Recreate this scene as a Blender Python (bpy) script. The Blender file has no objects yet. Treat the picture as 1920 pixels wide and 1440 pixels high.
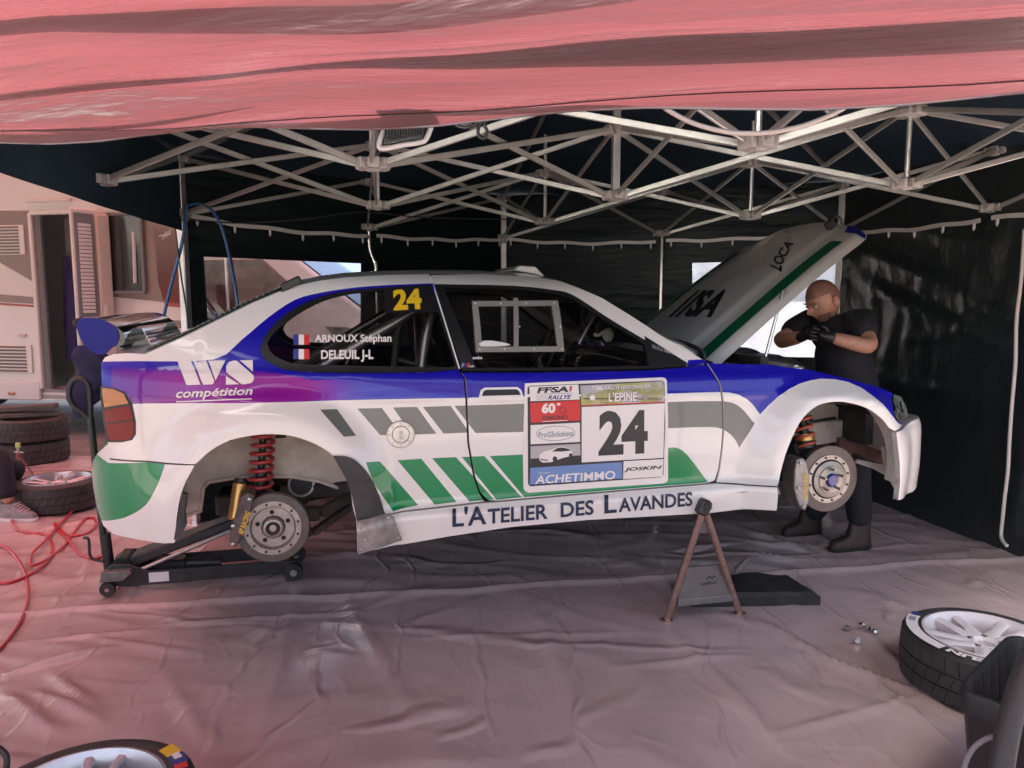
import bpy, bmesh, math, random
from mathutils import Vector, Matrix, Euler, noise
from mathutils.geometry import delaunay_2d_cdt
random.seed(7)
S = bpy.context.scene
COL = S.collection
R = math.radians
PI = math.pi

# ------------------------------------------------------------------ camera, sky, sun, exposure
FPX, HCAM, HOR = 1400.0, 1.58, 560.0            # focal length in photo pixels, eye height, horizon row
PIT = math.atan((720 - HOR) / FPX)
cam_d = bpy.data.cameras.new('camera')
cam_d.sensor_width = 36.0
cam_d.lens = 36.0 * FPX / 1920.0
cam_d.clip_start = 0.05
cam_d.clip_end = 2000
cam = bpy.data.objects.new('camera', cam_d)
COL.objects.link(cam)
cam.location = (0, 0, HCAM)
cam.rotation_euler = (PI / 2 - PIT, 0, 0)
S.camera = cam

SUN_DIR = Vector((0.08, 0.28, -0.955)).normalized()   # way the sunlight travels
W = bpy.data.worlds.new('World')
S.world = W
W.use_nodes = True
wn = W.node_tree.nodes
sky = wn.new('ShaderNodeTexSky')
sky.sky_type = 'NISHITA'
sky.sun_disc = False
sky.sun_elevation = math.asin(-SUN_DIR.z)
sky.sun_rotation = math.atan2(-SUN_DIR.x, -SUN_DIR.y)
sky.dust_density = 5.0
sky.air_density = 0.8
sky.ozone_density = 0.2
wn['Background'].inputs[1].default_value = 0.15
W.node_tree.links.new(sky.outputs[0], wn['Background'].inputs[0])
sun_d = bpy.data.lights.new('sun', 'SUN')
sun_d.energy = 5.0
sun_d.angle = R(0.53)
sun_d.color = (1.0, 0.95, 0.87)
sun = bpy.data.objects.new('sun', sun_d)
COL.objects.link(sun)
sun.rotation_euler = SUN_DIR.to_track_quat('-Z', 'Y').to_euler()
S.view_settings.view_transform = 'Standard'
S.view_settings.look = 'None'
S.view_settings.gamma = 1.0
S.view_settings.use_curve_mapping = False
S.view_settings.exposure = 1.8
S.render.engine = 'CYCLES'
S.cycles.max_bounces = 10
S.cycles.diffuse_bounces = 5
S.cycles.glossy_bounces = 4
S.cycles.transmission_bounces = 6
S.cycles.transparent_max_bounces = 16
S.cycles.caustics_reflective = False
S.cycles.caustics_refractive = False
S.cycles.sample_clamp_indirect = 8
S.cycles.use_denoising = True

# ------------------------------------------------------------------ where a photo point lies in the place
CO, SI = math.cos(PIT), math.sin(PIT)
def ray(x, y):
    b = (720 - y) / FPX
    return Vector(((x - 960) / FPX, CO + b * SI, -SI + b * CO))
def at(x, y, d):
    return Vector((0, 0, HCAM)) + ray(x, y) * d
def gp(x, y, z=0.0):
    r = ray(x, y)
    return Vector((0, 0, HCAM)) + r * ((z - HCAM) / r.z)
def onplane(x, y, p, n):
    o = Vector((0, 0, HCAM)); r = ray(x, y)
    return o + r * ((Vector(p) - o).dot(n) / r.dot(n))

# ------------------------------------------------------------------ materials
MATS = {}
def mat(name, col, rough=0.5, metal=0.0, coat=0.0, var=0.0, vs=6.0, bump=0.0, bs=60.0, spec=0.5,
        col2=None, c2s=5.0, c2lo=0.5, c2hi=0.65, emit=None, stretch=None, bd=0.01, rvar=0.0):
    if name in MATS: return MATS[name]
    m = bpy.data.materials.new(name); m.use_nodes = True
    nt = m.node_tree; n = nt.nodes; L = nt.links; b = n['Principled BSDF']
    b.inputs['Base Color'].default_value = (*col, 1)
    b.inputs['Roughness'].default_value = rough
    b.inputs['Metallic'].default_value = metal
    b.inputs['Specular IOR Level'].default_value = spec
    b.inputs['Coat Weight'].default_value = coat
    b.inputs['Coat Roughness'].default_value = 0.04
    tc = n.new('ShaderNodeTexCoord')
    src = tc.outputs['Object']
    if stretch:
        mp = n.new('ShaderNodeMapping'); mp.inputs['Scale'].default_value = stretch
        L.new(src, mp.inputs[0]); src = mp.outputs[0]
    colout = None
    if var > 0:
        nz = n.new('ShaderNodeTexNoise'); nz.inputs['Scale'].default_value = vs; nz.inputs['Detail'].default_value = 6
        L.new(src, nz.inputs['Vector'])
        rp = n.new('ShaderNodeMapRange'); rp.inputs[1].default_value = 0.3; rp.inputs[2].default_value = 0.7
        rp.inputs[3].default_value = 1 - var; rp.inputs[4].default_value = 1 + var
        L.new(nz.outputs[0], rp.inputs[0])
        mx = n.new('ShaderNodeMix'); mx.data_type = 'RGBA'; mx.blend_type = 'MULTIPLY'; mx.inputs[0].default_value = 1
        mx.inputs[6].default_value = (*col, 1)
        L.new(rp.outputs[0], mx.inputs[7]); colout = mx.outputs[2]
        if rvar > 0:
            rr = n.new('ShaderNodeMapRange'); rr.inputs[1].default_value = 0.3; rr.inputs[2].default_value = 0.7
            rr.inputs[3].default_value = rough - rvar; rr.inputs[4].default_value = rough + rvar
            L.new(nz.outputs[0], rr.inputs[0]); L.new(rr.outputs[0], b.inputs['Roughness'])
    if col2:
        nz = n.new('ShaderNodeTexNoise'); nz.inputs['Scale'].default_value = c2s; nz.inputs['Detail'].default_value = 8
        nz.inputs['Roughness'].default_value = 0.65
        L.new(src, nz.inputs['Vector'])
        rp = n.new('ShaderNodeMapRange'); rp.inputs[1].default_value = c2lo; rp.inputs[2].default_value = c2hi
        L.new(nz.outputs[0], rp.inputs[0])
        mx = n.new('ShaderNodeMix'); mx.data_type = 'RGBA'
        if colout: L.new(colout, mx.inputs[6])
        else: mx.inputs[6].default_value = (*col, 1)
        mx.inputs[7].default_value = (*col2, 1)
        L.new(rp.outputs[0], mx.inputs[0]); colout = mx.outputs[2]
    if colout: L.new(colout, b.inputs['Base Color'])
    if bump > 0:
        nz = n.new('ShaderNodeTexNoise'); nz.inputs['Scale'].default_value = bs; nz.inputs['Detail'].default_value = 5
        L.new(src, nz.inputs['Vector'])
        bp = n.new('ShaderNodeBump'); bp.inputs['Strength'].default_value = bump; bp.inputs['Distance'].default_value = bd
        L.new(nz.outputs[0], bp.inputs['Height']); L.new(bp.outputs[0], b.inputs['Normal'])
    if emit:
        b.inputs['Emission Color'].default_value = (*emit[:3], 1); b.inputs['Emission Strength'].default_value = emit[3]
    MATS[name] = m
    return m

def cloth(name, col, trans, tw=0.5, rough=0.35, bump=0.3, bs=5.0, stretch=(1, 1, 1), gl=0.12, bd=0.02, var=0.0, rz=0.0):
    """thin sheet: diffuse + translucent, with a glossy coating"""
    m = bpy.data.materials.new(name); m.use_nodes = True
    nt = m.node_tree; n = nt.nodes; L = nt.links
    n.remove(n['Principled BSDF']); out = n['Material Output']
    d = n.new('ShaderNodeBsdfDiffuse'); d.inputs[0].default_value = (*col, 1)
    t = n.new('ShaderNodeBsdfTranslucent'); t.inputs[0].default_value = (*trans, 1)
    g = n.new('ShaderNodeBsdfGlossy'); g.inputs['Roughness'].default_value = rough
    g.inputs[0].default_value = (1, 1, 1, 1)
    a = n.new('ShaderNodeMixShader'); a.inputs[0].default_value = tw
    L.new(d.outputs[0], a.inputs[1]); L.new(t.outputs[0], a.inputs[2])
    fr = n.new('ShaderNodeFresnel'); fr.inputs[0].default_value = 1.45
    mu = n.new('ShaderNodeMath'); mu.operation = 'MULTIPLY_ADD'; mu.inputs[1].default_value = 1.0 - gl; mu.inputs[2].default_value = gl
    L.new(fr.outputs[0], mu.inputs[0])
    c = n.new('ShaderNodeMixShader'); L.new(mu.outputs[0], c.inputs[0])
    L.new(a.outputs[0], c.inputs[1]); L.new(g.outputs[0], c.inputs[2]); L.new(c.outputs[0], out.inputs[0])
    tc = n.new('ShaderNodeTexCoord'); mp = n.new('ShaderNodeMapping'); mp.inputs['Scale'].default_value = stretch
    m0 = n.new('ShaderNodeMapping'); m0.inputs['Rotation'].default_value = (0, 0, rz)
    L.new(tc.outputs['Object'], m0.inputs[0]); L.new(m0.outputs[0], mp.inputs[0])
    nz = n.new('ShaderNodeTexNoise'); nz.inputs['Scale'].default_value = bs; nz.inputs['Detail'].default_value = 6
    nz.inputs['Distortion'].default_value = 0.6
    L.new(mp.outputs[0], nz.inputs['Vector'])
    bp = n.new('ShaderNodeBump'); bp.inputs['Strength'].default_value = bump; bp.inputs['Distance'].default_value = bd
    L.new(nz.outputs[0], bp.inputs['Height'])
    for s in (d, t, g, fr): L.new(bp.outputs[0], s.inputs['Normal'])
    return m

def pane_mat(name, tint=(0.9, 0.93, 0.95), rough=0.03, bump=0.0, bs=4.0, ior=1.5, milk=0.0, milkcol=(0.9, 0.9, 0.9)):
    """clear sheet: transparent + fresnel gloss, optional milky translucence"""
    m = bpy.data.materials.new(name); m.use_nodes = True
    nt = m.node_tree; n = nt.nodes; L = nt.links
    n.remove(n['Principled BSDF']); out = n['Material Output']
    t = n.new('ShaderNodeBsdfTransparent'); t.inputs[0].default_value = (*tint, 1)
    g = n.new('ShaderNodeBsdfGlossy'); g.inputs['Roughness'].default_value = rough; g.inputs[0].default_value = (1, 1, 1, 1)
    fr = n.new('ShaderNodeFresnel'); fr.inputs[0].default_value = ior
    base = t.outputs[0]
    if milk > 0:
        tl = n.new('ShaderNodeBsdfTranslucent'); tl.inputs[0].default_value = (*milkcol, 1)
        tc0 = n.new('ShaderNodeTexCoord'); nm = n.new('ShaderNodeTexNoise'); nm.inputs['Scale'].default_value = 3.5; nm.inputs['Detail'].default_value = 9
        nm.inputs['Roughness'].default_value = 0.7
        L.new(tc0.outputs['Object'], nm.inputs['Vector'])
        mr = n.new('ShaderNodeMapRange'); mr.inputs[1].default_value = 0.3; mr.inputs[2].default_value = 0.7
        mr.inputs[3].default_value = max(0, milk - 0.3); mr.inputs[4].default_value = min(1, milk + 0.15)
        L.new(nm.outputs[0], mr.inputs[0])
        k = n.new('ShaderNodeMixShader'); L.new(mr.outputs[0], k.inputs[0])
        L.new(t.outputs[0], k.inputs[1]); L.new(tl.outputs[0], k.inputs[2]); base = k.outputs[0]
    c = n.new('ShaderNodeMixShader'); L.new(fr.outputs[0], c.inputs[0])
    L.new(base, c.inputs[1]); L.new(g.outputs[0], c.inputs[2]); L.new(c.outputs[0], out.inputs[0])
    if bump > 0:
        tc = n.new('ShaderNodeTexCoord'); nz = n.new('ShaderNodeTexNoise'); nz.inputs['Scale'].default_value = bs
        nz.inputs['Detail'].default_value = 4; nz.inputs['Distortion'].default_value = 1.2
        L.new(tc.outputs['Object'], nz.inputs['Vector'])
        bp = n.new('ShaderNodeBump'); bp.inputs['Strength'].default_value = bump; bp.inputs['Distance'].default_value = 0.02
        L.new(nz.outputs[0], bp.inputs['Height']); L.new(bp.outputs[0], g.inputs['Normal']); L.new(bp.outputs[0], fr.inputs['Normal'])
    return m

# ------------------------------------------------------------------ mesh builder
def link(name, me, parent=None):
    o = bpy.data.objects.new(name, me); COL.objects.link(o)
    if parent is not None: o.parent = parent
    return o
def tag(o, label, cat, group=None):
    o['label'] = label; o['category'] = cat
    if group: o['group'] = group
    return o
def thing(name, label, cat, loc=(0, 0, 0), rz=0.0, group=None, matrix=None):
    o = link(name, None)
    o.empty_display_size = 0.1
    if matrix is not None: o.matrix_world = matrix
    else:
        o.location = loc; o.rotation_euler = (0, 0, rz)
    return tag(o, label, cat, group)
def struct(o):
    o['kind'] = 'structure'; return o

def catmull(pts, n=8, closed=False):
    pts = [Vector(p) for p in pts]
    if len(pts) < 3: return pts
    out = []
    N = len(pts)
    rng = range(N if closed else N - 1)
    for i in rng:
        p0 = pts[(i - 1) % N] if (closed or i > 0) else pts[0] * 2 - pts[1]
        p1 = pts[i]; p2 = pts[(i + 1) % N]
        p3 = pts[(i + 2) % N] if (closed or i + 2 < N) else pts[-1] * 2 - pts[-2]
        for k in range(n):
            t = k / n
            out.append(0.5 * ((2 * p1) + (p2 - p0) * t + (2 * p0 - 5 * p1 + 4 * p2 - p3) * t * t + (3 * p1 - p0 - 3 * p2 + p3) * t ** 3))
    if not closed: out.append(pts[-1])
    return out

class MB:
    def __init__(s): s.v = []; s.f = []; s.m = []; s.mi = 0
    def add(s, vs, fs):
        b = len(s.v); s.v += [tuple(v) for v in vs]
        for f in fs: s.f.append([b + i for i in f]); s.m.append(s.mi)
        return s
    def mat(s, i): s.mi = i; return s
    def box(s, c, d, rot=None, taper=1.0, ch=0.0):
        """box of size d at c; rot Matrix/Euler; taper scales the top; ch = chamfer"""
        x, y, z = d[0] / 2, d[1] / 2, d[2] / 2
        if ch > 0:
            q = []
            for zz, k in ((-z, -1), (-z + ch, 0), (z - ch, 0), (z, -1)):
                sx = x - (ch if k else 0); sy = y - (ch if k else 0)
                if not k: sx, sy = x, y
                t = taper if zz > 0 else 1.0
                c2 = min(ch, sx * 0.5, sy * 0.5)
                for a, b in ((sx, sy - c2), (sx - c2, sy), (-sx + c2, sy), (-sx, sy - c2), (-sx, -sy + c2), (-sx + c2, -sy), (sx - c2, -sy), (sx, -sy + c2)):
                    q.append(Vector((a * t, b * t, zz)))
            fs = [list(range(8))[::-1], [24 + i for i in range(8)]]
            for r in range(3):
                for i in range(8):
                    j = (i + 1) % 8
                    fs.append([r * 8 + i, r * 8 + j, r * 8 + 8 + j, r * 8 + 8 + i])
        else:
            q = [Vector((sx * x * (taper if sz > 0 else 1), sy * y * (taper if sz > 0 else 1), sz * z)) for sz in (-1, 1) for sx, sy in ((-1, -1), (1, -1), (1, 1), (-1, 1))]
            fs = [[3, 2, 1, 0], [4, 5, 6, 7], [0, 1, 5, 4], [1, 2, 6, 5], [2, 3, 7, 6], [3, 0, 4, 7]]
        M = (rot.to_matrix() if isinstance(rot, Euler) else rot) if rot is not None else Matrix.Identity(3)
        c = Vector(c)
        return s.add([M @ p + c for p in q], fs)
    def bar(s, a, b, w, h, up=(0, 0, 1), ch=0.0):
        a = Vector(a); b = Vector(b); d = b - a; L = d.length; d.normalize()
        u = Vector(up)
        if abs(u.dot(d)) > 0.98: u = Vector((0, 1, 0))
        sd = d.cross(u).normalized(); u = sd.cross(d)
        M = Matrix((d, sd, u)).transposed()
        return s.box((a + b) / 2, (L, w, h), M, ch=ch)
    def tube(s, pts, r, n=8, cap=True, closed=False):
        pts = [Vector(p) for p in pts]; N = len(pts)
        rs = r if isinstance(r, (list, tuple)) else [r] * N
        T = []
        for i in range(N):
            if closed: t = pts[(i + 1) % N] - pts[i - 1]
            else: t = pts[min(i + 1, N - 1)] - pts[max(i - 1, 0)]
            T.append(t.normalized() if t.length > 1e-9 else Vector((0, 0, 1)))
        a = Vector((0, 0, 1)) if abs(T[0].z) < 0.9 else Vector((1, 0, 0))
        nrm = (a - T[0] * a.dot(T[0])).normalized()
        vs = []
        for i in range(N):
            nrm = (nrm - T[i] * nrm.dot(T[i])).normalized(); bn = T[i].cross(nrm)
            for k in range(n):
                an = 2 * PI * k / n
                vs.append(pts[i] + (nrm * math.cos(an) + bn * math.sin(an)) * rs[i])
        fs = []
        for i in range(N if closed else N - 1):
            i2 = (i + 1) % N
            for k in range(n):
                k2 = (k + 1) % n
                fs.append([i * n + k, i * n + k2, i2 * n + k2, i2 * n + k])
        if cap and not closed:
            fs.append(list(range(n))[::-1]); fs.append([(N - 1) * n + k for k in range(n)])
        return s.add(vs, fs)
    def lathe(s, prof, c=(0, 0, 0), axis='Z', n=32, M=None, closed=False, cap=True):
        """prof: (radius, height) list turned about an axis"""
        c = Vector(c); N = len(prof); vs = []
        for (r, h) in prof:
            for k in range(n):
                a = 2 * PI * k / n; x, y = r * math.cos(a), r * math.sin(a)
                p = Vector((x, y, h)) if axis == 'Z' else (Vector((x, h, y)) if axis == 'Y' else Vector((h, x, y)))
                vs.append((M @ p if M is not None else p) + c)
        fs = []
        for i in range(N if closed else N - 1):
            i2 = (i + 1) % N
            for k in range(n):
                k2 = (k + 1) % n
                fs.append([i * n + k, i * n + k2, i2 * n + k2, i2 * n + k])
        if not closed and cap:
            if prof[0][0] > 1e-6: fs.append(list(range(n))[::-1])
            if prof[-1][0] > 1e-6: fs.append([(N - 1) * n + k for k in range(n)])
        return s.add(vs, fs)
    def prism(s, poly, ext):
        """poly: 3D loop, ext: offset vector"""
        p = [Vector(q) for q in poly]; e = Vector(ext); n = len(p)
        fs = [list(range(n)), [n + i for i in range(n)][::-1]]
        for i in range(n):
            j = (i + 1) % n; fs.append([i, n + i, n + j, j])
        return s.add(p + [q + e for q in p], fs)
    def ball(s, c, r, n=12, sc=(1, 1, 1), M=None):
        c = Vector(c); rows = n // 2 + 1; vs = []; fs = []
        for i in range(rows + 1):
            ph = PI * i / rows
            for k in range(n):
                a = 2 * PI * k / n
                p = Vector((r * math.sin(ph) * math.cos(a) * sc[0], r * math.sin(ph) * math.sin(a) * sc[1], r * math.cos(ph) * sc[2]))
                vs.append((M @ p if M is not None else p) + c)
        for i in range(rows):
            for k in range(n):
                k2 = (k + 1) % n
                fs.append([i * n + k, (i + 1) * n + k, (i + 1) * n + k2, i * n + k2])
        return s.add(vs, fs)
    def grid(s, fn, nu, nv):
        vs = [fn(i / nu, j / nv) for j in range(nv + 1) for i in range(nu + 1)]
        fs = [[j * (nu + 1) + i, j * (nu + 1) + i + 1, (j + 1) * (nu + 1) + i + 1, (j + 1) * (nu + 1) + i] for j in range(nv) for i in range(nu)]
        return s.add(vs, fs)
    def build(s, name, mats, parent=None, smooth=35, bevel=0.0, fix=True, merge=True):
        me = bpy.data.meshes.new(name)
        me.from_pydata(s.v, [], s.f)
        if not isinstance(mats, (list, tuple)): mats = [mats]
        for m in mats: me.materials.append(m)
        if len(mats) > 1: me.polygons.foreach_set('material_index', s.m)
        if fix:
            bm = bmesh.new(); bm.from_mesh(me)
            if merge: bmesh.ops.remove_doubles(bm, verts=bm.verts, dist=1e-5)
            bmesh.ops.recalc_face_normals(bm, faces=bm.faces)
            bm.to_mesh(me); bm.free()
        if smooth:
            me.polygons.foreach_set('use_smooth', [True] * len(me.polygons))
            me.set_sharp_from_angle(angle=R(smooth))
        o = link(name, me, parent)
        if bevel > 0:
            bv = o.modifiers.new('bevel', 'BEVEL'); bv.width = bevel; bv.segments = 2; bv.limit_method = 'ANGLE'; bv.angle_limit = R(40)
        return o

def text_mesh(txt, bold=0.0, shear=0.0, space=1.0):
    """outline of a word as flat triangles, normalised to a unit box"""
    c = bpy.data.curves.new('t', 'FONT'); c.body = txt; c.size = 1.0; c.offset = bold; c.shear = shear
    c.space_character = space; c.resolution_u = 3
    o = bpy.data.objects.new('t', c); COL.objects.link(o)
    dg = bpy.context.evaluated_depsgraph_get()
    me = bpy.data.meshes.new_from_object(o.evaluated_get(dg))
    vs = [(v.co.x, v.co.y) for v in me.vertices]; fs = [list(p.vertices) for p in me.polygons]
    bpy.data.objects.remove(o); bpy.data.curves.remove(c); bpy.data.meshes.remove(me)
    xs = [v[0] for v in vs]; ys = [v[1] for v in vs]
    x0, x1, y0, y1 = min(xs), max(xs), min(ys), max(ys)
    return [((x - x0) / (x1 - x0), (y - y0) / (y1 - y0)) for x, y in vs], fs

def split_tris(V, F, lim):
    V = [Vector(v) for v in V]; out = []; st = [list(f) for f in F]; mid_ = {}
    while st:
        f = st.pop()
        if len(f) > 3:
            for i in range(1, len(f) - 1): st.append([f[0], f[i], f[i + 1]])
            continue
        L_ = [((V[f[i]] - V[f[(i + 1) % 3]]).length, i) for i in range(3)]; d, i = max(L_)
        if d <= lim: out.append(f); continue
        a, b, c = f[i], f[(i + 1) % 3], f[(i + 2) % 3]; k = (min(a, b), max(a, b))
        if k not in mid_: V.append((V[a] + V[b]) / 2); mid_[k] = len(V) - 1
        q = mid_[k]; st.append([a, q, c]); st.append([q, b, c])
    return V, out

def fold(x, y, a, b, w, h, taper=True):
    """height of a soft ridge running from a to b"""
    ax, ay = a; bx, by = b
    dx, dy = bx - ax, by - ay; L2 = dx * dx + dy * dy
    t = ((x - ax) * dx + (y - ay) * dy) / L2
    if t < 0 or t > 1: return 0.0
    d = abs((x - ax) * dy - (y - ay) * dx) / math.sqrt(L2)
    if d > w * 2.5: return 0.0
    e = math.sin(PI * t) if taper else 1.0
    return h * math.exp(-(d / w) ** 2) * e
def ridged(x, y, z=0.0):
    return 1 - abs(noise.noise((x, y, z))) * 2
# ------------------------------------------------------------------ the materials of the place
def asphalt():
    return mat('pale_gravelled_concrete', (0.25, 0.225, 0.20), 0.9, var=0.25, vs=3, bump=0.6, bs=220, col2=(0.18, 0.165, 0.15), c2s=1.2)
m_alu = mat('aluminium', (0.60, 0.60, 0.58), 0.38, 0.75, var=0.12, vs=9)
m_aluw = mat('lacquered_aluminium', (0.48, 0.485, 0.45), 0.36, 0.45, var=0.10, vs=14)
m_chrome = mat('polished_steel', (0.72, 0.70, 0.66), 0.18, 1.0, var=0.1, vs=20)
m_steel = mat('bare_steel', (0.42, 0.41, 0.40), 0.38, 1.0, var=0.2, vs=25, bump=0.1, bs=120)
m_rubber = mat('rubber', (0.028, 0.027, 0.027), 0.62, var=0.3, vs=18, bump=0.25, bs=160)
m_black = mat('black_plastic', (0.018, 0.018, 0.019), 0.45, var=0.25, vs=12, bump=0.12, bs=200)
m_blackm = mat('black_painted_metal', (0.022, 0.021, 0.022), 0.38, 0.0, var=0.35, vs=14, col2=(0.07, 0.055, 0.05), c2s=9, c2lo=0.58, c2hi=0.75)
m_white = mat('white_plastic', (0.74, 0.73, 0.70), 0.45, var=0.06, vs=8)
m_bracket = mat('grey_nylon', (0.50, 0.49, 0.46), 0.55, var=0.12, vs=22)

m_navy = mat('navy_blackout_cloth', (0.026, 0.046, 0.066), 0.75, var=0.15, vs=3, bump=0.3, bs=5, bd=0.03, spec=0.15)
m_wall = mat('black_pvc', (0.010, 0.016, 0.018), 0.42, var=0.2, vs=4, bump=0.7, bs=4.0, bd=0.03, spec=0.14, stretch=(0.45, 0.45, 3.2))
m_wallr = mat('glossy_black_pvc', (0.018, 0.026, 0.028), 0.31, var=0.2, vs=4, bump=0.8, bs=4.5, bd=0.02, spec=1.0, stretch=(1.4, 1.4, 0.7))
m_red = cloth('red_coated_canvas', (0.24, 0.12, 0.117), (0.205, 0.055, 0.063), 0.5, 0.26, 0.8, 2.2, stretch=(0.25, 2.6, 1.2), gl=0.15, bd=0.07, rz=R(17))
m_red2 = cloth('unseen_awning_canvas', (0.36, 0.06, 0.065), (0.50, 0.195, 0.19), 0.6, 0.35, 0.3, 4.0, gl=0.02)
def tarp_mat():
    m = mat('grey_groundsheet_pvc', (0.52, 0.40, 0.38), 0.21, var=0.12, vs=1.3, rvar=0.09, spec=0.5, col2=(0.38, 0.305, 0.29), c2s=1.7, c2lo=0.55, c2hi=0.72)
    n = m.node_tree.nodes; L = m.node_tree.links; b = n['Principled BSDF']
    tc = n.new('ShaderNodeTexCoord'); prev = None
    dn_ = n.new('ShaderNodeTexNoise'); dn_.inputs['Scale'].default_value = 1.1; dn_.inputs['Detail'].default_value = 3; L.new(tc.outputs['Object'], dn_.inputs['Vector'])
    dv = n.new('ShaderNodeVectorMath'); dv.operation = 'MULTIPLY_ADD'; dv.inputs[1].default_value = (0.5, 0.5, 0); L.new(dn_.outputs[1], dv.inputs[0]); L.new(tc.outputs['Object'], dv.inputs[2])
    for sc, st, sh, rot, stg, cw_ in ((0.8, (0.6, 1.5, 1), 0.026, 0.25, 0.6, 0.06), (1.7, (1.9, 0.5, 1), 0.015, 1.0, 0.55, 0.07), (5.0, (1.5, 0.7, 1), 0.0035, 0.4, 0.4, 0.14)):
        mp = n.new('ShaderNodeMapping'); mp.inputs['Scale'].default_value = st; mp.inputs['Rotation'].default_value = (0, 0, rot); L.new(dv.outputs[0], mp.inputs[0])
        vo = n.new('ShaderNodeTexVoronoi'); vo.feature = 'DISTANCE_TO_EDGE'; vo.voronoi_dimensions = '2D'; vo.inputs['Scale'].default_value = sc; L.new(mp.outputs[0], vo.inputs['Vector'])
        mr_ = n.new('ShaderNodeMapRange'); mr_.interpolation_type = 'SMOOTHSTEP'; mr_.inputs[1].default_value = 0.0; mr_.inputs[2].default_value = cw_; L.new(vo.outputs['Distance'], mr_.inputs[0])
        mk = n.new('ShaderNodeTexNoise'); mk.inputs['Scale'].default_value = 1.1 + sc * 0.5; mk.inputs['Detail'].default_value = 2; L.new(mp.outputs[0], mk.inputs['Vector'])
        mk2 = n.new('ShaderNodeMapRange'); mk2.inputs[1].default_value = 0.44; mk2.inputs[2].default_value = 0.62; mk2.inputs[3].default_value = 0.06; L.new(mk.outputs[0], mk2.inputs[0])
        iv = n.new('ShaderNodeMath'); iv.operation = 'SUBTRACT'; iv.inputs[0].default_value = 1.0; L.new(mr_.outputs[0], iv.inputs[1])
        ml = n.new('ShaderNodeMath'); ml.operation = 'MULTIPLY'; L.new(iv.outputs[0], ml.inputs[0]); L.new(mk2.outputs[0], ml.inputs[1])
        mm_ = n.new('ShaderNodeMath'); mm_.operation = 'MULTIPLY_ADD'; mm_.inputs[1].default_value = 0.35; L.new(vo.outputs['Distance'], mm_.inputs[0]); L.new(ml.outputs[0], mm_.inputs[2])
        bp = n.new('ShaderNodeBump'); bp.inputs['Strength'].default_value = stg; bp.inputs['Distance'].default_value = sh; L.new(mm_.outputs[0], bp.inputs['Height'])
        if prev: L.new(prev.outputs[0], bp.inputs['Normal'])
        prev = bp
    nz = n.new('ShaderNodeTexNoise'); nz.inputs['Scale'].default_value = 30; L.new(tc.outputs['Object'], nz.inputs['Vector'])
    bp = n.new('ShaderNodeBump'); bp.inputs['Strength'].default_value = 0.4; bp.inputs['Distance'].default_value = 0.002; L.new(nz.outputs[0], bp.inputs['Height']); L.new(prev.outputs[0], bp.inputs['Normal']); prev = bp
    L.new(prev.outputs[0], b.inputs['Normal'])
    return m
m_tarp = tarp_mat()

# ------------------------------------------------------------------ ground and groundsheets
g = MB(); g.grid(lambda a, b: ((a - 0.5) * 600, -200 + b * 600, -0.012), 8, 8)
struct(g.build('ground', asphalt(), smooth=0))

def near_folds():
    F = []
    def px(a, b, w, h): 
        A = gp(*a); B = gp(*b); F.append(((A.x, A.y), (B.x, B.y), w * 0.6, h * 0.9))
    for a, b, w, h in [((0, 1275), (230, 1215), 0.035, 0.03), ((60, 1300), (210, 1370), 0.04, 0.03), ((90, 1265), (200, 1350), 0.03, 0.028), ((0, 1300), (120, 1395), .04, .028),
                       ((1390, 1150), (1640, 1290), 0.03, 0.022), ((1560, 1130), (1790, 1360), 0.035, 0.03), ((1600, 1250), (1800, 1420), 0.03, 0.026),
                       ((1250, 1180), (1500, 1440), 0.05, 0.020), ((1000, 1130), (1120, 1440), 0.06, 0.014), ((560, 1110), (470, 1440), 0.05, 0.016),
                       ((640, 1110), (830, 1440), 0.06, 0.012), ((1480, 1220), (1800, 1330), 0.03, 0.02), ((1130, 1260), (1420, 1230), .04, .012),
                       ((250, 1180), (700, 1150), .03, .012), ((300, 1260), (420, 1440), .05, .014), ((1420, 1390), (1780, 1300), .03, .014),
                       ((720, 1200), (1240, 1190), .03, .009), ((100, 1190), (420, 1240), .03, .012), ((0, 1215), (300, 1185), .03, .016)]:
        px(a, b, w, h)
    return F
NF = near_folds()
SA, SB = gp(0, 1152), gp(1920, 1048)       # where the front sheet's far hem lies
def seam_y(x):
    t = (x - SA.x) / (SB.x - SA.x); return SA.y + (SB.y - SA.y) * t + 0.02 * math.sin(x * 3.1) + 0.012 * math.sin(x * 8.3)
def tarp_near(x, y):
    z = 0.010
    for f in NF: z += fold(x, y, *f)
    z += 0.002 * max(0, ridged(x * 1.7 + 0.4 * noise.noise((x, y, 5)), y * 2.9, 1.0) - 0.55) / 0.45
    z += 0.005 * max(0, ridged(x * 1.1 + y * 1.3, y * 0.9 - x * 0.8, 4.0) - 0.62) / 0.38
    lf = max(0.0, min(1.0, (-0.6 - x) / 1.2))
    z += lf * 0.009 * max(0, ridged(x * 2.1, y * 6.0 + x, 7.0) - 0.4)
    z += 0.0015 * noise.noise((x * 4, y * 5, 2)) + 0.002 * max(0, ridged(x * 3.3 - y * 1.9, y * 3.7 + x, 15) - 0.6)
    return z
X0, X1, Y0 = -6.0, 4.6, -2.2
def fnear(a, b):
    x = X0 + (X1 - X0) * a; ys = seam_y(x); bb = b ** 0.8
    y = Y0 + (ys - Y0) * bb
    z = tarp_near(x, y)
    e = (ys - y)
    z += 0.018 * math.exp(-((e - 0.03) / 0.03) ** 2)
    if e < 0.01: z = 0.006
    return (x, y, z)
t = MB(); t.grid(fnear, 420, 300)
o = t.build('groundsheet', m_tarp, smooth=80, fix=False)
tag(o, 'creased grey plastic groundsheet in the foreground, its far hem a straight fold', 'groundsheet')
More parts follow.
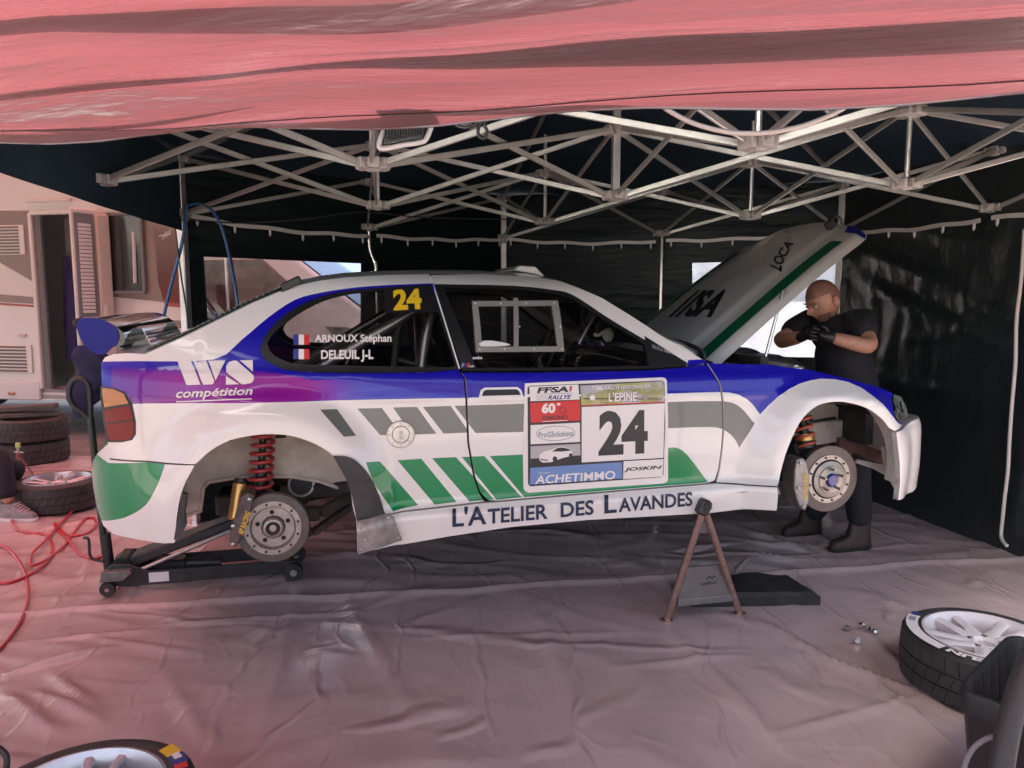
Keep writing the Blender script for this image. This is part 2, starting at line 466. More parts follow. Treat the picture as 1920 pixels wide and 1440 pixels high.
def ztarp(x, y): return tarp_near(x, y) if y < seam_y(x) - 0.02 else max(tarp_far(x, y), 0.004) + (0.012 if y < seam_y(x) + 0.03 else 0)
FF = []
for a, b, w, h in [((1370, 985), (1560, 1050), .02, .02), ((1300, 1000), (1500, 1030), .018, .014), ((1380, 1035), (1490, 1052), .016, .02),
                   ((580, 1000), (660, 1010), .02, .016), ((600, 1030), (720, 1050), .018, .016), ((40, 1010), (180, 985), .02, .02), ((20, 1060), (180, 1030), .02, .018),
                   ((60, 1100), (180, 1085), .018, .014), ((0, 1130), (200, 1120), .018, .012), ((1500, 1000), (1640, 1030), .02, .012), ((1200, 1040), (1420, 1015), .018, .01)]:
    A = gp(*a); B = gp(*b); FF.append(((A.x, A.y), (B.x, B.y), w, h))
def tarp_far(x, y):
    z = 0.002
    for f in FF: z += fold(x, y, *f)
    z += 0.010 * max(0, ridged(x * 1.3 + y * 0.7, y * 3.3, 11.0) - 0.6) / 0.4
    z += 0.004 * noise.noise((x * 4, y * 6, 9))
    return max(z, -0.004)
HEXC = Vector((0.575, 4.25, 0)); HEXR = 2.92
HA = [163, 103, 43, -17, -77, -137]
HV = [HEXC + Vector((math.cos(R(a)), math.sin(R(a)), 0)) * HEXR for a in HA]
HV[5] = HEXC + Vector((math.cos(R(-140)), math.sin(R(-140)), 0)) * 3.05
def ffar(a, b):
    x = -6.0 + 9.6 * a; y0 = seam_y(x) - 0.25; y1 = 7.4 + (0.2 if x > 0 else 0)
    y = y0 + (y1 - y0) * b
    return (x, y, tarp_far(x, y))
t = MB(); t.grid(ffar, 300, 130)
o = t.build('groundsheet', m_tarp, smooth=80, fix=False)
tag(o, 'crumpled grey plastic groundsheet under the car, running back to the tent walls', 'groundsheet')

# ------------------------------------------------------------------ the six-sided black pop-up tent
tent = thing('tent', 'six-sided pop-up tent with navy roof, black walls and white lattice frame', 'tent', HEXC)
def TL(p): return Vector(p) - HEXC
ZL, ZH = 2.15, 2.50
def cdt(poly, holes=(), step=0.05, extra=()):
    """triangles filling a 2D outline with holes"""
    pts = []; edges = []
    def loop(P):
        b = len(pts); n = len(P)
        for i in range(n):
            a = Vector(P[i]); c = Vector(P[(i + 1) % n]); k = max(1, int((c - a).length / step))
            for j in range(k): pts.append(a.lerp(c, j / k))
        m = len(pts) - b
        for i in range(m): edges.append((b + i, b + (i + 1) % m))
    loop(poly)
    for h in holes: loop(h)
    for e in extra: loop(e)
    def inside(p, P):
        c = False; n = len(P); x, y = p
        for i in range(n):
            x1, y1 = P[i][0], P[i][1]; x2, y2 = P[i - 1][0], P[i - 1][1]
            if (y1 > y) != (y2 > y) and x < (x2 - x1) * (y - y1) / (y2 - y1) + x1: c = not c
        return c
    xs = [p[0] for p in poly]; ys = [p[1] for p in poly]
    x0, x1, y0, y1 = min(xs), max(xs), min(ys), max(ys)
    y = y0 + step * 0.5; r = 0
    while y < y1:
        x = x0 + (step * 0.5 if r % 2 else 0.0) + step * 0.3
        while x < x1:
            if inside((x, y), poly) and not any(inside((x, y), h) for h in holes): pts.append(Vector((x, y)))
            x += step
        y += step * 0.87; r += 1
    V, _, F, _, _, _ = delaunay_2d_cdt([Vector((p[0], p[1])) for p in pts], edges, [], 0, 1e-5)
    out = []
    for f in F:
        c = ((V[f[0]].x + V[f[1]].x + V[f[2]].x) / 3, (V[f[0]].y + V[f[1]].y + V[f[2]].y) / 3)
        if inside(c, poly) and not any(inside(c, h) for h in holes): out.append(list(f))
    return V, out, inside

# roof: navy pyramid over the six eaves, sagging slightly between the ribs
ZE, ZA = 2.52, 3.45
rf = MB()
for k in range(6):
    a, b = HV[k], HV[(k + 1) % 6]
    def fr(u, v, a=a, b=b):
        e = a.lerp(b, u); e = e + (e - HEXC) * 0.03; p = e.lerp(HEXC, v)
        z = ZE + (ZA - ZE) * v - 0.07 * math.sin(PI * u) * (1 - v) * 0.6 + 0.012 * noise.noise((p.x * 3, p.y * 3, 1))
        q = TL(p); return (q.x, q.y, z)
    rf.grid(fr, 14, 10)
rf.build('roof_sheet', m_navy, tent, smooth=60)
# hanging edge flaps on the open sides
def flap(a, b, z0, z1, name='valance'):
    m = MB()
    def f(u, v):
        p = a.lerp(b, u); n = (b - a).cross(Vector((0, 0, 1))).normalized()
        p = p + n * (0.004 * math.sin(u * 23) * (1 - v) + 0.01)
        return (*TL(p).xy, z0 + (z1 - z0) * v - 0.008 * math.sin(u * PI) * (1 - v))
    m.grid(f, 40, 6)
    return m.build(name, m_navy, tent, smooth=60)
flap(HV[5], HV[0], 2.03, ZE)

# walls
def wall(a, b, win=None, wm=None, ztop=2.53, seed=0, amp=0.02, panemat=None, pull=None):
    L = (b - a).length; d = (b - a).normalized(); n = d.cross(Vector((0, 0, 1))).normalized()   # n points outwards or inwards
    if n.dot(HEXC - a) < 0: n = -n
    def disp(s, z):
        f = 0.6 * ridged(s * 1.2 + z * 0.5 + seed, z * 2.3, seed) + 0.4 * ridged(s * 3.1 + seed, z * 1.1 + s, seed + 3)
        q = 0.5 * amp * (f - 0.5)
        q += amp * 0.35 * max(0, ridged(s * 4.5 + 0.8 * noise.noise((s * 2, z * 2, seed)) + seed, z * 3.0 + s * 1.5, seed) - 0.55)
        if pull:
            for (fa, fb, w, h) in pull: q += fold(s, z, fa, fb, w, h)
        return q
    def P(s, z):
        p = a + d * s + n * disp(s, z); return (*TL(p).xy, z)
    holes = []
    W2 = None
    if win:
        W2 = []
        for (x, y) in win:
            p = onplane(x, y, a, n); W2.append(((p - a).dot(d), p.z))
        holes = [W2]
    V, F, _ = cdt([(0.02, 0.0), (L - 0.02, 0.0), (L - 0.02, ztop), (0.02, ztop)], holes, 0.055)
    m = MB(); m.add([P(v.x, v.y) for v in V], F)
    o = m.build('wall_sheet', wm or m_wall, tent, smooth=80)
    if win:
        V, F, _ = cdt(W2, (), 0.07)
        m = MB(); m.add([P(v.x, v.y) for v in V], F)
        m.build('window_pane', panemat, o, smooth=80)
        r = MB()
        for i in range(4):
            p, q = W2[i], W2[(i + 1) % 4]
            seg = [Vector(P(p[0] + (q[0] - p[0]) * k / 12, p[1] + (q[1] - p[1]) * k / 12)) + n * 0.004 for k in range(13)]
            r.tube(seg, 0.006, 5)
        r.build('window_welt', m_wall, o)
    return o
m_clear = pane_mat('clear_pvc_window', (0.86, 0.88, 0.90), 0.08, 0.35, 5.0)
m_milky = pane_mat('cloudy_pvc_window', (0.86, 0.9, 0.95), 0.12, 0.4, 6.0, milk=0.75, milkcol=(0.50, 0.54, 0.58))
wall(HV[0], HV[1], [(380, 480), (677, 493), (677, 652), (390, 640)], seed=3, amp=0.012, panemat=m_clear)
wall(HV[1], HV[2], [(1297, 492), (1588, 485), (1588, 672), (1297, 668)], seed=8, amp=0.016, panemat=m_milky)
PF = [((0.25, 1.95), (1.5, 1.55), .05, .03), ((0.2, 1.75), (1.3, 1.35), .04, .028), ((0.3, 2.2), (1.6, 1.9), .04, .022), ((0.45, 1.9), (0.38, 1.0), .02, .03), ((0.75, 1.75), (0.55, 1.05), .018, .022),
      ((1.0, 1.9), (0.75, 1.1), .02, .02), ((1.35, 1.95), (1.28, 1.1), .016, .02), ((0.4, 1.35), (1.5, 1.3), .016, .014), ((0.1, 1.0), (1.8, 0.9), .03, .015), ((0.6, 1.6), (1.9, 1.2), .05, .025),
      ((0.35, 1.7), (0.9, 1.5), .03, .025), ((1.1, 1.6), (1.9, 1.4), .03, .02)]
wall(HV[2], HV[3], wm=m_wallr, seed=14, amp=0.035, pull=PF)

flap(HV[3], HV[4], 2.03, ZE)

# lattice nodes: corners, mid sides, mid spokes, centre
NODE = {}
for k in range(6):
    NODE[('c', k)] = HV[k]
    NODE[('m', k)] = HV[k].lerp(HV[(k + 1) % 6], 0.5)
    NODE[('s', k)] = HV[k].lerp(HEXC, 0.5)
NODE[('o', 0)] = HEXC
ED = []
for k in range(6):
    j = (k + 1) % 6; i = (k - 1) % 6
    ED += [(('c', k), ('m', k)), (('m', k), ('c', j)), (('c', k), ('s', k)), (('s', k), ('o', 0)), (('s', k), ('s', j)), (('m', k), ('s', k)), (('m', k), ('s', j))]
def inset(p, q, d=0.05): return p + (q - p).normalized() * d
bar_m = {}
for ei, (ka, kb) in enumerate(ED):
    a, b = NODE[ka], NODE[kb]
    n = (b - a).cross(Vector((0, 0, 1))).normalized() * 0.011
    pa, pb = inset(a, b), inset(b, a)
    ring = ka[0] in 'cm' and kb[0] in 'cm'
    for sgn, za, zb in ((1, ZL, ZH), (-1, ZH, ZL)):
        A = TL(pa) + n * sgn; B = TL(pb) + n * sgn
        m = MB(); m.bar((A.x, A.y, za), (B.x, B.y, zb), 0.014, 0.028, ch=0.003)
        m.build('truss_bar', m_aluw, tent, smooth=30)
# a nylon bracket at every joint, a mast at the centre
for key, p in NODE.items():
    q = TL(p); base = math.atan2(-q.y, -q.x) if q.length > 0.1 else R(43)
    for z in (ZL, ZH):
        m = MB(); m.box((q.x, q.y, z), (0.055, 0.055, 0.06), Euler((0, 0, base)), ch=0.006)
        for e in ED:
            if key in e:
                ot = NODE[e[1] if e[0] == key else e[0]]; dr = (ot - p).normalized()
                an = math.atan2(dr.y, dr.x)
                m.box((q.x + dr.x * 0.045, q.y + dr.y * 0.045, z), (0.055, 0.048, 0.046), Euler((0, 0, an)), ch=0.004)
                m.lathe([(0.008, -0.028), (0.008, 0.028)], (q.x + dr.x * 0.055, q.y + dr.y * 0.055, z), n=6, M=Euler((PI / 2, 0, an)).to_matrix())
        m.build('joint_bracket', m_bracket, tent, smooth=30)
    if key[0] == 's':
        m = MB(); m.tube([(q.x, q.y, ZL - 0.02), (q.x, q.y, ZH + 0.28)], 0.013, 8); m.build('spoke_post', m_alu, tent)
m = MB(); m.box((0, 0, (ZL + ZA - 0.04) / 2), (0.042, 0.042, ZA - 0.04 - ZL), Euler((0, 0, R(13))), ch=0.004); m.build('centre_mast', m_alu, tent)
# rafters under the cloth
for k in range(6):
    q = TL(HV[k]); m = MB(); m.bar((q.x, q.y, ZE - 0.02), (0, 0, ZA - 0.06), 0.025, 0.025); m.build('rafter', m_alu, tent)
# legs: outer and inner square tubes, slider, foot plate
for k in range(6):
    q = TL(HV[k]); an = R(HA[k])
    m = MB(); m.box((q.x, q.y, 1.78), (0.055, 0.055, 1.5), Euler((0, 0, an)), ch=0.006)
    lg = m.build('leg', m_alu, tent)
    m = MB(); m.box((q.x, q.y, 0.52), (0.042, 0.042, 1.04), Euler((0, 0, an)), ch=0.004); m.build('inner_leg', m_chrome, lg)
    m = MB(); m.box((q.x, q.y, 0.008), (0.12, 0.12, 0.016), Euler((0, 0, an)), ch=0.004); m.build('foot_plate', m_alu, lg)
    m = MB(); m.box((q.x, q.y, 2.13), (0.075, 0.075, 0.07), Euler((0, 0, an)), ch=0.008); m.build('slider', m_bracket, lg)
# thin poles under two mid joints, one kinked at the top
q = TL(NODE[('m', 0)]); m = MB()
m.tube(catmull([(q.x, q.y, 2.12), (q.x, q.y, 2.02), (q.x + 0.01, q.y, 1.95), (q.x + 0.045, q.y, 1.85), (q.x + 0.05, q.y, 1.7), (q.x + 0.05, q.y, 0.0)], 5), 0.014, 10); m.build('wall_pole', m_chrome, tent)
q = TL(NODE[('m', 1)]); m = MB(); m.tube([(q.x, q.y - 0.03, 2.12), (q.x, q.y - 0.03, 0)], 0.016, 10); m.build('wall_pole', m_chrome, tent)
# curtain rails with hooks along the walled sides
def rail(a, b, za, zb, sag, nh):
    n = Vector((0, 0, 1)).cross(b - a).normalized()
    if n.dot(HEXC - a) < 0: n = -n
    f = lambda t: (*TL(a.lerp(b, t) + n * 0.045).xy, za + (zb - za) * t - sag * math.sin(PI * t) + 0.006 * math.sin(t * 19))
    m = MB(); P = [Vector(f(0.03 + 0.94 * k / 24)) for k in range(25)]
    for p, q2 in zip(P, P[1:]): m.bar(p, q2 + (q2 - p) * 0.02, 0.008, 0.028)
    o = m.build('curtain_rail', m_white, tent, smooth=0)
    for k in range(nh):
        p = Vector(f(0.06 + 0.88 * k / (nh - 1)))
        h = MB(); h.box(p + Vector((0, 0, -0.028)), (0.014, 0.014, 0.036)); h.tube([p + Vector((0, 0, -0.04)), p + Vector((0, 0, -0.058))], 0.005, 6); h.build('hook', m_white, o, smooth=0)
for k in range(3):
    a, mid, b = HV[k], NODE[('m', k)], HV[(k + 1) % 6]
    rail(a, mid, 2.13, 2.08, 0.03, 6); rail(mid, b, 2.08, 2.13, 0.02, 6)

# ------------------------------------------------------------------ red canopy over the foreground
EL, ER = at(0, 268, 2.25), at(1920, 178, 1.47)
ed = (ER - EL); ed_l = ed.length; ed = ed.normalized()
bk = Vector((ed.y, -ed.x, 0)).normalized()
if bk.y > 0: bk = -bk
def red_pt(s, t):
    """s metres along the hem, t metres back from it"""
    p = EL + ed * s + bk * t
    z = 0.42 * t - 0.035 * t * t
    w = min(1.0, t / 0.05)
    z += w * (0.016 * math.sin(t * 34 + 1.2 * noise.noise((s * 0.5, t * 2, 3)) * 3 + s * 0.9) * math.exp(-t * 0.8)
              + 0.030 * (ridged(s * 0.35 + t * 0.7, t * 4.2 + s * 0.25, 2) - 0.4) * min(1, t * 4) + 0.010 * noise.noise((s * 2.2, t * 9, 6)))
    z -= 0.012 * (1 - w) * math.sin(s * 6.0)
    return p + Vector((0, 0, z))
m = MB()
m.grid(lambda a, b: red_pt(-5.2 + (ed_l + 7.6) * a, 3.6 * b ** 2.0), 220, 110)
red = m.build('red_canopy', m_red, None, smooth=80, fix=False)
tag(red, 'glossy red canvas canopy stretched across the top of the picture', 'canopy')
hm = MB()
for k in range(59):
    a = red_pt(-5.2 + (ed_l + 7.6) * k / 59, 0.0); b = red_pt(-5.2 + (ed_l + 7.6) * (k + 1) / 59, 0.0)
    hm.bar(a + Vector((0, 0, 0.011)), b + Vector((0, 0, 0.011)), 0.007, 0.024)
hm.build('hem', m_red, red, smooth=60)
sm0 = MB(); sm0.tube([red_pt(-5.2 + (ed_l + 7.6) * k / 90, 0.045) - Vector((0, 0, 0.002)) for k in range(91)], 0.0016, 4); sm0.build('seam', m_black, red)
# dark cloth strip added above the canopy to shade a grey band into it
m = MB()
def shade_strip(a, b):
    s = 0.1 + (ed_l + 2.0) * a
    t0 = 0.17 + 0.02 * math.sin(s * 1.3) ; w = 0.003 + 0.10 * min(1, a * 1.3) + 0.012 * math.sin(s * 4)
    p = red_pt(s, t0 + (b - 0.4) * w); return p + Vector((0, 0, 0.03))
m.grid(shade_strip, 60, 6)
ap = m.build('shade_strip', m_navy, None, smooth=60)
for t1, s0, s1, ww in ((0.36, -0.6, 2.6, 0.045), (0.10, -1.2, 1.0, 0.03)):  # two narrower strips added for more shade streaks
    m = MB(); m.grid(lambda a, b: red_pt(s0 + (s1 - s0) * a, t1 + 0.02 * math.sin(a * 7) + (b - 0.5) * ww * math.sin(PI * a)) + Vector((0, 0, 0.03)), 40, 4); m.build('shade_streak', m_navy, ap, smooth=60)
tag(ap, 'dark cloth strip added on top of the red canopy to shade a grey band', 'cloth')
# posts at the back of the canopy
for s in (-4.9, ed_l + 2.2):
    for t_ in (0.05, 3.5):
        p = red_pt(s, t_); m = MB(); m.tube([(0, 0, 0), (0, 0, p.z - 0.01)], 0.022, 10)
        m.lathe([(0.07, 0.0), (0.07, 0.01), (0.02, 0.014)], n=16)
        po = m.build('canopy_post', m_alu); po.location = (p.x, p.y, 0)
        tag(po, 'round steel post holding up the %s of the red canopy' % ('hem' if t_ < 1 else 'rear edge') + (', left end' if s < 0 else ', right end'), 'post')
# ------------------------------------------------------------------ the rally car
CR, CF = at(512, 990, 3.13), at(1553, 898, 3.80)        # rear and front hub faces, 2.70 m apart
ex = (CF - CR).normalized(); ey = Vector((0, 0, 1)).cross(ex).normalized(); ez = ex.cross(ey)
CORG = CR + ey * 0.75
CM = Matrix(((ex.x, ey.x, ez.x, CORG.x), (ex.y, ey.y, ez.y, CORG.y), (ex.z, ey.z, ez.z, CORG.z), (0, 0, 0, 1)))
CI = CM.inverted()
CAMC = CI @ Vector((0, 0, HCAM)); CI3 = CI.to_3x3()
car = thing('rally_car', 'white, blue and green rally coupe raised on stands with its wheels off and bonnet open', 'car', matrix=CM)
def cl(x, y, v):
    d = CI3 @ ray(x, y); return CAMC + d * ((v - CAMC.y) / d.y)
def interp(tab, x):
    if x <= tab[0][0]: return tab[0][1]
    for (a, b), (c, d) in zip(tab, tab[1:]):
        if x <= c:
            t = (x - a) / (c - a); return b + (d - b) * t
    return tab[-1][1]
def smooth_tab(tab, n=10):
    """resample a table with a monotone-ish cubic so shading has no kinks"""
    P = catmull([Vector((a, b, 0)) for a, b in tab], n); return [(p.x, p.y) for p in P]
BELT = smooth_tab([(-0.8, 0.725), (0.8, 0.65), (1.8, 0.607), (2.1, 0.598), (2.5, 0.575), (2.8, 0.535), (3.05, 0.475), (3.3, 0.40)])
SECT = smooth_tab([(-0.9, 0.815), (-0.75, 0.835), (-0.6, 0.853), (-0.4, 0.862), (-0.22, 0.862), (-0.10, 0.852), (-0.04, 0.836), (0.0, 0.812), (0.1, 0.762), (0.2, 0.700), (0.3, 0.622), (0.36, 0.562), (0.41, 0.47), (0.46, 0.33)])
PLAN = smooth_tab([(-0.80, 0.42), (-0.72, 0.66), (-0.66, 0.79), (-0.58, 0.885), (-0.45, 0.955), (-0.25, 0.99), (0.0, 1.0), (2.2, 1.0), (2.7, 0.99), (2.95, 0.965), (3.12, 0.92), (3.22, 0.87), (3.30, 0.79), (3.36, 0.66), (3.42, 0.45)])
def sstep(a, b, x):
    t = max(0.0, min(1.0, (x - a) / (b - a))); return t * t * (3 - 2 * t)
ARCH = [(0.0, 0.10, 0.335, 0.080, 0.20), (2.635, 0.075, 0.335, 0.080, 0.20)]
def VB(u, w):
    """half width of the body at length u and height w"""
    s = w - interp(BELT, u)
    v = interp(SECT, s) * (1 - (1 - interp(PLAN, u)) * 1.0)
    for (cu, cw, ra, A, fo) in ARCH:
        ww = w if w > cw else cw + (w - cw) * 0.35
        r = math.hypot(u - cu, ww - cw)
        if r < ra + fo:
            k = sstep(ra + fo, ra + 0.03, r)
            v += A * k * sstep(0.02, -0.14, s)
    if 0.25 < u < 2.4: v += 0.05 * sstep(0.085, 0.03, w)
    v += 0.022 * sstep(2.98, 3.12, u) * sstep(0.275, 0.235, w) * (1 - 0.5 * sstep(0.05, -0.1, w))
    # waistline crease
    v += 0.006 * math.exp(-((s + 0.125) / 0.018) ** 2)
    return max(v, 0.2)
def NB(u, w):
    e = 0.004
    a = (VB(u + e, w) - VB(u - e, w)) / (2 * e); b = (VB(u, w + e) - VB(u, w - e)) / (2 * e)
    return Vector((-a, -1, -b)).normalized()
SC = {}
def surf(x, y):
    """(u, w) where the sight line through a photo point meets the near flank"""
    k = (round(x, 2), round(y, 2))
    if k in SC: return SC[k]
    d = CI3 @ ray(x, y)
    def g(v):
        t = (v - CAMC.y) / d.y; return v + VB(CAMC.x + d.x * t, CAMC.z + d.z * t)
    v0 = -1.02; g0 = g(v0); best = (abs(g0), v0); hit = None
    for i in range(1, 36):
        v1 = -1.02 + i * 0.022; g1 = g(v1)
        if abs(g1) < best[0]: best = (abs(g1), v1)
        if g0 < 0 <= g1:
            lo, hi = v0, v1
            for _ in range(14):
                mi = (lo + hi) / 2
                if g(mi) < 0: lo = mi
                else: hi = mi
            hit = (lo + hi) / 2; break
        v0, g0 = v1, g1
    v = hit if hit is not None else best[1]
    t = (v - CAMC.y) / d.y
    SC[k] = (CAMC.x + d.x * t, CAMC.z + d.z * t)
    return SC[k]
def spoly(px): return [surf(*p) for p in px]
def smoothpx(px, n=4): return [(p.x, p.y) for p in catmull([Vector((a, b, 0)) for a, b in px], n)]

# paint and trim
m_cwhite = mat('white_gloss_paint', (0.78, 0.755, 0.71), 0.30, coat=0.9, var=0.015, vs=2)
m_cblue = mat('deep_blue_gloss_paint', (0.008, 0.005, 0.36), 0.35, coat=0.7, spec=0.3)
def violet_fade():
    """deep blue turning softly to violet and paler blue along the flank"""
    m = mat('violet_fade_blue', (0.25, 0.008, 0.29), 0.35, coat=0.7, spec=0.3); n = m.node_tree.nodes; L = m.node_tree.links
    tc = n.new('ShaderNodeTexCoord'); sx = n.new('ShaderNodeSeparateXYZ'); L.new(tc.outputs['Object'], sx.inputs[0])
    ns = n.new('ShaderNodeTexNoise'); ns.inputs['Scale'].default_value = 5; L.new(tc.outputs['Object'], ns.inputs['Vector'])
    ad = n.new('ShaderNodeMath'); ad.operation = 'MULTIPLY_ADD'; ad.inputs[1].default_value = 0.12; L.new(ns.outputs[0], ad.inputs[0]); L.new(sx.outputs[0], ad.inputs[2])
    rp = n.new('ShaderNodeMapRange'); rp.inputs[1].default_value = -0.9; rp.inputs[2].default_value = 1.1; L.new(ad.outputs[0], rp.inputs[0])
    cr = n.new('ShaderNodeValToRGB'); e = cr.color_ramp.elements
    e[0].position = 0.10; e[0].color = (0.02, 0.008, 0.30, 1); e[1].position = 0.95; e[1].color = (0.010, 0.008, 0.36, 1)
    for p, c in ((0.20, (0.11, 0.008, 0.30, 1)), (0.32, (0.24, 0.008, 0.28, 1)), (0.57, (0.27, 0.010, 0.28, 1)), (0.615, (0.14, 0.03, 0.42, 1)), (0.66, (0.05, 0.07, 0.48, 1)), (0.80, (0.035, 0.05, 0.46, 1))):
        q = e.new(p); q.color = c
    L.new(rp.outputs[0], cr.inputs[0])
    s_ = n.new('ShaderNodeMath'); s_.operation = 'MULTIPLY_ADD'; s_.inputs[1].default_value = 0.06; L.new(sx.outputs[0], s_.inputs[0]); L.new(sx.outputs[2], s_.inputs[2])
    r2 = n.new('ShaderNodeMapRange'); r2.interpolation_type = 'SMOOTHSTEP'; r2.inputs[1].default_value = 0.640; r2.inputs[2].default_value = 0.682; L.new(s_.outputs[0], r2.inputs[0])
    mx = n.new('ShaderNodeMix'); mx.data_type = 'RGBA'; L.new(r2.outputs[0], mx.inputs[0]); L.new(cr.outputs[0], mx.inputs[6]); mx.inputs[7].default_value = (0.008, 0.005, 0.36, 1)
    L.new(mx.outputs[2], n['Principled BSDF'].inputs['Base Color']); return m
m_cpurple = m_clblue = violet_fade()  # violet and paler blue blended into the flank's blue
m_cgrey = mat('grey_vinyl', (0.135, 0.145, 0.135), 0.3, coat=0.7)
m_cgreen = mat('green_vinyl', (0.0, 0.235, 0.065), 0.3, coat=0.8)
m_cbumpgreen = mat('green_vinyl', (0.0, 0.235, 0.065))
m_gap = mat('gap_black', (0.006, 0.006, 0.006), 0.8)
m_rub = mat('black_window_rubber', (0.012, 0.012, 0.013), 0.4, var=0.2)
m_liner = mat('dusty_wheelhouse', (0.56, 0.51, 0.44), 0.85, var=0.25, vs=7, col2=(0.22, 0.19, 0.16), c2s=6, c2lo=0.55, c2hi=0.8, bump=0.3, bs=60)
m_under = mat('dark_underbody', (0.03, 0.025, 0.024), 0.7, var=0.4, vs=9, col2=(0.10, 0.06, 0.05), c2s=7, c2lo=0.55, c2hi=0.75)
m_lightsteel = mat('cage_steel', (0.50, 0.47, 0.43), 0.33, 0.8, var=0.1, vs=15)
m_glass = pane_mat('clear_polycarbonate', (0.88, 0.88, 0.88), 0.03, ior=1.45, milk=0.16, milkcol=(0.7, 0.66, 0.62))
m_glassf = pane_mat('windscreen_glass', (0.75, 0.78, 0.78), 0.02, ior=1.5)
m_vwhite = mat('white_vinyl', (0.80, 0.76, 0.72), 0.4)
m_vblack = mat('black_vinyl', (0.012, 0.012, 0.013), 0.35)

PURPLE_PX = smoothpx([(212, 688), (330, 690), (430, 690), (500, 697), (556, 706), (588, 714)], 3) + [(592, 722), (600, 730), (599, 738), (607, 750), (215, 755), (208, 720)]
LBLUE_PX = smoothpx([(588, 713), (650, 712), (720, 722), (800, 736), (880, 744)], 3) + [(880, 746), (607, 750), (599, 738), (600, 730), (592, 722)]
BLUE_UP = smoothpx([(180, 678), (260, 677), (400, 674), (453, 637), (503, 595), (553, 562), (600, 549), (650, 541), (700, 536), (760, 533), (815, 531)], 3)
BLUE_DN = [(1290, 675), (1345, 672), (1440, 676), (1520, 685), (1600, 704), (1650, 716), (1710, 738), (1700, 800), (1683, 793), (1664, 768), (1640, 745), (1615, 727), (1590, 716), (1565, 711), (1540, 710), (1520, 713), (1500, 719), (1480, 729), (1460, 743), (1442, 759), (1425, 777), (1412, 759), (1400, 748), (1385, 740), (1368, 736), (1345, 735), (1250, 738), (862, 746), (620, 751), (330, 753), (180, 757)]
BLUE_PX = BLUE_UP + [(866, 690), (1000, 690), (1290, 680)] + BLUE_DN
GREYS = [[(600, 768), (632, 767), (668, 817), (645, 819)], [(670, 766), (716, 765), (753, 815), (713, 816)], [(737, 764), (782, 763), (818, 813), (772, 815)],
         [(793, 763), (845, 761), (880, 811), (832, 813)],
         [(852, 761), (980, 757), (1250, 754), (1300, 752), (1355, 752)] + smoothpx([(1355, 752), (1375, 756), (1392, 767), (1407, 785), (1415, 794)], 3)[1:] + smoothpx([(1415, 794), (1402, 815), (1392, 830), (1386, 840)], 3)[1:] + smoothpx([(1386, 840), (1380, 827), (1370, 815), (1355, 805), (1337, 801), (1300, 801)], 3)[1:] + [(1255, 803), (892, 812)]]
GREENS = [[(686, 867), (712, 865), (784, 947), (737, 959), (700, 905)], [(745, 863), (790, 860), (856, 941), (815, 946)], [(810, 859), (855, 857), (926, 936), (880, 940)], [(866, 857), (908, 855), (978, 932), (931, 937)],
          [(918, 855), (1253, 840)] + smoothpx([(1253, 840), (1265, 839), (1280, 845), (1297, 863), (1327, 904)], 3)[1:] + [(983, 932)]]
BGREEN = [(150, 800), (203, 868)] + smoothpx([(310, 868), (303, 890), (291, 918), (272, 948), (240, 968), (205, 976), (170, 974)], 5) + [(150, 970)]
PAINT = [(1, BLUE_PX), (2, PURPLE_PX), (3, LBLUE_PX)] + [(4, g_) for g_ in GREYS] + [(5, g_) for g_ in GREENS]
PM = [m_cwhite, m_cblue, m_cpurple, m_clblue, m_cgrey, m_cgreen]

def skin_mesh(name, V, F, mi, mats, parent, off=0.0, lip=0.0, poly=None):
    """mesh lying on the flank, with true flank normals"""
    vs = []; ns = []
    for v in V:
        n = NB(v.x, v.y); p = Vector((v.x, -VB(v.x, v.y), v.y)) + n * off
        vs.append(p); ns.append(n)
    me = bpy.data.meshes.new(name)
    # orient outwards
    FF_ = []
    for f in F:
        a, b, c = (vs[f[0]], vs[f[1]], vs[f[2]])
        FF_.append(f if (b - a).cross(c - a).dot(ns[f[0]]) > 0 else f[::-1])
    nv = len(vs); mi = list(mi)
    if lip > 0:
        # boundary edges turned inwards
        cnt = {}
        for f in FF_:
            for i in range(len(f)):
                a, b = f[i], f[(i + 1) % len(f)]; cnt[(a, b)] = 1
        bd = [(a, b) for (a, b) in cnt if (b, a) not in cnt]
        mp = {}
        for a, b in bd:
            for q in (a, b):
                if q not in mp:
                    mp[q] = (len(vs), len(vs) + 1)
                    vs.append(vs[q]); ns.append(None); vs.append(vs[q] + Vector((0, lip, 0)) - ns[q] * 0.004); ns.append(None)
        for a, b in bd:
            FF_.append([b, a, mp[a][0], mp[b][0]] if False else [mp[b][0], mp[a][0], mp[a][1], mp[b][1]]); mi.append(0)
    me.from_pydata([tuple(p) for p in vs], [], FF_)
    for m_ in mats: me.materials.append(m_)
    me.polygons.foreach_set('material_index', mi)
    me.polygons.foreach_set('use_smooth', [True] * len(me.polygons))
    me.update()
    if lip > 0:
        base = [v.normal.copy() for v in me.vertices]
        nn = [tuple(n) if n is not None else tuple(base[i]) for i, n in enumerate(ns)]
    else: nn = [tuple(n) for n in ns]
    me.normals_split_custom_set_from_vertices(nn)
    return link(name, me, parent)

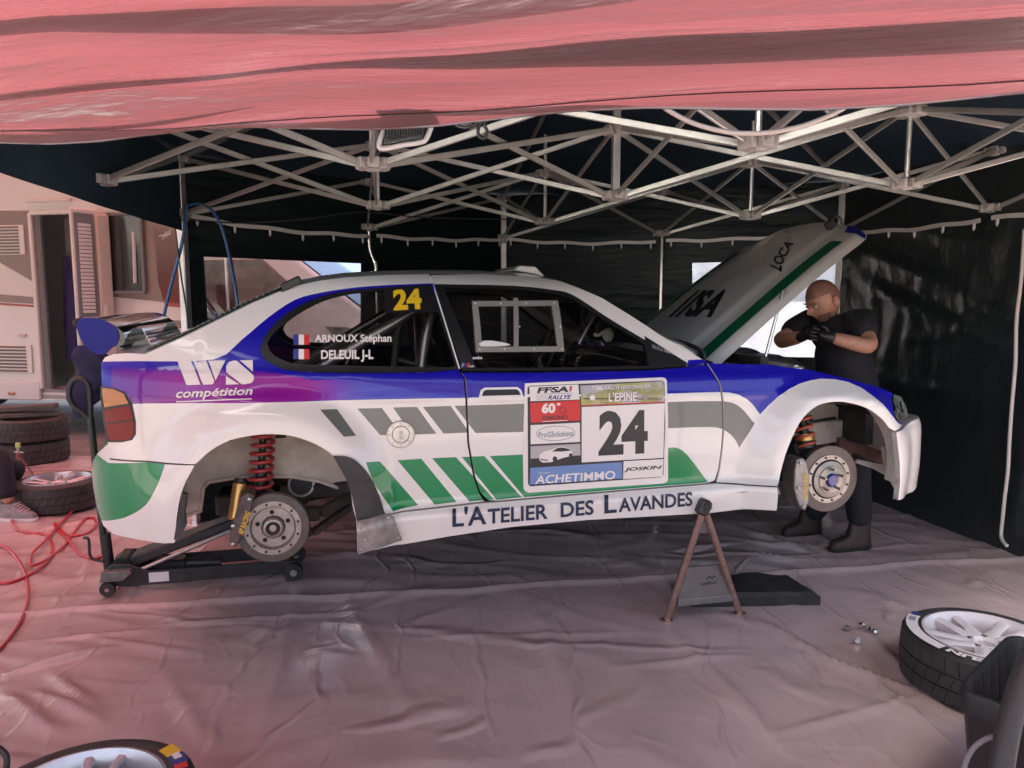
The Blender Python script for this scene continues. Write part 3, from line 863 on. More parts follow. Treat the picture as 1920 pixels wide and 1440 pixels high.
def panel(name, px, holes=(), paint=PAINT, uw=None, mats=PM, step=0.032, lip=0.018, parent=None, far=True):
    P2 = uw or spoly(px); H2 = [spoly(h) for h in holes]
    xs = [p[0] for p in px]; ys = [p[1] for p in px]
    use = [(i, q) for i, q in paint if not (max(a for a, _ in q) < min(xs) or min(a for a, _ in q) > max(xs) or max(b for _, b in q) < min(ys) or min(b for _, b in q) > max(ys))]
    ex2 = [(i, spoly(q)) for i, q in use]
    V, F, inside = cdt(P2, H2, step, [q for _, q in ex2])
    mi = []
    for f in F:
        c = ((V[f[0]].x + V[f[1]].x + V[f[2]].x) / 3, (V[f[0]].y + V[f[1]].y + V[f[2]].y) / 3)
        k = 0
        for i, q in ex2:
            if inside(c, q): k = i
        mi.append(k)
    # drop points outside the panel
    used = sorted({i for f in F for i in f}); rm = {a: b for b, a in enumerate(used)}
    o = skin_mesh(name, [V[i] for i in used], [[rm[i] for i in f] for f in F], mi, mats, parent or car, lip=lip)
    if far and parent is None:
        c = o.copy(); COL.objects.link(c); c.scale = (1, -1, 1)
    return o

Q_WIN = smoothpx([(488, 654), (498, 629), (530, 594), (580, 565), (640, 548), (720, 540), (808, 535)], 3) + [(861, 693)] + smoothpx([(861, 697), (700, 700), (560, 697), (514, 685), (492, 668), (488, 654)], 3)[1:-1]
Q_GLS = smoothpx([(501, 646), (505, 636), (522, 617), (562, 588), (604, 566), (646, 554), (700, 547), (802, 541)], 3) + [(807, 543), (855, 687)] + smoothpx([(852, 689), (812, 689), (646, 686), (562, 683), (531, 676), (510, 664), (501, 646)], 3)[1:-1]
D_WIN = [(814, 534)] + smoothpx([(820, 533), (961, 536), (1045, 545), (1073, 553), (1101, 570), (1143, 598), (1200, 632), (1242, 657), (1287, 679)], 3) + [(1287, 686), (1215, 692), (1000, 696), (867, 696)]
D_GLS = [(832, 542)] + smoothpx([(836, 540), (961, 543), (1040, 552), (1070, 561), (1098, 577), (1140, 604), (1195, 637), (1208, 646)], 3) + [(1218, 686), (1000, 690), (893, 690)]
ARCH_R = smoothpx([(328, 1016), (332, 965), (343, 915), (367, 872), (395, 845), (430, 826), (470, 817), (510, 814), (550, 818), (590, 832), (622, 852), (644, 882), (657, 920), (663, 966)], 3)
ARCH_F = smoothpx([(1457, 957), (1460, 905), (1472, 855), (1490, 810), (1507, 782), (1530, 762), (1550, 755), (1575, 753), (1600, 757), (1625, 765), (1650, 782), (1667, 802), (1680, 830), (1686, 867), (1687, 905), (1682, 937)], 3)
def part_of(path, y0=None, x0=None, x1=None, f=None): return [p for p in path if f(p)]
LAMP = [(192, 727), (214, 730), (232, 738), (244, 757), (251, 790), (252, 812), (246, 822), (230, 826), (206, 826), (199, 800), (194, 760)]
quarter_px = [(190, 700), (190, 681), (197, 670), (212, 664), (240, 662), (272, 664), (340, 634), (405, 602), (470, 570), (548, 537), (600, 526), (650, 520), (720, 516), (804, 514), (806, 520), (862, 699), (869, 709), (876, 830), (887, 893), (898, 925), (908, 940), (740, 961), (667, 970)] \
    + part_of(ARCH_R, f=lambda p: p[1] < 966 and p[0] > 367)[::-1] + [(366, 870), (333, 869), (250, 863), (206, 859), (202, 829), (230, 829), (248, 825), (255, 812), (254, 790), (247, 756), (234, 736), (215, 727.5), (191, 724.5)]
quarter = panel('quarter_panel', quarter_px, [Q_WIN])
rail_px = [(808, 516), (900, 514), (1000, 519), (1050, 527), (1085, 540), (1129, 559), (1186, 594), (1242, 631), (1284, 656), (1323, 677), (1326, 680)] + [(1322, 681), (1290, 687)] + [p for p in D_WIN[1:] if p[1] < 679.5][::-1] + [(812, 532)]
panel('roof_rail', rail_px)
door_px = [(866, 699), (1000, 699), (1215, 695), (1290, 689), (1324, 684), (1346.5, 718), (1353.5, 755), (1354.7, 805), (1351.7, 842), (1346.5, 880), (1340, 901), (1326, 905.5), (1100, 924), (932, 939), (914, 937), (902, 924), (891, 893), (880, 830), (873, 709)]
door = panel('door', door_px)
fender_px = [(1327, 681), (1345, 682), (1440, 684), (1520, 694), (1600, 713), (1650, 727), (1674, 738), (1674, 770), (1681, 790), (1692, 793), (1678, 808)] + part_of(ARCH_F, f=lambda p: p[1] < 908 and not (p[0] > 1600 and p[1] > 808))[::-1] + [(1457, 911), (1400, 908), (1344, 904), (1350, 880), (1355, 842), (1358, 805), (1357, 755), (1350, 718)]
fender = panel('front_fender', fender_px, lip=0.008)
skirt_px = [(668, 973), (740, 964), (910, 943), (932, 942), (1100, 927), (1326, 908.5), (1344, 907), (1400, 911), (1457, 914), (1456, 957), (1330, 962), (1100, 975), (960, 988), (840, 1006), (760, 1020), (690, 1033), (670, 1034)]
skirt = panel('side_skirt', skirt_px, paint=[], lip=0.05)
bumper_px = [(203, 832), (196, 838), (182, 851), (174, 866), (172, 885), (175, 915), (183, 955), (194, 986), (212, 1001), (260, 1012), (326, 1018)] + part_of(ARCH_R, f=lambda p: p[1] > 874 and p[0] < 367) + [(364, 873), (333, 872), (250, 866), (206, 862)]
rbump = panel('rear_bumper', bumper_px, paint=[(5, BGREEN)], lip=0.03)
fbump_px = [(1681, 811), (1706, 794), (1712, 791), (1726, 799), (1729, 815), (1724, 870), (1718, 905), (1706, 930), (1684, 938), (1688, 905), (1687, 867), (1684, 840)]
fb_l = [surf(*p) for p in [(1684, 938), (1688, 905), (1687, 867), (1684, 840), (1681, 811)]]; fb_t = surf(1700, 797)
fbump = panel('front_bumper', fbump_px, paint=[], lip=0.03, uw=fb_l + [fb_t, (fb_t[0] + 0.06, fb_t[1] + 0.012), (3.32, fb_t[1] + 0.014), (3.41, fb_t[1] + 0.0), (3.42, 0.12), (3.40, -0.03), (3.33, -0.085), (3.2, -0.105)])

# windows: rubber ring and clear pane
def ring(name, outer, inner, m_, parent, off=0.003):
    P2, I2 = spoly(outer), spoly(inner); V, F, _ = cdt(P2, [I2], 0.03)
    used = sorted({i for f in F for i in f}); rm = {a: b for b, a in enumerate(used)}
    return skin_mesh(name, [V[i] for i in used], [[rm[i] for i in f] for f in F], [0] * len(F), [m_], parent, off=off, lip=0.02)
def flat(name, px, m_, parent, off, step=0.04):
    V, F, _ = cdt(spoly(px), (), step)
    used = sorted({i for f in F for i in f}); rm = {a: b for b, a in enumerate(used)}
    return skin_mesh(name, [V[i] for i in used], [[rm[i] for i in f] for f in F], [0] * len(F), [m_], parent, off=off)
def mirrored(o):
    c = o.copy(); COL.objects.link(c); c.scale = (1, -1, 1); return c
q1 = ring('window_rubber', Q_WIN, Q_GLS, m_rub, car); q2 = flat('quarter_window', Q_GLS, m_glass, car, -0.004)
d1 = ring('window_frame', D_WIN, D_GLS, m_rub, car, 0.001); d2 = flat('door_window', D_GLS, m_glass, car, -0.004)
for o in (q1, q2, d1, d2): mirrored(o)

# roof, windscreen, hatch glass, tail deck: lofted from flank to flank
def loft(name, px, crown, m_, off=0.0, n=14, parent=None, inset_=0.0, wo=0.0):
    rows = []
    for (u, w) in spoly(px):
        v = VB(u, w) - inset_; rows.append((u, v, w + wo))
    m = MB()
    def f(a, b):
        i = min(int(b * (len(rows) - 1)), len(rows) - 2); k = b * (len(rows) - 1) - i
        u = rows[i][0] + (rows[i + 1][0] - rows[i][0]) * k; v = rows[i][1] + (rows[i + 1][1] - rows[i][1]) * k; w = rows[i][2] + (rows[i + 1][2] - rows[i][2]) * k
        t_ = a * 2 - 1; return (u, t_ * v, w + crown * (1 - abs(t_) ** 2.4) + off)
    m.grid(f, n, (len(rows) - 1) * 3)
    return m.build(name, m_, parent or car, smooth=50)
loft('roof', [(552, 536), (600, 526), (650, 520), (720, 516), (805, 514), (900, 514), (1000, 519), (1050, 527), (1083, 539)], 0.035, m_cwhite)
loft('windscreen', [(1087, 541), (1129, 559), (1186, 594), (1242, 631), (1284, 656), (1322, 676)], 0.03, m_glassf)
hg = loft('hatch_glass', [(274, 663), (340, 634), (405, 602), (470, 570), (546, 538)], 0.028, m_glassf, wo=0.012)
m_band = mat('riveted_grey_band', (0.16, 0.19, 0.18), 0.35, 0.3, var=0.3, vs=20)
rows = [(u, VB(u, w), w) for u, w in spoly([(270, 664), (340, 634), (405, 602), (470, 570), (546, 538)])]
for sg in (-1, 1):
    m = MB()
    for a, b in zip(rows, rows[1:]):
        m.add([(a[0], sg * a[1], a[2] + 0.004), (b[0], sg * b[1], b[2] + 0.004), (b[0], sg * (b[1] - 0.07), b[2] + 0.022), (a[0], sg * (a[1] - 0.07), a[2] + 0.022)], [[0, 1, 2, 3]])
        m.add([(a[0], sg * a[1], a[2] + 0.004), (b[0], sg * b[1], b[2] + 0.004), (b[0], sg * b[1], b[2] - 0.008), (a[0], sg * a[1], a[2] - 0.008)], [[0, 1, 2, 3]])
    for k in range(26):
        t_ = (k + 0.5) / 26 * 4; i = min(int(t_), 3); f_ = t_ - i; a, b = rows[i], rows[i + 1]
        p = Vector(a).lerp(Vector(b), f_); m.ball((p.x, sg * (p.y - 0.035), p.z + 0.015), 0.005, 6)
    m.build('hatch_seal', m_band, car, smooth=30)
# black bracket on the hatch top
c0 = surf(505, 560)
m = MB(); p = Vector((c0[0] + 0.02, -VB(*c0) + 0.05, c0[1] + 0.012))
m.box(p, (0.10, 0.05, 0.03), Euler((0, R(-26), 0)), ch=0.006); m.box(p + Vector((0.07, 0, 0.05)), (0.09, 0.05, 0.035), Euler((0, R(-26), 0)), ch=0.006)
m.build('hatch_hinge', m_black, car)
dk = loft('tail_deck', [(191, 690), (197, 671), (212, 664), (240, 662), (272, 664)], 0.02, m_cwhite)
# roof vent
u0, w0 = surf(985, 517); u1, w1 = surf(1052, 527)
m = MB(); m.prism([(u0, -0.25, w0 + 0.035), (u0 + 0.03, -0.25, w0 + 0.058), (u1 - 0.05, -0.25, w0 + 0.052), (u1, -0.25, w1 + 0.03)], (0, 0.5, 0)); m.build('roof_vent', m_cwhite, car, bevel=0.008)
# rear face and nose: closing skins between the flanks (seen only from the ends)
def endcap(name, px, bulge, m_):
    rows = [(u, VB(u, w), w) for u, w in spoly(px)]
    m = MB()
    def f(a, b):
        i = min(int(b * (len(rows) - 1)), len(rows) - 2); k = b * (len(rows) - 1) - i
        A, B = rows[i], rows[i + 1]; u = A[0] + (B[0] - A[0]) * k; v = A[1] + (B[1] - A[1]) * k; w = A[2] + (B[2] - A[2]) * k
        t_ = a * 2 - 1; return (u + bulge * (1 - t_ * t_), t_ * v, w)
    m.grid(f, 16, (len(rows) - 1) * 2)
    return m.build(name, m_, car, smooth=50)
endcap('tail_panel', [(190, 682), (190, 700), (191, 727), (195, 770), (201, 828)], -0.06, m_cblue)
endcap('rear_bumper_face', [(202, 832), (182, 851), (174, 866), (172, 885), (175, 915), (183, 955), (194, 986), (212, 1001)], -0.06, m_cgreen)
endcap('nose_panel', [(1674, 752), (1674, 770), (1684, 790)], 0.05, m_gap)
m = MB(); m.grid(lambda a, b: (3.405 + 0.05 * (1 - (a * 2 - 1) ** 2), (a * 2 - 1) * (VB(3.405, 0.255 - 0.30 * b) - 0.002), 0.255 - 0.30 * b), 16, 10); m.build('front_bumper_face', m_cwhite, car, smooth=50)

# dark inner shell: keeps the shut lines dark and the car closed from below
m = MB()
def shell(poly_px, d=0.05):
    V, F, _ = cdt(spoly(poly_px), (), 0.06)
    for sg in (-1, 1):
        m.add([(v.x, sg * (VB(v.x, v.y) - d), v.y) for v in V], F)
shell([(858, 705), (905, 705), (925, 930), (890, 930)], 0.03); shell([(1310, 690), (1370, 690), (1375, 900), (1325, 900)], 0.03)
shell([(740, 950), (1440, 895), (1440, 925), (740, 985)], 0.035)
m.build('inner_sill', m_gap, car, smooth=60)
m = MB()
m.box((1.32, 0, 0.03), (1.85, 1.5, 0.04)); m.box((-0.3, 0, 0.36), (0.72, 1.0, 0.05)); m.box((0.28, 0, 0.20), (0.25, 0.8, 0.34)); m.box((2.45, 0, 0.13), (0.5, 0.7, 0.1))
m.box((1.3, 0, -0.01), (2.0, 0.28, 0.12)); m.box((2.33, 0, 0.36), (0.04, 1.45, 0.55))
m.build('floor_pan', m_under, car, smooth=0)
# exhaust and jacking tube
m = MB(); m.tube(catmull([(2.2, 0.2, 0.0), (1.6, 0.22, -0.05), (0.7, 0.22, -0.05), (0.3, 0.3, 0.02), (-0.1, 0.35, 0.20), (-0.6, 0.35, 0.16)], 6), 0.03, 10); m.build('exhaust_pipe', m_steel, car)

# wheel houses
def vpl(px, v): return [cl(x, y, v) for x, y in px]
for sg in (-1, 1):
    for (cu, cw, ra, A, fo), inner, a0, a1 in ((ARCH[0], 0.50, -8, 186), (ARCH[1], 0.80, -14, 190)):
        m = MB(); N = 30
        def f(a, b):
            an = R(a0 + (a1 - a0) * a); rr = ra + 0.035; u = cu + rr * math.cos(an); w = cw + rr * math.sin(an)
            v = (VB(u, w) - 0.012) * (1 - b) + inner * b
            return (u + 0.008 * noise.noise((u * 9, v * 9, 1)), sg * v, w + 0.006 * noise.noise((u * 7, v * 7, 3)))
        m.grid(f, N, 6); m.build('wheel_house', m_liner if cu < 1 else mat('dusty_white_wheelhouse', (0.55, 0.50, 0.44), 0.8, var=0.2, vs=6, col2=(0.2, 0.16, 0.14), c2s=5, c2lo=0.55, c2hi=0.75, bump=0.2, bs=60), car, smooth=60)
# rear inner wall with its rolled edge
iw = vpl([(318, 790), (690, 790), (690, 935), (650, 920), (600, 902), (545, 893), (455, 893), (392, 903), (381, 915), (376, 958), (345, 968), (318, 968)], -0.50)
m = MB(); V, F, _ = cdt([(p.x, p.z) for p in iw], (), 0.05)
m.add([(v.x, -0.50 + 0.012 * noise.noise((v.x * 6, v.y * 6, 2)), v.y) for v in V], F); m.build('inner_wing', m_liner, car, smooth=60)
mirrored(m.build('inner_wing', m_liner, car, smooth=60)); 
bpy.data.objects.remove([o for o in car.children if o.name.startswith('inner_wing') and o.scale.y > 0][-1])
m = MB(); m.tube([Vector((p.x, -0.505, p.z)) for p in iw[2:]], 0.009, 6); m.build('wing_edge', m_liner, car)
# inner door cards and roof lining, dark
m = MB()
for px_, d_ in ((door_px, 0.035), ([(560, 702), (862, 702), (880, 860), (860, 900), (700, 860), (640, 840), (560, 800)], 0.035)):
    V, F, _ = cdt(spoly(px_), (), 0.08)
    for sg in (-1, 1): m.add([(v.x, sg * (VB(v.x, v.y) - d_), v.y) for v in V], F)
m.build('door_card', m_black, car, smooth=60)
loft('roof_lining', [(560, 540), (600, 532), (650, 527), (720, 523), (805, 521), (900, 521), (1000, 526), (1050, 534), (1083, 546)], 0.03, m_black, parent=car, inset_=0.03)

# ---- stickers: flat print lying on the flank
class Sticker:
    lim = 7.0
    def __init__(s, mapper): s.mb = MB(); s.mats = []; s.map = mapper
    def _m(s, m_):
        if m_ not in s.mats: s.mats.append(m_)
        s.mb.mat(s.mats.index(m_))
    def poly(s, px, m_, lay=1, holes=()):
        s._m(m_); V, F, _ = cdt(px, holes, 11.0)
        s.mb.add([s.map(v.x, v.y, lay) for v in V], F); return s
    def text(s, txt, quad, m_, lay=2, bold=0.0, shear=0.0, space=1.0):
        """quad: bottom left, bottom right, top right, top left in photo points"""
        s._m(m_); V, F = text_mesh(txt, bold, shear, space); (a, b, c, d) = [Vector(q) for q in quad]; out = []
        V, F = split_tris([((a * (1 - x) + b * x) * (1 - y) + (d * (1 - x) + c * x) * y) for x, y in V], F, s.lim)
        for x, y in ():
            p = (a * (1 - x) + b * x) * (1 - y) + (d * (1 - x) + c * x) * y; out.append(s.map(p.x, p.y, lay))
        out = [s.map(p.x, p.y, lay) for p in V]
        s.mb.add(out, F); return s
    def build(s, name, parent):
        o = s.mb.build(name, s.mats, parent, smooth=0, merge=False, fix=False); return o
def on_flank(x, y, lay):
    u, w = surf(x, y); return Vector((u, -VB(u, w), w)) + NB(u, w) * (0.0015 + 0.0007 * lay)
def M3(n, c, r=0.4): return mat(n, c, r)
k_red = M3('print_red', (0.62, 0.03, 0.03)); k_blue = M3('print_blue', (0.16, 0.27, 0.52)); k_navy = M3('print_navy', (0.03, 0.05, 0.22)); k_olive = mat('print_landscape', (0.36, 0.35, 0.13), 0.4, var=0.35, vs=14, col2=(0.50, 0.48, 0.50), c2s=9, c2lo=0.5, c2hi=0.6)
k_grey = M3('print_grey', (0.30, 0.29, 0.30)); k_lgrey = M3('print_pale_grey', (0.45, 0.43, 0.44)); k_dark = M3('print_dark', (0.03, 0.028, 0.03)); k_yel = M3('print_yellow', (0.80, 0.52, 0.02)); k_teal = M3('print_teal', (0.10, 0.20, 0.25))
def z1(*p): return [(120 + x / 3, 480 + y / 3) for x, y in p]
def zp(*p): return [(980 + x * 0.15973, 700 + y * 0.15973) for x, y in p]
# WS logo on the quarter panel
s = Sticker(on_flank)
for q in ([(638, 590), (714, 590), (770, 725), (690, 727)], [(728, 590), (800, 590), (846, 705), (838, 722), (784, 725)], [(812, 590), (908, 588), (853, 700)],
          [(913, 655), (912, 622), (928, 597), (955, 589), (972, 590), (1066, 672), (1069, 696), (1055, 715), (1020, 722), (1000, 722)], [(990, 588), (1062, 587), (1062, 652)], [(911, 675), (985, 722), (911, 724)]):
    s.poly(z1(*q), m_vwhite)
s.text('compétition', z1((630, 814), (1060, 798), (1062, 738), (632, 752)), m_vwhite, bold=0.022, shear=0.2)
s.poly(z1((632, 816), (1057, 802), (1057, 808), (632, 822)), m_vwhite)
s.build('logo_sticker', quarter)
# start-number plate on the door
s = Sticker(on_flank)
s.poly(zp((25, 118), (1640, 48), (1672, 58), (1690, 85), (1705, 500), (1705, 1240), (1690, 1275), (1655, 1292), (70, 1400), (30, 1385), (8, 1350), (0, 900)), m_vwhite, 0)
s.poly(zp((55, 170), (78, 148), (1635, 86), (1662, 105), (1672, 560), (1650, 1190), (1625, 1218), (90, 1325), (62, 1300)), k_dark, 1)
for q, c in (([(75, 157), (650, 132), (668, 305), (85, 325)], m_vwhite), ([(85, 345), (670, 312), (675, 552), (95, 580)], k_red), ([(90, 607), (668, 577), (672, 803), (92, 832)], m_vwhite), ([(90, 855), (672, 825), (680, 1040), (92, 1080)], k_lgrey),
             ([(88, 1108), (1165, 1040), (1165, 1232), (80, 1305)], k_blue), ([(1182, 1030), (1650, 1005), (1640, 1210), (1175, 1240)], m_vwhite), ([(690, 395), (1665, 350), (1648, 990), (690, 1045)], m_vwhite), ([(672, 145), (1650, 95), (1662, 335), (685, 378)], k_olive)):
    s.poly(zp(*q), c, 2)
s.poly(zp((672, 145), (1100, 124), (900, 220), (690, 255)), k_lgrey, 3)
s.poly(zp((685, 372), (1662, 330), (1662, 342), (686, 384)), k_red, 3)
s.text('FFSA', zp((165, 237), (535, 222), (535, 152), (165, 166)), k_dark, 3, 0.045, 0.15).poly(zp((548, 152), (580, 150), (568, 205), (545, 222)), k_red, 3)
s.poly(zp((165, 246), (575, 230), (575, 235), (165, 251)), k_grey, 3)
s.text('RALLYE', zp((290, 308), (562, 297), (572, 252), (300, 263)), k_navy, 3, 0.03, 0.2).text('COUPE DE', zp((148, 288), (283, 281), (283, 265), (148, 272)), k_grey, 3).text('FRANCE', zp((165, 310), (280, 304), (280, 290), (165, 296)), k_grey, 3)
s.text('60', zp((220, 472), (382, 466), (382, 343), (220, 350)), m_vwhite, 3, 0.05).text('"', zp((400, 378), (438, 376), (438, 345), (400, 347)), m_vwhite, 3, 0.03)
s.poly(zp(*[(468 + 42 * math.cos(i * PI / 10), 435 + 38 * math.sin(i * PI / 10)) for i in range(20)]), k_dark, 3, [zp(*[(468 + 36 * math.cos(i * PI / 10), 435 + 32 * math.sin(i * PI / 10)) for i in range(20)])])
s.text('CHRONO', zp((225, 550), (525, 537), (525, 488), (225, 500)), k_dark, 3, 0.03).poly(zp((230, 562), (523, 548), (523, 554), (230, 568)), m_vwhite, 3)
s.poly(zp(*[(385 + 228 * math.cos(i * PI / 16), 703 - 8 * math.cos(i * PI / 16) + 88 * math.sin(i * PI / 16)) for i in range(32)]), k_teal, 3, [zp(*[(385 + 222 * math.cos(i * PI / 16), 703 - 8 * math.cos(i * PI / 16) + 82 * math.sin(i * PI / 16)) for i in range(32)])])
s.text('ProGSolutions', zp((185, 755), (592, 733), (592, 668), (185, 688)), k_teal, 3, 0.008)
# small white car on the printed photo cell
s.poly(zp((92, 1000), (680, 960), (680, 1040), (92, 1080)), k_dark, 3)
s.poly(zp((190, 985), (200, 945), (260, 910), (330, 895), (400, 865), (480, 860), (545, 880), (580, 920), (575, 965), (470, 990), (400, 1015), (330, 1040), (230, 1045), (195, 1020)), m_vwhite, 4)
s.poly(zp((340, 915), (405, 872), (475, 868), (540, 885), (560, 905), (450, 915)), k_dark, 5)
for cx_, cy_, r_ in ((375, 1005, 34), (560, 960, 26)): s.poly(zp(*[(cx_ + r_ * .8 * math.cos(i * PI / 8), cy_ + r_ * math.sin(i * PI / 8)) for i in range(16)]), k_dark, 5)
s.poly(zp((200, 995), (300, 1010), (290, 1030), (205, 1020)), k_grey, 5)
s.text('Groupe', zp((188, 1185), (318, 1176), (318, 1148), (188, 1156)), m_vwhite, 3).text('ACHETIMMO', zp((140, 1300), (1085, 1240), (1085, 1138), (160, 1198)), m_vwhite, 3, 0.02)
s.text('JOSKIN', zp((1185, 1160), (1628, 1130), (1632, 1078), (1190, 1106)), k_dark, 3, 0.035, 0.2)
s.text('24', zp((885, 966), (1465, 936), (1465, 428), (893, 440)), k_dark, 3, 0.045)
for dx, c, l in ((0, k_dark, 3), (-6, m_vwhite, 4)):
    s.text('7 ÈME RALLYE NATIONAL DE', zp((820 + dx, 208 + dx), (1505 + dx, 183 + dx), (1505 + dx, 128 + dx), (820 + dx, 146 + dx)), c, l, 0.02)
    s.text("L'EPINE", zp((1012 + dx, 338 + dx), (1347 + dx, 327 + dx), (1347 + dx, 225 + dx), (1012 + dx, 236 + dx)), c, l, 0.035)
for cx_, cy_, c in ((815, 285, m_vwhite), (1435, 280, k_grey)): s.poly(zp(*[(cx_ + 34 * math.cos(i * PI / 6), cy_ + 28 * math.sin(i * PI / 6)) for i in range(12)]), c, 4)
s.build('start_number_plate', door)
# name of the sponsor along the skirt
s = Sticker(on_flank)
def sk(x, h): yb = 988 - (x - 848) * 40 / 452; return (x, yb - h)
def skt(txt, x0, x1, h, c=m_vblack): s.text(txt, [sk(x0, 0), sk(x1, 0), sk(x1, h), sk(x0, h)], c, 2, 0.022)
m_nav = mat('navy_vinyl', (0.02, 0.03, 0.07), 0.35)
skt("L'A", 848, 912, 35, m_nav); skt('TELIER', 914, 1027, 27, m_nav); s.build('sponsor_lettering', skirt); s = Sticker(on_flank); skt('DES', 1051, 1113, 27, m_nav); s.build('sponsor_lettering', skirt); s = Sticker(on_flank); skt('L', 1133, 1156, 34, m_nav); skt('AVANDES', 1160, 1298, 26, m_nav)
s.build('sponsor_lettering', skirt)
# window lettering
s = Sticker(on_flank)
s.poly([(720, 543), (806, 540), (826, 585), (722, 588)], m_vblack, 1).text('24', [(738, 583), (792, 580), (788, 540), (736, 543)], k_yel, 2, 0.045); s.build('number_sticker', q2)
for y_ in (628, 655):
    s = Sticker(on_flank)
    for i, c in enumerate((k_navy, m_vwhite, k_red)): s.poly([(550 + 10 * i, y_), (560 + 10 * i, y_), (560 + 10 * i, y_ + 19), (550 + 10 * i, y_ + 19)], c, 2)
    s.build('flag_sticker', q2)
s = Sticker(on_flank); s.text('ARNOUX Stéphan', [(590, 646), (734, 646), (734, 627), (590, 628)], m_vwhite, 2, 0.025); s.build('name_lettering', q2)
s = Sticker(on_flank); s.text('DELEUIL J-L', [(602, 679), (700, 679), (700, 656), (602, 657)], m_vwhite, 2, 0.03)
s.build('name_lettering', q2)
s = Sticker(on_flank)
for i, c in enumerate((k_blue, k_navy, k_red)): s.poly([(864 + 5 * i, 689), (868 + 5 * i, 689), (871 + 5 * i, 681), (867 + 5 * i, 681)], c, 2)
s.text('Lux', [(879, 689), (889, 689), (889, 684), (879, 684)], m_vwhite, 2, 0.02)
s.text('SELECA', [(1222, 652), (1243, 660), (1243, 654), (1222, 646)], k_lgrey, 2).text('Sport', [(1245, 660), (1262, 667), (1262, 661), (1245, 655)], k_lgrey, 2, .03)
s.text('solo', [(886, 674), (904, 674), (904, 668), (886, 668)], m_vwhite, 2, .03)
s.build('window_lettering', d2)
# black triangle at the front of the door glass
tri = flat('mirror_patch', [(1208, 630), (1287, 680), (1216, 686)], m_vblack, car, 0.002)
# sliding pane frame on the door glass
m_plex = mat('grey_clear_plastic', (0.25, 0.245, 0.22), 0.25, coat=0.3)
sf = ring('sliding_window_frame', [(884, 567), (1045, 566), (1057, 661), (892, 662)], [(896, 577), (1034, 576), (1044, 651), (903, 652)], m_plex, d2, 0.010)
flat('sliding_window_rail', [(961, 562), (970, 562), (971, 652), (962, 652)], m_plex, d2, 0.012)
m = MB()
for x, y in [(890, 572), (938, 572), (985, 571), (1038, 571), (1049, 615), (1052, 656), (1000, 656), (945, 657), (898, 657), (973, 615)]:
    m.ball(on_flank(x, y, 16), 0.004, 6)
m.build('rivet', m_white, d2)
m = MB(); V3 = [on_flank(x, y, 6) for x, y in smoothpx([(896, 645), (905, 640), (925, 640), (955, 647), (925, 650), (900, 650)], 3)]
m.prism(V3, (0, -0.02, 0)); m.build('air_scoop', m_white, d2)
# drip of the door shut line above the glass: white edge trim
m = MB(); P_ = [on_flank(x, y, 3) for x, y in [(806, 520), (820, 560), (834, 605), (848, 650), (861, 692)]]
for a, b in zip(P_, P_[1:]): m.bar(a, b, 0.006, 0.008, up=(0, 1, 0))
m.build('window_trim', m_cwhite, car)

# tail lamp, head lamp, fuel cap, door handle
m_lred = mat('red_lens', (0.20, 0.002, 0.003), 0.25, coat=0.15, var=0.15, vs=30, spec=0.25); m_lamb = mat('amber_lens', (0.52, 0.23, 0.09), 0.25, coat=0.3, spec=0.25)
lampr = flat('tail_lamp', [(196, 768), (244, 760), (251, 790), (252, 812), (246, 822), (230, 826), (206, 826), (199, 800)], m_lred, car, 0.002, 0.02)
flat('indicator_lens', [(192, 727), (214, 730), (232, 738), (242, 756), (196, 764)], m_lamb, lampr, 0.002, 0.02)
r_ = ring('lamp_rim', [(189, 724), (215, 727), (234, 735), (248, 756), (255, 790), (255, 814), (248, 825), (230, 829), (203, 829), (195, 800), (190, 760)], LAMP, m_rub, lampr, 0.001)
mirrored(lampr)
s = Sticker(on_flank); s.poly([(200, 793), (250, 786), (250, 789), (200, 796)], m_rub, 3); s.poly([(195, 764), (243, 756), (244, 760), (196, 769)], m_rub, 3); s.build('lens_divider', lampr)
hl = flat('head_lamp', [(1675, 740), (1688, 744), (1697, 762), (1700, 782), (1684, 789), (1677, 772)], mat('clear_lamp_lens', (0.10, 0.12, 0.10), 0.06, coat=1.0), car, 0.004, 0.015)
s = Sticker(on_flank); s.poly([(1686, 752), (1690, 753), (1693, 772), (1688, 774)], mat('lamp_reflector', (0.8, 0.8, 0.78), 0.1, 1.0), 6); s.build('reflector', hl)
mirrored(hl)
fc = on_flank(751, 814, 0); n_ = NB(*surf(751, 814)); Mq = n_.to_track_quat('Z', 'Y').to_matrix()
m = MB(); m.lathe([(0.0575, 0), (0.0575, 0.006), (0.054, 0.009), (0.038, 0.009), (0.036, 0.006), (0.033, 0.011), (0.0, 0.012)], fc, n=32, M=Mq)
cap = m.build('fuel_cap', mat('brushed_alloy', (0.62, 0.60, 0.55), 0.35, 0.6, var=0.1, vs=20), car)
m = MB()
for i in range(8): m.lathe([(0.004, 0.008), (0.004, 0.0115), (0.0, 0.012)], fc + Mq @ Vector((0.047 * math.cos(i * PI / 4), 0.047 * math.sin(i * PI / 4), 0)), n=8, M=Mq)
m.box(fc + Mq @ Vector((0, 0, 0.013)), (0.016, 0.03, 0.004), Mq); m.lathe([(0.008, 0.011), (0.008, 0.016), (0.005, 0.016)], fc + Mq @ Vector((0, -0.012, 0)), n=10, M=Mq)
m.build('cap_bolt', m_steel, cap)
hd = ring('door_handle', [(897, 746), (901, 732), (909, 727), (970, 726), (977, 732), (981, 744)], [(903, 743), (906, 734), (911, 731), (968, 730), (973, 734), (976, 741)], m_cwhite, door, 0.006)
flat('handle_recess', [(902, 744), (905, 733), (911, 730), (968, 729), (974, 733), (977, 742)], m_rub, door, 0.0015)
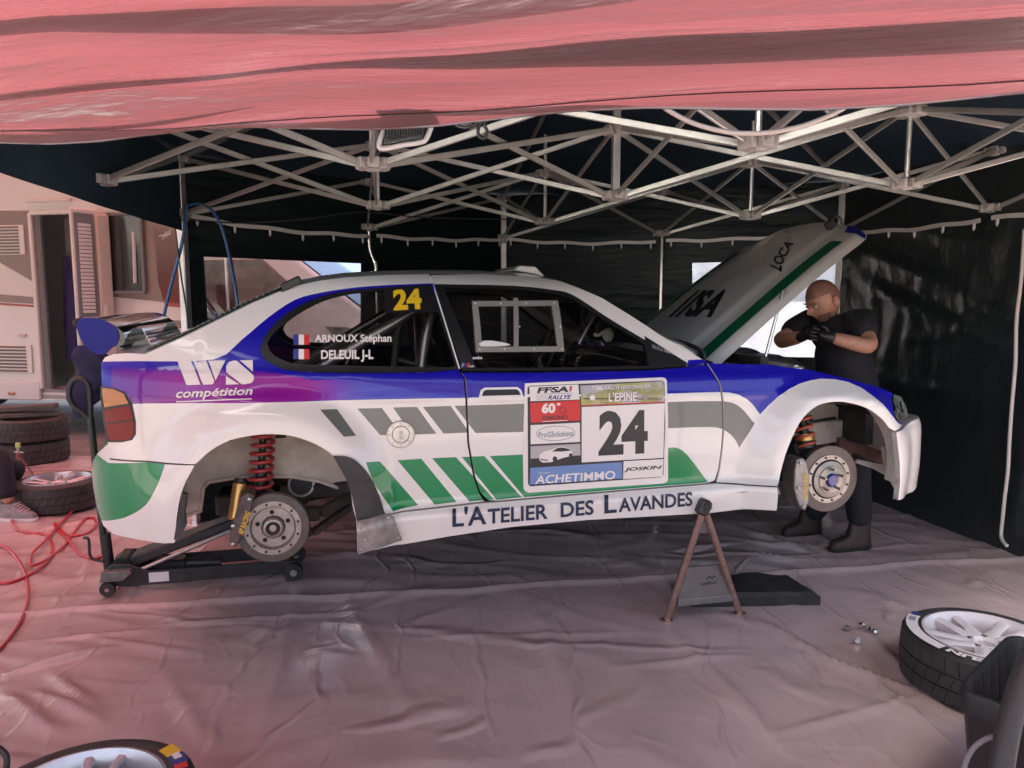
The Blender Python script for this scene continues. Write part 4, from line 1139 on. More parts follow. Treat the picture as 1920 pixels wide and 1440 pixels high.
s = Sticker(on_flank); s.poly([(905, 747), (978, 743), (979, 750), (906, 754)], m_cwhite, 3); s.build('handle_grip', door)

# black arch extension and its alloy plate behind the rear wheel opening
m_flap = mat('black_rubber_flap', (0.05, 0.047, 0.046), 0.7, var=0.25, vs=20, bump=0.2, bs=90)
fl = flat('arch_extension', smoothpx([(624, 853), (648, 855), (668, 866), (690, 892), (708, 930), (718, 964)], 3) + [(722, 968), (700, 980), (670, 984)] + smoothpx([(669, 980), (662, 940), (650, 900), (624, 853)], 3)[:-1], m_flap, car, 0.014, 0.03)
pl = flat('arch_plate', [(668, 982), (720, 967), (735, 972), (752, 1010), (690, 1030), (671, 1036)], mat('scuffed_alloy_plate', (0.36, 0.33, 0.31), 0.5, 0.5, var=0.3, vs=25), car, 0.017, 0.03)
m = MB()
for x, y in [(676, 990), (678, 1026), (724, 975), (742, 1005), (684, 1008)]: m.lathe([(0.006, 0), (0.006, 0.004), (0.003, 0.006)], on_flank(x, y, 28), n=8, M=Matrix.Rotation(PI / 2, 3, 'X'))
m.build('screw', m_steel, pl)
m = MB(); P_ = [Vector((u, -VB(u, w) - 0.003, w)) for u, w in spoly([(326, 1012), (333, 970), (342, 924), (350, 928), (346, 960), (349, 985), (338, 1008)])]
m.prism(P_, (0, 0.03, 0)); m.build('rear_arch_flap', m_flap, car)

# ---- rear wing
m_carbon = mat('glossy_carbon', (0.016, 0.016, 0.017), 0.10, coat=1.0, var=0.5, vs=120)
ep = [cl(x, y, -0.60) for x, y in smoothpx([(143, 612), (148, 600), (165, 596), (188, 598), (206, 606), (218, 616), (223, 630), (219, 645), (208, 654), (197, 664), (183, 664), (166, 655), (151, 635)], 3)]
uw = [(p.x, p.z) for p in ep]
wing = link('rear_wing', None, car)
prof = catmull([Vector((p[0], 0, p[1])) for p in [(-0.735, 0.890), (-0.71, 0.908), (-0.66, 0.905), (-0.60, 0.885), (-0.555, 0.85), (-0.545, 0.82), (-0.555, 0.795), (-0.60, 0.79), (-0.66, 0.82), (-0.71, 0.86)]], 4, True)
m = MB(); m.prism([(p.x, -0.595, p.z - 0.018) for p in prof], (0, 1.19, 0)); aer = m.build('rear_wing', m_carbon, car, smooth=50)
bpy.data.objects.remove(wing)
aer.name = 'rear_wing'
for v0 in (-0.603, 0.595):
    m = MB(); m.prism([(u, v0, w) for u, w in uw], (0, 0.008, 0)); m.build('end_plate', mat('blue_end_plate', (0.022, 0.026, 0.22), 0.5, spec=0.2), aer, smooth=40)
for v0 in (-0.40, 0.40):
    m = MB(); m.prism([(-0.64, v0, 0.84), (-0.52, v0, 0.835), (-0.47, v0, 0.72), (-0.60, v0, 0.72)], (0, 0.012, 0)); m.build('wing_mount', m_carbon, aer)

# ---- bonnet, open
H0 = cl(1345, 674, -0.66); H1 = cl(1627, 414, -0.56)
hdir = Vector((H1.x - H0.x, 0, H1.z - H0.z)); HL = hdir.length; hdir.normalize(); hn = Vector((-hdir.z, 0, hdir.x))
def hood_pt(a, b, lift=0.0):
    """a across -1..1, b along 0..1"""
    hw = 0.66 + (0.585 - 0.66) * b
    if b > 0.9: hw -= 0.10 * ((b - 0.9) / 0.1) ** 2
    bb = b * HL - 0.02 * (1 - b) - (0.05 * (1 - a * a)) * max(0, 1 - b * 4) + 0.05 * (1 - a * a) * max(0, b * 4 - 3)
    cr = 0.034 * (1 - abs(a) ** 2.2) + 0.014 * sstep(0.62, 0.52, abs(a)) - 0.03 * sstep(0.92, 1.0, abs(a)) - 0.04 * b ** 4
    return Vector((H0.x, 0, H0.z)) + hdir * bb + hn * (cr + lift) + Vector((0, a * hw, 0))
hood = MB(); hood.grid(lambda a, b: hood_pt(a * 2 - 1, b), 48, 40)
hoodo = hood.build('bonnet', m_cwhite, car, smooth=60)
# lay paint on the bonnet: green bands, blue tip
def hood_strip(name, a0, a1, b0, b1, m_, lift=0.0015, cut=None):
    q = MB(); q.grid(lambda a, b: hood_pt((a0 + (a1 - a0) * a), b0 + (b1 - b0) * b, lift), 6, 40); return q.build(name, m_, hoodo, smooth=60)
m_hgreen = mat('dark_green_vinyl', (0.0, 0.135, 0.055), 0.35, coat=0.5)
hood_strip('green_band', -0.88, -0.725, 0.0, 0.86, m_hgreen); hood_strip('green_band', 0.725, 0.88, 0.0, 0.86, m_hgreen)
hood_strip('blue_tip', -0.998, -0.75, 0.93, 0.999, m_cblue); hood_strip('blue_tip', 0.75, 0.998, 0.93, 0.999, m_cblue)
# inner frame under the bonnet
m = MB(); m.grid(lambda a, b: hood_pt((a * 2 - 1) * 0.97, 0.02 + 0.95 * b, -0.022 - 0.012 * math.sin(a * 20) ** 2), 30, 24); m.build('bonnet_inner', m_cwhite, hoodo, smooth=60)
def on_hood(x, y, lay):
    d = CI3 @ ray(x, y); o_ = Vector((H0.x, 0, H0.z)) + hn * 0.055
    t_ = (o_ - CAMC).dot(hn) / d.dot(hn); p = CAMC + d * t_; r = p - o_
    b = (r.x * hdir.x + r.z * hdir.z + 0.02) / HL; a = p.y / (0.66 + (0.585 - 0.66) * b)
    return hood_pt(max(-1, min(1, a)), max(0, min(1, b)), 0.0015 + 0.0006 * lay)
s = Sticker(on_hood)
s.text('//SA', [(1250, 593), (1330, 594), (1374, 543), (1294, 543)], m_vblack, 2, 0.045)
s.text('LOCA', [(1456, 504), (1478, 456), (1462, 448), (1437, 497)], m_vblack, 2, 0.03)
s.text('RAMIE LEUCA', [(1350, 532), (1435, 496), (1430, 484), (1345, 520)], k_lgrey, 2)
s.build('bonnet_lettering', hoodo)
# catch bracket and hook at the bonnet's free edge, support rod
m = MB(); p = hood_pt(-0.55, 0.95, 0.02); m.box(p, (0.05, 0.03, 0.05), Euler((0, R(-35), 0)), ch=0.004); m.tube(catmull([p, p + Vector((0.03, 0, 0.05)), p + Vector((0.09, 0.02, 0.03)), p + Vector((0.1, 0.03, -0.03))], 5), 0.008, 6); m.build('bonnet_catch', m_black, hoodo)
ra_ = cl(1431, 686, -0.60); rb_ = cl(1468, 545, -0.585)
m = MB(); m.tube([ra_, rb_], 0.008, 8); m.build('bonnet_stay', m_chrome, car)

# ---- engine bay
m_eng = mat('engine_dark', (0.035, 0.035, 0.036), 0.5, var=0.4, vs=20)
m = MB(); m.box((2.62, 0, 0.42), (0.62, 0.42, 0.24), ch=0.03); m.box((2.62, -0.02, 0.555), (0.5, 0.22, 0.05), ch=0.02)
m.box((2.45, 0.3, 0.47), (0.3, 0.2, 0.2), ch=0.02)
m.build('engine', m_eng, car, smooth=30)
m = MB(); m.tube(catmull([(2.9, -0.35, 0.45), (2.75, -0.3, 0.55), (2.55, -0.28, 0.56), (2.4, -0.33, 0.50)], 6), 0.035, 10); m.tube(catmull([(3.0, 0.2, 0.45), (2.8, 0.1, 0.57), (2.6, 0.05, 0.6)], 6), 0.03, 10); m.build('hose', m_black, car)
m = MB(); m.tube([(2.60, -0.60, 0.555), (2.60, 0.60, 0.555)], 0.018, 10); m.lathe([(0.06, 0), (0.06, 0.02), (0.02, 0.03)], (2.60, -0.56, 0.54), n=16); m.lathe([(0.06, 0), (0.06, 0.02), (0.02, 0.03)], (2.60, 0.56, 0.54), n=16); m.build('strut_brace', m_alu, car)
m = MB(); [m.prism([(2.2, v_, 0.44), (3.0, v_, 0.34), (3.0, v_, 0.41), (2.8, v_, 0.475), (2.5, v_, 0.52), (2.2, v_, 0.54)], (0, 0.06, 0)) for v_ in (-0.64, 0.58)]; m.box((3.06, 0, 0.25), (0.05, 1.2, 0.25)); m.box((2.19, 0, 0.52), (0.06, 1.3, 0.16)); m.build('bay_wall', m_under, car, smooth=0)
m = MB(); m.box((2.92, -0.1, 0.40), (0.22, 0.8, 0.03), ch=0.01); m.box((2.42, -0.42, 0.565), (0.14, 0.12, 0.05), ch=0.01); m.tube([(2.5, -0.5, 0.6), (2.42, -0.35, 0.605)], 0.012, 8); m.build('reservoir', m_black, car)
# wiper at the screen base
m = MB(); p = cl(1318, 662, -0.6); m.tube(catmull([p + Vector((0.0, 0, -0.05)), p, p + Vector((-0.05, 0.05, 0.04)), p + Vector((-0.12, 0.25, 0.07)), p + Vector((-0.16, 0.5, 0.08))], 5), 0.012, 6); m.build('wiper', m_black, car)

# ---- brakes and suspension
m_rotor = mat('brake_rotor', (0.11, 0.095, 0.09), 0.45, 0.6, var=0.12, vs=30)
m_bell = mat('alloy_bell', (0.36, 0.32, 0.29), 0.42, 0.7, var=0.18, vs=24)
m_bell2 = mat('bright_alloy_bell', (0.26, 0.25, 0.235), 0.33, 0.9, var=0.1, vs=24)
m_cal = mat('dusty_caliper', (0.10, 0.075, 0.07), 0.6, 0.2, var=0.35, vs=30)
m_cal2 = mat('grey_caliper', (0.26, 0.25, 0.24), 0.45, 0.6, var=0.25, vs=25)
m_ylw = mat('yellow_lettering', (0.72, 0.45, 0.04), 0.45)
m_spring = mat('red_spring', (0.42, 0.035, 0.04), 0.35, coat=0.4)
m_gold = mat('gold_anodised', (0.62, 0.36, 0.12), 0.35, 0.8, var=0.15, vs=20)
def brake(u, front):
    rr = 0.1725 if front else 0.1485; bell = m_bell2 if front else m_bell; vo = -0.75
    m = MB(); m.lathe([(rr * 0.60, vo), (rr - 0.003, vo), (rr, vo + 0.003), (rr, vo + 0.011), (rr - 0.01, vo + 0.011), (rr - 0.01, vo + 0.019), (rr, vo + 0.019), (rr, vo + 0.028), (rr * 0.6, vo + 0.03)], (u, 0, 0), 'Y', 56, cap=False)
    d = m.build('brake_disc', m_rotor, car, smooth=35)
    k = 0.115 if not front else 0.124
    prof_ = [(k, vo - 0.001), (k, vo - 0.004), (k - 0.022, vo - 0.004), (k - 0.026, vo + 0.004), (k - 0.030, vo + (0.016 if not front else -0.012)), (0.070 if front else 0.046, vo + (0.016 if not front else -0.016)), (0.068 if front else 0.043, vo - (0.004 if not front else .02)), (0.040, vo - (0.008 if not front else 0.022)), (0.034, vo - (0.012 if not front else .024)), (0.030, vo - 0.012), (0.028, vo + 0.012), (0.016, vo + 0.012), (0.014, vo - 0.004), (0.0, vo - 0.004)]
    m = MB(); m.lathe(prof_, (u, 0, 0), 'Y', 48, cap=False); b = m.build('disc_bell', bell, d, smooth=35)
    for i in range(12):
        m = MB(); a = i * PI / 6 + 0.2; m.lathe([(0.0055, vo - 0.003), (0.0055, vo - 0.009), (0, vo - 0.009)], (u + (k - 0.011) * math.cos(a), 0, (k - 0.011) * math.sin(a)), 'Y', 6)
        m.build('bolt', mat('dark_bolt', (0.05, 0.045, 0.04), 0.4, 0.8), d)
    for i in range(5):
        m = MB(); a = i * 2 * PI / 5 + 0.35
        if front: m.lathe([(0.007, vo), (0.007, vo - 0.052), (0, vo - 0.054)], (u + 0.056 * math.cos(a), 0, 0.056 * math.sin(a)), 'Y', 8)
        else: m.lathe([(0.0095, vo + 0.0155), (0.0095, vo + 0.0150), (0.0, vo + 0.0148)], (u + 0.064 * math.cos(a), 0, 0.064 * math.sin(a)), 'Y', 12)
        m.build('wheel_stud' if front else 'stud_hole', m_bell if front else m_gap, d)
    if front:
        m = MB(); m.lathe([(0.031, vo - 0.02), (0.031, vo - 0.034), (0.026, vo - 0.038), (0, vo - 0.038)], (u, 0, 0), 'Y', 24); m.build('hub_cap', mat('blue_hub_cap', (0.03, 0.04, 0.22), 0.3, coat=0.5), d)
    for sg in ((1,) if False else ()): pass
    return d
brd = brake(0.0, False)
brf = brake(2.70, True)
def caliper(px, name, m_, word, wq, v0=-0.80, th=0.10):
    P_ = vpl(px, v0); m = MB(); m.prism(P_, (0, th, 0)); o = m.build(name, m_, car, smooth=30, bevel=0.006)
    s = Sticker(lambda x, y, lay: cl(x, y, v0 - 0.002)); s.text(word, wq, m_ylw, 2, 0.03); s.build('caliper_lettering', o); return o
caliper([(452, 930), (466, 924), (477, 930), (470, 958), (462, 985), (452, 1006), (447, 1020), (438, 1027), (430, 1016), (431, 1000), (440, 968)], 'brake_caliper', m_cal, 'AP RACING', [(456, 1004), (470, 962), (461, 957), (446, 1000)])
caliper([(1494, 862), (1506, 858), (1514, 868), (1517, 885), (1519, 910), (1517, 940), (1511, 958), (1502, 955), (1494, 938), (1489, 915), (1490, 885)], 'brake_caliper', m_cal2, 'AP RACING', [(1514, 937), (1514, 888), (1506, 888), (1506, 937)], v0=-0.79)
m = MB()
for x, y in [(500, 950), (1494, 0)][:0]: pass
for x, y in ((437, 986), (437, 1020), (468, 936)): m.lathe([(0.008, 0), (0.008, -0.008), (0.004, -0.010)], cl(x, y, -0.80), 'Y', 8)
for x, y in ((1500, 868), (1496, 915), (1505, 950)): m.lathe([(0.008, 0), (0.008, -0.008), (0.004, -0.010)], cl(x, y, -0.79), 'Y', 8)
m.build('caliper_bolt', m_steel, car)
def coil(p0, p1, r, wire, turns, name, m_, tp=1.0):
    p0, p1 = Vector(p0), Vector(p1); ax = (p1 - p0).normalized(); a = Vector((1, 0, 0)); a = (a - ax * a.dot(ax)).normalized(); b = ax.cross(a)
    N = int(turns * 18); pts = []
    for i in range(N + 1):
        t_ = i / N; an = t_ * turns * 2 * PI; rr = r * (1 + (tp - 1) * t_); pts.append(p0.lerp(p1, t_) + (a * math.cos(an) + b * math.sin(an)) * rr)
    m = MB(); m.tube(pts, wire, 8); return m.build(name, m_, car, smooth=60)
sp0, sp1 = cl(494, 812, -0.60), cl(487, 930, -0.60)
coil(sp0, sp1, 0.045, 0.0085, 7.5, 'coil_spring', m_spring, 1.1)
m = MB(); m.tube([sp0, sp1], 0.016, 10); m.tube([sp0.lerp(sp1, 0.6), sp1 + Vector((0, 0, -0.05))], 0.026, 12); m.build('damper', m_blackm, car)
g0, g1 = cl(450, 905, -0.66), cl(440, 975, -0.70)
m = MB(); m.tube([g0, g0.lerp(g1, 0.04), g0.lerp(g1, 0.95), g1], [0.022, 0.028, 0.028, 0.022], 16); res = m.build('damper_reservoir', m_gold, car)
m = MB(); m.tube([g0 + (g0 - g1) * 0.12, g0 + (g0 - g1) * 0.01], 0.024, 14); m.build('reservoir_cap', m_black, res)
# rear axle, arms and drive shaft
m = MB(); m.tube([(0, -0.74, 0), (0, -0.55, 0.0), (0, 0.55, 0.0), (0, 0.74, 0)], [0.05, 0.03, 0.03, 0.05], 12); m.lathe([(0.05, -0.2), (0.13, -0.13), (0.13, 0.13), (0.05, 0.2)], (0.05, 0, 0.03), 'Y', 20); m.build('rear_axle', m_under, car)
m = MB()
A_ = cl(600, 962, -0.60); B_ = cl(664, 928, -0.52); C_ = cl(585, 1000, -0.62); D_ = cl(664, 945, -0.52)
m.bar(A_, B_, 0.05, 0.045, ch=0.006); m.bar(C_, D_, 0.04, 0.03, ch=0.006); m.bar((0.03, -0.62, 0.02), A_, 0.06, 0.06, ch=.01); m.bar((0.03, -0.62, -0.03), C_, 0.04, 0.04, ch=.01); m.bar(B_, B_ + Vector((0.1, 0.15, 0.06)), 0.07, 0.09, ch=.01)
m.bar(B_ + Vector((0, 0, 0.03)), Vector((0.02, -0.35, 0.06)), 0.05, 0.07, ch=.01)
m.build('trailing_arm', m_under, car)
m = MB(); p = cl(565, 908, -0.45); m.lathe([(0.055, 0), (0.055, 0.3), (0, 0.3)], p, 'Y', 20); m.build('silencer_end', m_black, car)
m = MB(); m.lathe([(0.060, -0.004), (0.060, 0.012), (0.050, 0.012), (0.050, -0.004)], p, 'Y', 24, closed=True); m.build('silencer_ring', m_steel, car)
m = MB(); m.box(cl(605, 915, -0.35), (0.22, 0.1, 0.07), ch=0.01); m.box(cl(470, 935, -0.2), (0.3, 0.2, 0.10), ch=.01); m.build('subframe', m_under, car)
# front: strut, inner panels, chassis rail, control arm
m_dwhite = mat('dusty_white_paint', (0.55, 0.49, 0.44), 0.6, var=0.2, vs=9, col2=(0.25, 0.17, 0.15), c2s=6, c2lo=0.55, c2hi=0.78)
f0, f1 = cl(1503, 782, -0.62), cl(1512, 838, -0.66)
coil(f0, f1, 0.045, 0.0085, 3.6, 'coil_spring', mat('orange_spring', (0.45, 0.09, 0.05), 0.4))
m = MB(); m.tube([f0, f1], 0.022, 12); m.tube([f1 + (f0 - f1) * 0.15, f1 + (f1 - f0) * 0.05], 0.048, 20); so = m.build('damper', m_black, car)
m = MB(); m.tube([f1 + (f0 - f1) * 0.42, f1 + (f0 - f1) * 0.2], 0.047, 20); m.build('spring_seat', m_gold, so)
m = MB(); m.prism(vpl([(1516, 792), (1618, 785), (1628, 795), (1627, 812), (1615, 822), (1520, 838)], -0.42), (0, 0.1, 0)); m.build('chassis_rail', m_dwhite, car, smooth=30, bevel=0.012)
m = MB(); m.prism(vpl([(1470, 752), (1600, 752), (1650, 772), (1676, 805), (1650, 796), (1628, 784), (1505, 790), (1490, 815), (1470, 830)], -0.38), (0, 0.02, 0)); m.build('inner_wing', m_dwhite, car, smooth=30)
m = MB(); m.prism(vpl([(1575, 822), (1590, 820), (1690, 862), (1690, 880), (1660, 872), (1600, 848), (1596, 870), (1578, 868)], -0.45), (0, 0.05, 0)); m.build('control_arm', mat('dusty_red_arm', (0.17, 0.085, 0.075), 0.6, var=0.3, vs=20), car, smooth=30, bevel=0.006)
m = MB(); m.prism(vpl([(1655, 838), (1692, 828), (1698, 930), (1684, 925), (1668, 895), (1640, 880), (1605, 868), (1610, 862), (1660, 872)], -0.66), (0, 0.02, 0)); m.build('bumper_support', m_dwhite, car, smooth=30, bevel=0.004)
m = MB(); m.tube(catmull([cl(1515, 780, -0.5), cl(1525, 790, -0.5), cl(1545, 787, -0.5), cl(1565, 784, -0.48)], 5), 0.009, 8); m.tube(catmull([cl(1490, 832, -0.66), cl(1496, 850, -0.66), cl(1502, 862, -0.7)], 4), 0.012, 8); m.build('brake_hose', m_black, car)
m = MB(); m.tube([cl(1492, 820, -0.6), cl(1500, 848, -0.64)], 0.02, 12); m.tube([(2.70, -0.74, 0), (2.70, -0.3, 0.02)], 0.045, 14); m.bar((2.70, -0.66, -0.06), (2.62, -0.3, -0.02), 0.05, 0.035, ch=.006); m.bar((2.66, -0.68, 0.10), (2.66, -0.7, -0.05), 0.07, 0.06, ch=.01); m.build('hub_carrier', m_under, car)
# far side brakes, simple copies
for o in (brd, brf):
    c = mirrored(o)
    for ch_ in o.children:
        c2 = ch_.copy(); COL.objects.link(c2); c2.parent = c

# ---- cage, seats, dash
def tube_part(name, pts, r, m_, n=10, sm=5):
    m = MB(); m.tube(catmull(pts, sm) if len(pts) > 2 else pts, r, n); return m.build(name, m_, car, smooth=60)
for sg in (-1, 1):
    tube_part('roll_cage', [(0.62, sg * 0.60, 0.05), (0.66, sg * 0.58, 0.60), (0.74, sg * 0.50, 0.93), (0.80, sg * 0.42, 1.0)], 0.021, m_lightsteel)
    tube_part('roll_cage', [(0.80, sg * 0.45, 0.985), (1.15, sg * 0.48, 0.99), (1.45, sg * 0.52, 0.93), (1.75, sg * 0.58, 0.77), (2.02, sg * 0.65, 0.60), (2.06, sg * 0.66, 0.1)], 0.021, m_lightsteel)
    tube_part('roll_cage', [(0.78, sg * 0.45, 0.96), (0.30, sg * 0.50, 0.69), (-0.12, sg * 0.50, 0.45)], 0.024, m_lightsteel)
    tube_part('door_bar', [(0.66, sg * 0.62, 0.58), (2.04, sg * 0.66, 0.18)], 0.019, m_lightsteel); tube_part('door_bar', [(0.64, sg * 0.62, 0.18), (2.04, sg * 0.67, 0.50)], 0.019, m_lightsteel)
tube_part('roll_cage', [(0.80, -0.43, 1.0), (0.82, 0, 1.015), (0.80, 0.43, 1.0)], 0.021, m_lightsteel); tube_part('roll_cage', [(1.45, -0.52, 0.93), (1.46, 0.52, 0.93)], 0.019, m_lightsteel)
tube_part('roll_cage', [(0.66, -0.57, 0.62), (0.78, 0.45, 0.96)], 0.02, m_lightsteel); tube_part('roll_cage', [(0.74, -0.48, 0.92), (-0.10, 0.48, 0.48)], 0.02, m_lightsteel); tube_part('roll_cage', [(0.66, -0.58, 0.52), (0.66, 0.58, 0.52)], 0.019, m_lightsteel)
m_seat = mat('black_seat_cloth', (0.02, 0.02, 0.022), 0.85, var=0.3, vs=30)
for v_ in (-0.36, 0.36):
    m = MB()
    def sb(a, b):
        t_ = a * 2 - 1; w_ = 0.12 + 0.72 * b; u_ = 1.12 - 0.26 * b + 0.10 * t_ * t_ * (1.2 - b); hw = 0.24 - 0.05 * b - (0.05 if b > 0.8 else 0)
        return (u_, v_ + t_ * hw, w_)
    m.grid(sb, 14, 16); m.grid(lambda a, b: (1.1 + 0.45 * b, v_ + (a * 2 - 1) * 0.24, 0.14 + 0.12 * abs(a * 2 - 1) ** 3 + 0.05 * b), 12, 8)
    st = m.build('bucket_seat', m_seat, car, smooth=60); sm_ = st.modifiers.new('thick', 'SOLIDIFY'); sm_.thickness = 0.035
    m = MB()
    for q in (-0.08, 0.08): m.bar((0.885, v_ + q, 0.72), (1.06, v_ + q, 0.42), 0.06, 0.006)
    m.build('harness', mat('red_webbing', (0.25, 0.02, 0.02), 0.8), st, smooth=0)
m = MB(); m.prism([(2.10, -0.66, 0.62), (1.80, -0.66, 0.60), (1.70, -0.66, 0.54), (1.72, -0.66, 0.36), (2.1, -0.66, 0.30)], (0, 1.32, 0)); m.build('dashboard', m_seat, car, bevel=0.02)
m = MB(); Mw = Euler((0, R(-65), 0)).to_matrix(); ctr = Vector((1.52, 0.36, 0.58)); m.tube([ctr + Mw @ Vector((0.17 * math.cos(i * PI / 12), 0.17 * math.sin(i * PI / 12), 0)) for i in range(24)], 0.015, 8, closed=True)
m.tube([ctr, ctr + Vector((0.22, 0, -0.08))], 0.02, 8)
for i in range(3): a = i * 2 * PI / 3; m.bar(ctr, ctr + Mw @ Vector((0.16 * math.cos(a), 0.16 * math.sin(a), 0)), 0.03, 0.006)
m.build('steering_wheel', m_black, car)
m = MB(); p = cl(1140, 628, -0.55); m.ball(p, 0.03, 12, (1.0, 0.5, 1.15)); m.tube(catmull([p + Vector((-0.02, 0, 0.02)), p + Vector((-0.05, 0, 0.0)), p + Vector((-0.075, 0, 0.005))], 4), 0.008, 6); m.build('spare_mirror', mat('cream_plastic', (0.48, 0.42, 0.33), 0.5), car)
tube_part('cage_strut', [cl(1085, 645, -0.3), cl(1115, 590, -0.3)], 0.012, m_lightsteel)
# ------------------------------------------------------------------ motorhome beyond the open side of the tent
MD = Vector((0.98, -0.199, 0)).normalized(); MN = Vector((MD.y, -MD.x, 0)); MP = Vector((-5.2, 8.6, 0))   # MN faces the camera
if MN.y > 0: MN = -MN
MMX = Matrix(((MD.x, -MN.x, 0, MP.x), (MD.y, -MN.y, 0, MP.y), (0, 0, 1, 0), (0, 0, 0, 1)))
mh = thing('motorhome', 'white motorhome with brown and red stripes, its entrance door standing open', 'motorhome', matrix=MMX)
MI = MMX.inverted()
def mp_(x, y, d=0.0):
    p = MI @ onplane(x, y, MP - MN * d, MN); return Vector((p.x, d, p.z))
m_mw = mat('motorhome_white', (0.76, 0.72, 0.68), 0.35, coat=0.4, var=0.03, vs=2)
m_mbrown = mat('brown_decal', (0.27, 0.205, 0.175), 0.4); m_mred = mat('red_decal', (0.42, 0.07, 0.06), 0.4); m_mdark = mat('dark_acrylic', (0.03, 0.032, 0.036), 0.12, coat=0.8); m_mgrey = mat('grey_seal', (0.20, 0.20, 0.21), 0.5)
XC = mp_(352, 560).x
ZT = 3.2
dl, dr, dt, db = mp_(70, 560).x, mp_(196, 560).x, mp_(120, 398).z, mp_(120, 730).z
def rect(x0, x1, z0, z1, y=0.0): return [Vector((x0, y, z0)), Vector((x1, y, z0)), Vector((x1, y, z1)), Vector((x0, y, z1))]
def plate(name, pts, th, m_, parent=mh, bevel=0.0):
    m = MB(); m.prism(pts, (0, -th, 0)); return m.build(name, m_, parent, smooth=30, bevel=bevel)
XL = -4.0
# side wall as pieces round the door opening
wl = MB()
for (a, b, c, d) in ((XL, dl, 0.42, ZT), (dl, dr, dt, ZT), (dr, XC, 0.42, ZT), (dl, dr, 0.42, db)):
    wl.box(((a + b) / 2, 0.03, (c + d) / 2), (b - a, 0.06, d - c))
wall_o = wl.build('side_wall', m_mw, mh, smooth=0)
m = MB(); m.box(((XL + XC) / 2, 1.12, ZT - 0.02), (XC - XL, 2.2, 0.04)); m.box(((XL + XC) / 2, 2.2, (ZT + 0.42) / 2), (XC - XL, 0.05, ZT - 0.42)); m.box((XL, 1.1, (ZT + 0.42) / 2), (0.05, 2.2, ZT - 0.42)); m.box(((XL + XC) / 2, 1.1, 0.44), (XC - XL, 2.2, 0.05)); m.box((XC - 0.03, 1.1, 2.2), (0.05, 2.2, 1.2)); m.build('body_shell', m_mw, mh, smooth=0)
# door opening frame, step, interior
fr_ = MB(); 
for a, b in ((Vector((dl, 0, db)), Vector((dl, 0, dt))), (Vector((dl, 0, dt)), Vector((dr, 0, dt))), (Vector((dr, 0, dt)), Vector((dr, 0, db)))): fr_.bar(a + Vector((0, -0.015, 0)), b + Vector((0, -0.015, 0)), 0.05, 0.05, up=(0, 1, 0), ch=.01)
fr_.build('door_frame', m_mw, mh)
m = MB(); m.bar((dl + 0.05, 0.03, db), (dl + 0.05, 0.03, dt), 0.06, 0.06, up=(0, 1, 0)); m.bar((dl + 0.09, 0.02, db), (dl + 0.09, 0.02, dt), 0.02, 0.03, up=(0, 1, 0)); m.build('door_seal', m_mgrey, mh)
m = MB(); m.box((dl + 0.5, 0.55, (db + dt) / 2), (1.1, 0.04, dt - db)); m.box((dl + 0.45, 0.3, db - 0.02), (1.0, 0.6, 0.04)); m.build('inner_partition', mat('pale_interior_panel', (0.50, 0.46, 0.44), 0.6, var=0.05), mh, smooth=0)
m = MB(); m.box((dl + 0.42, 0.52, dt - 0.22), (0.6, 0.02, 0.40)); m.build('cupboard', m_mdark, mh, smooth=0)
m = MB(); m.box((mp_(108, 557).x, 0.52, mp_(108, 557).z), (0.06, 0.02, 0.06)); m.build('light_switch', m_mdark, mh, smooth=0)
# open door leaf, hinged on the right of the opening and swung out towards us
lf = MB(); q0 = mp_(127, 395, -0.42); q1 = mp_(196, 392, -0.02)
ldir = (q1 - q0); ldir.z = 0; lw = ldir.length; ldir.normalize(); ln = Vector((ldir.y, -ldir.x, 0))
lz0, lz1 = db - 0.02, mp_(160, 393, -0.2).z
def lp(a, z, o=0.0): p = q0 + ldir * (a * lw) + ln * o; return Vector((p.x, p.y, z))
def lplate(name, a0, a1, z0, z1, o0, th, m_, bevel=0.012, parent=None):
    m = MB(); m.prism([lp(a0, z0, o0), lp(a1, z0, o0), lp(a1, z1, o0), lp(a0, z1, o0)], ln * th); return m.build(name, m_, parent or mh, smooth=30, bevel=bevel)
leaf = lplate('door_leaf', 0, 1, lz0, lz1, 0.0, 0.05, m_mw, 0.02)
lplate('window_surround', 0.04, 0.55, lz1 - 1.32, lz1 - 0.05, 0.05, 0.02, m_mgrey, 0.02, leaf)
bl0, bl1 = lz1 - 1.12, lz1 - 0.16
nsl = 24
for k in range(nsl):
    z = bl0 + (bl1 - bl0) * (k + 0.5) / nsl
    m = MB(); m.bar(lp(0.12, z, 0.078), lp(0.45, z, 0.078), 0.03, (bl1 - bl0) / nsl * 0.8, up=(0, 0, 1), ch=0.004); m.build('blind_slat', mat('blind_white', (0.78, 0.74, 0.72), 0.6), leaf)
lplate('door_trim', 0.58, 0.97, lz0 + 0.25, lz1 - 0.04, 0.05, 0.05, mat('cream_trim', (0.66, 0.56, 0.47), 0.5), 0.03, leaf)
lplate('door_latch', 0.62, 0.74, lz0 + 0.82, lz0 + 1.0, 0.10, 0.02, m_white, 0.008, leaf)
lplate('door_pocket', 0.06, 0.56, lz0 + 0.05, lz0 + 0.62, 0.05, 0.03, m_mgrey, 0.02, leaf)
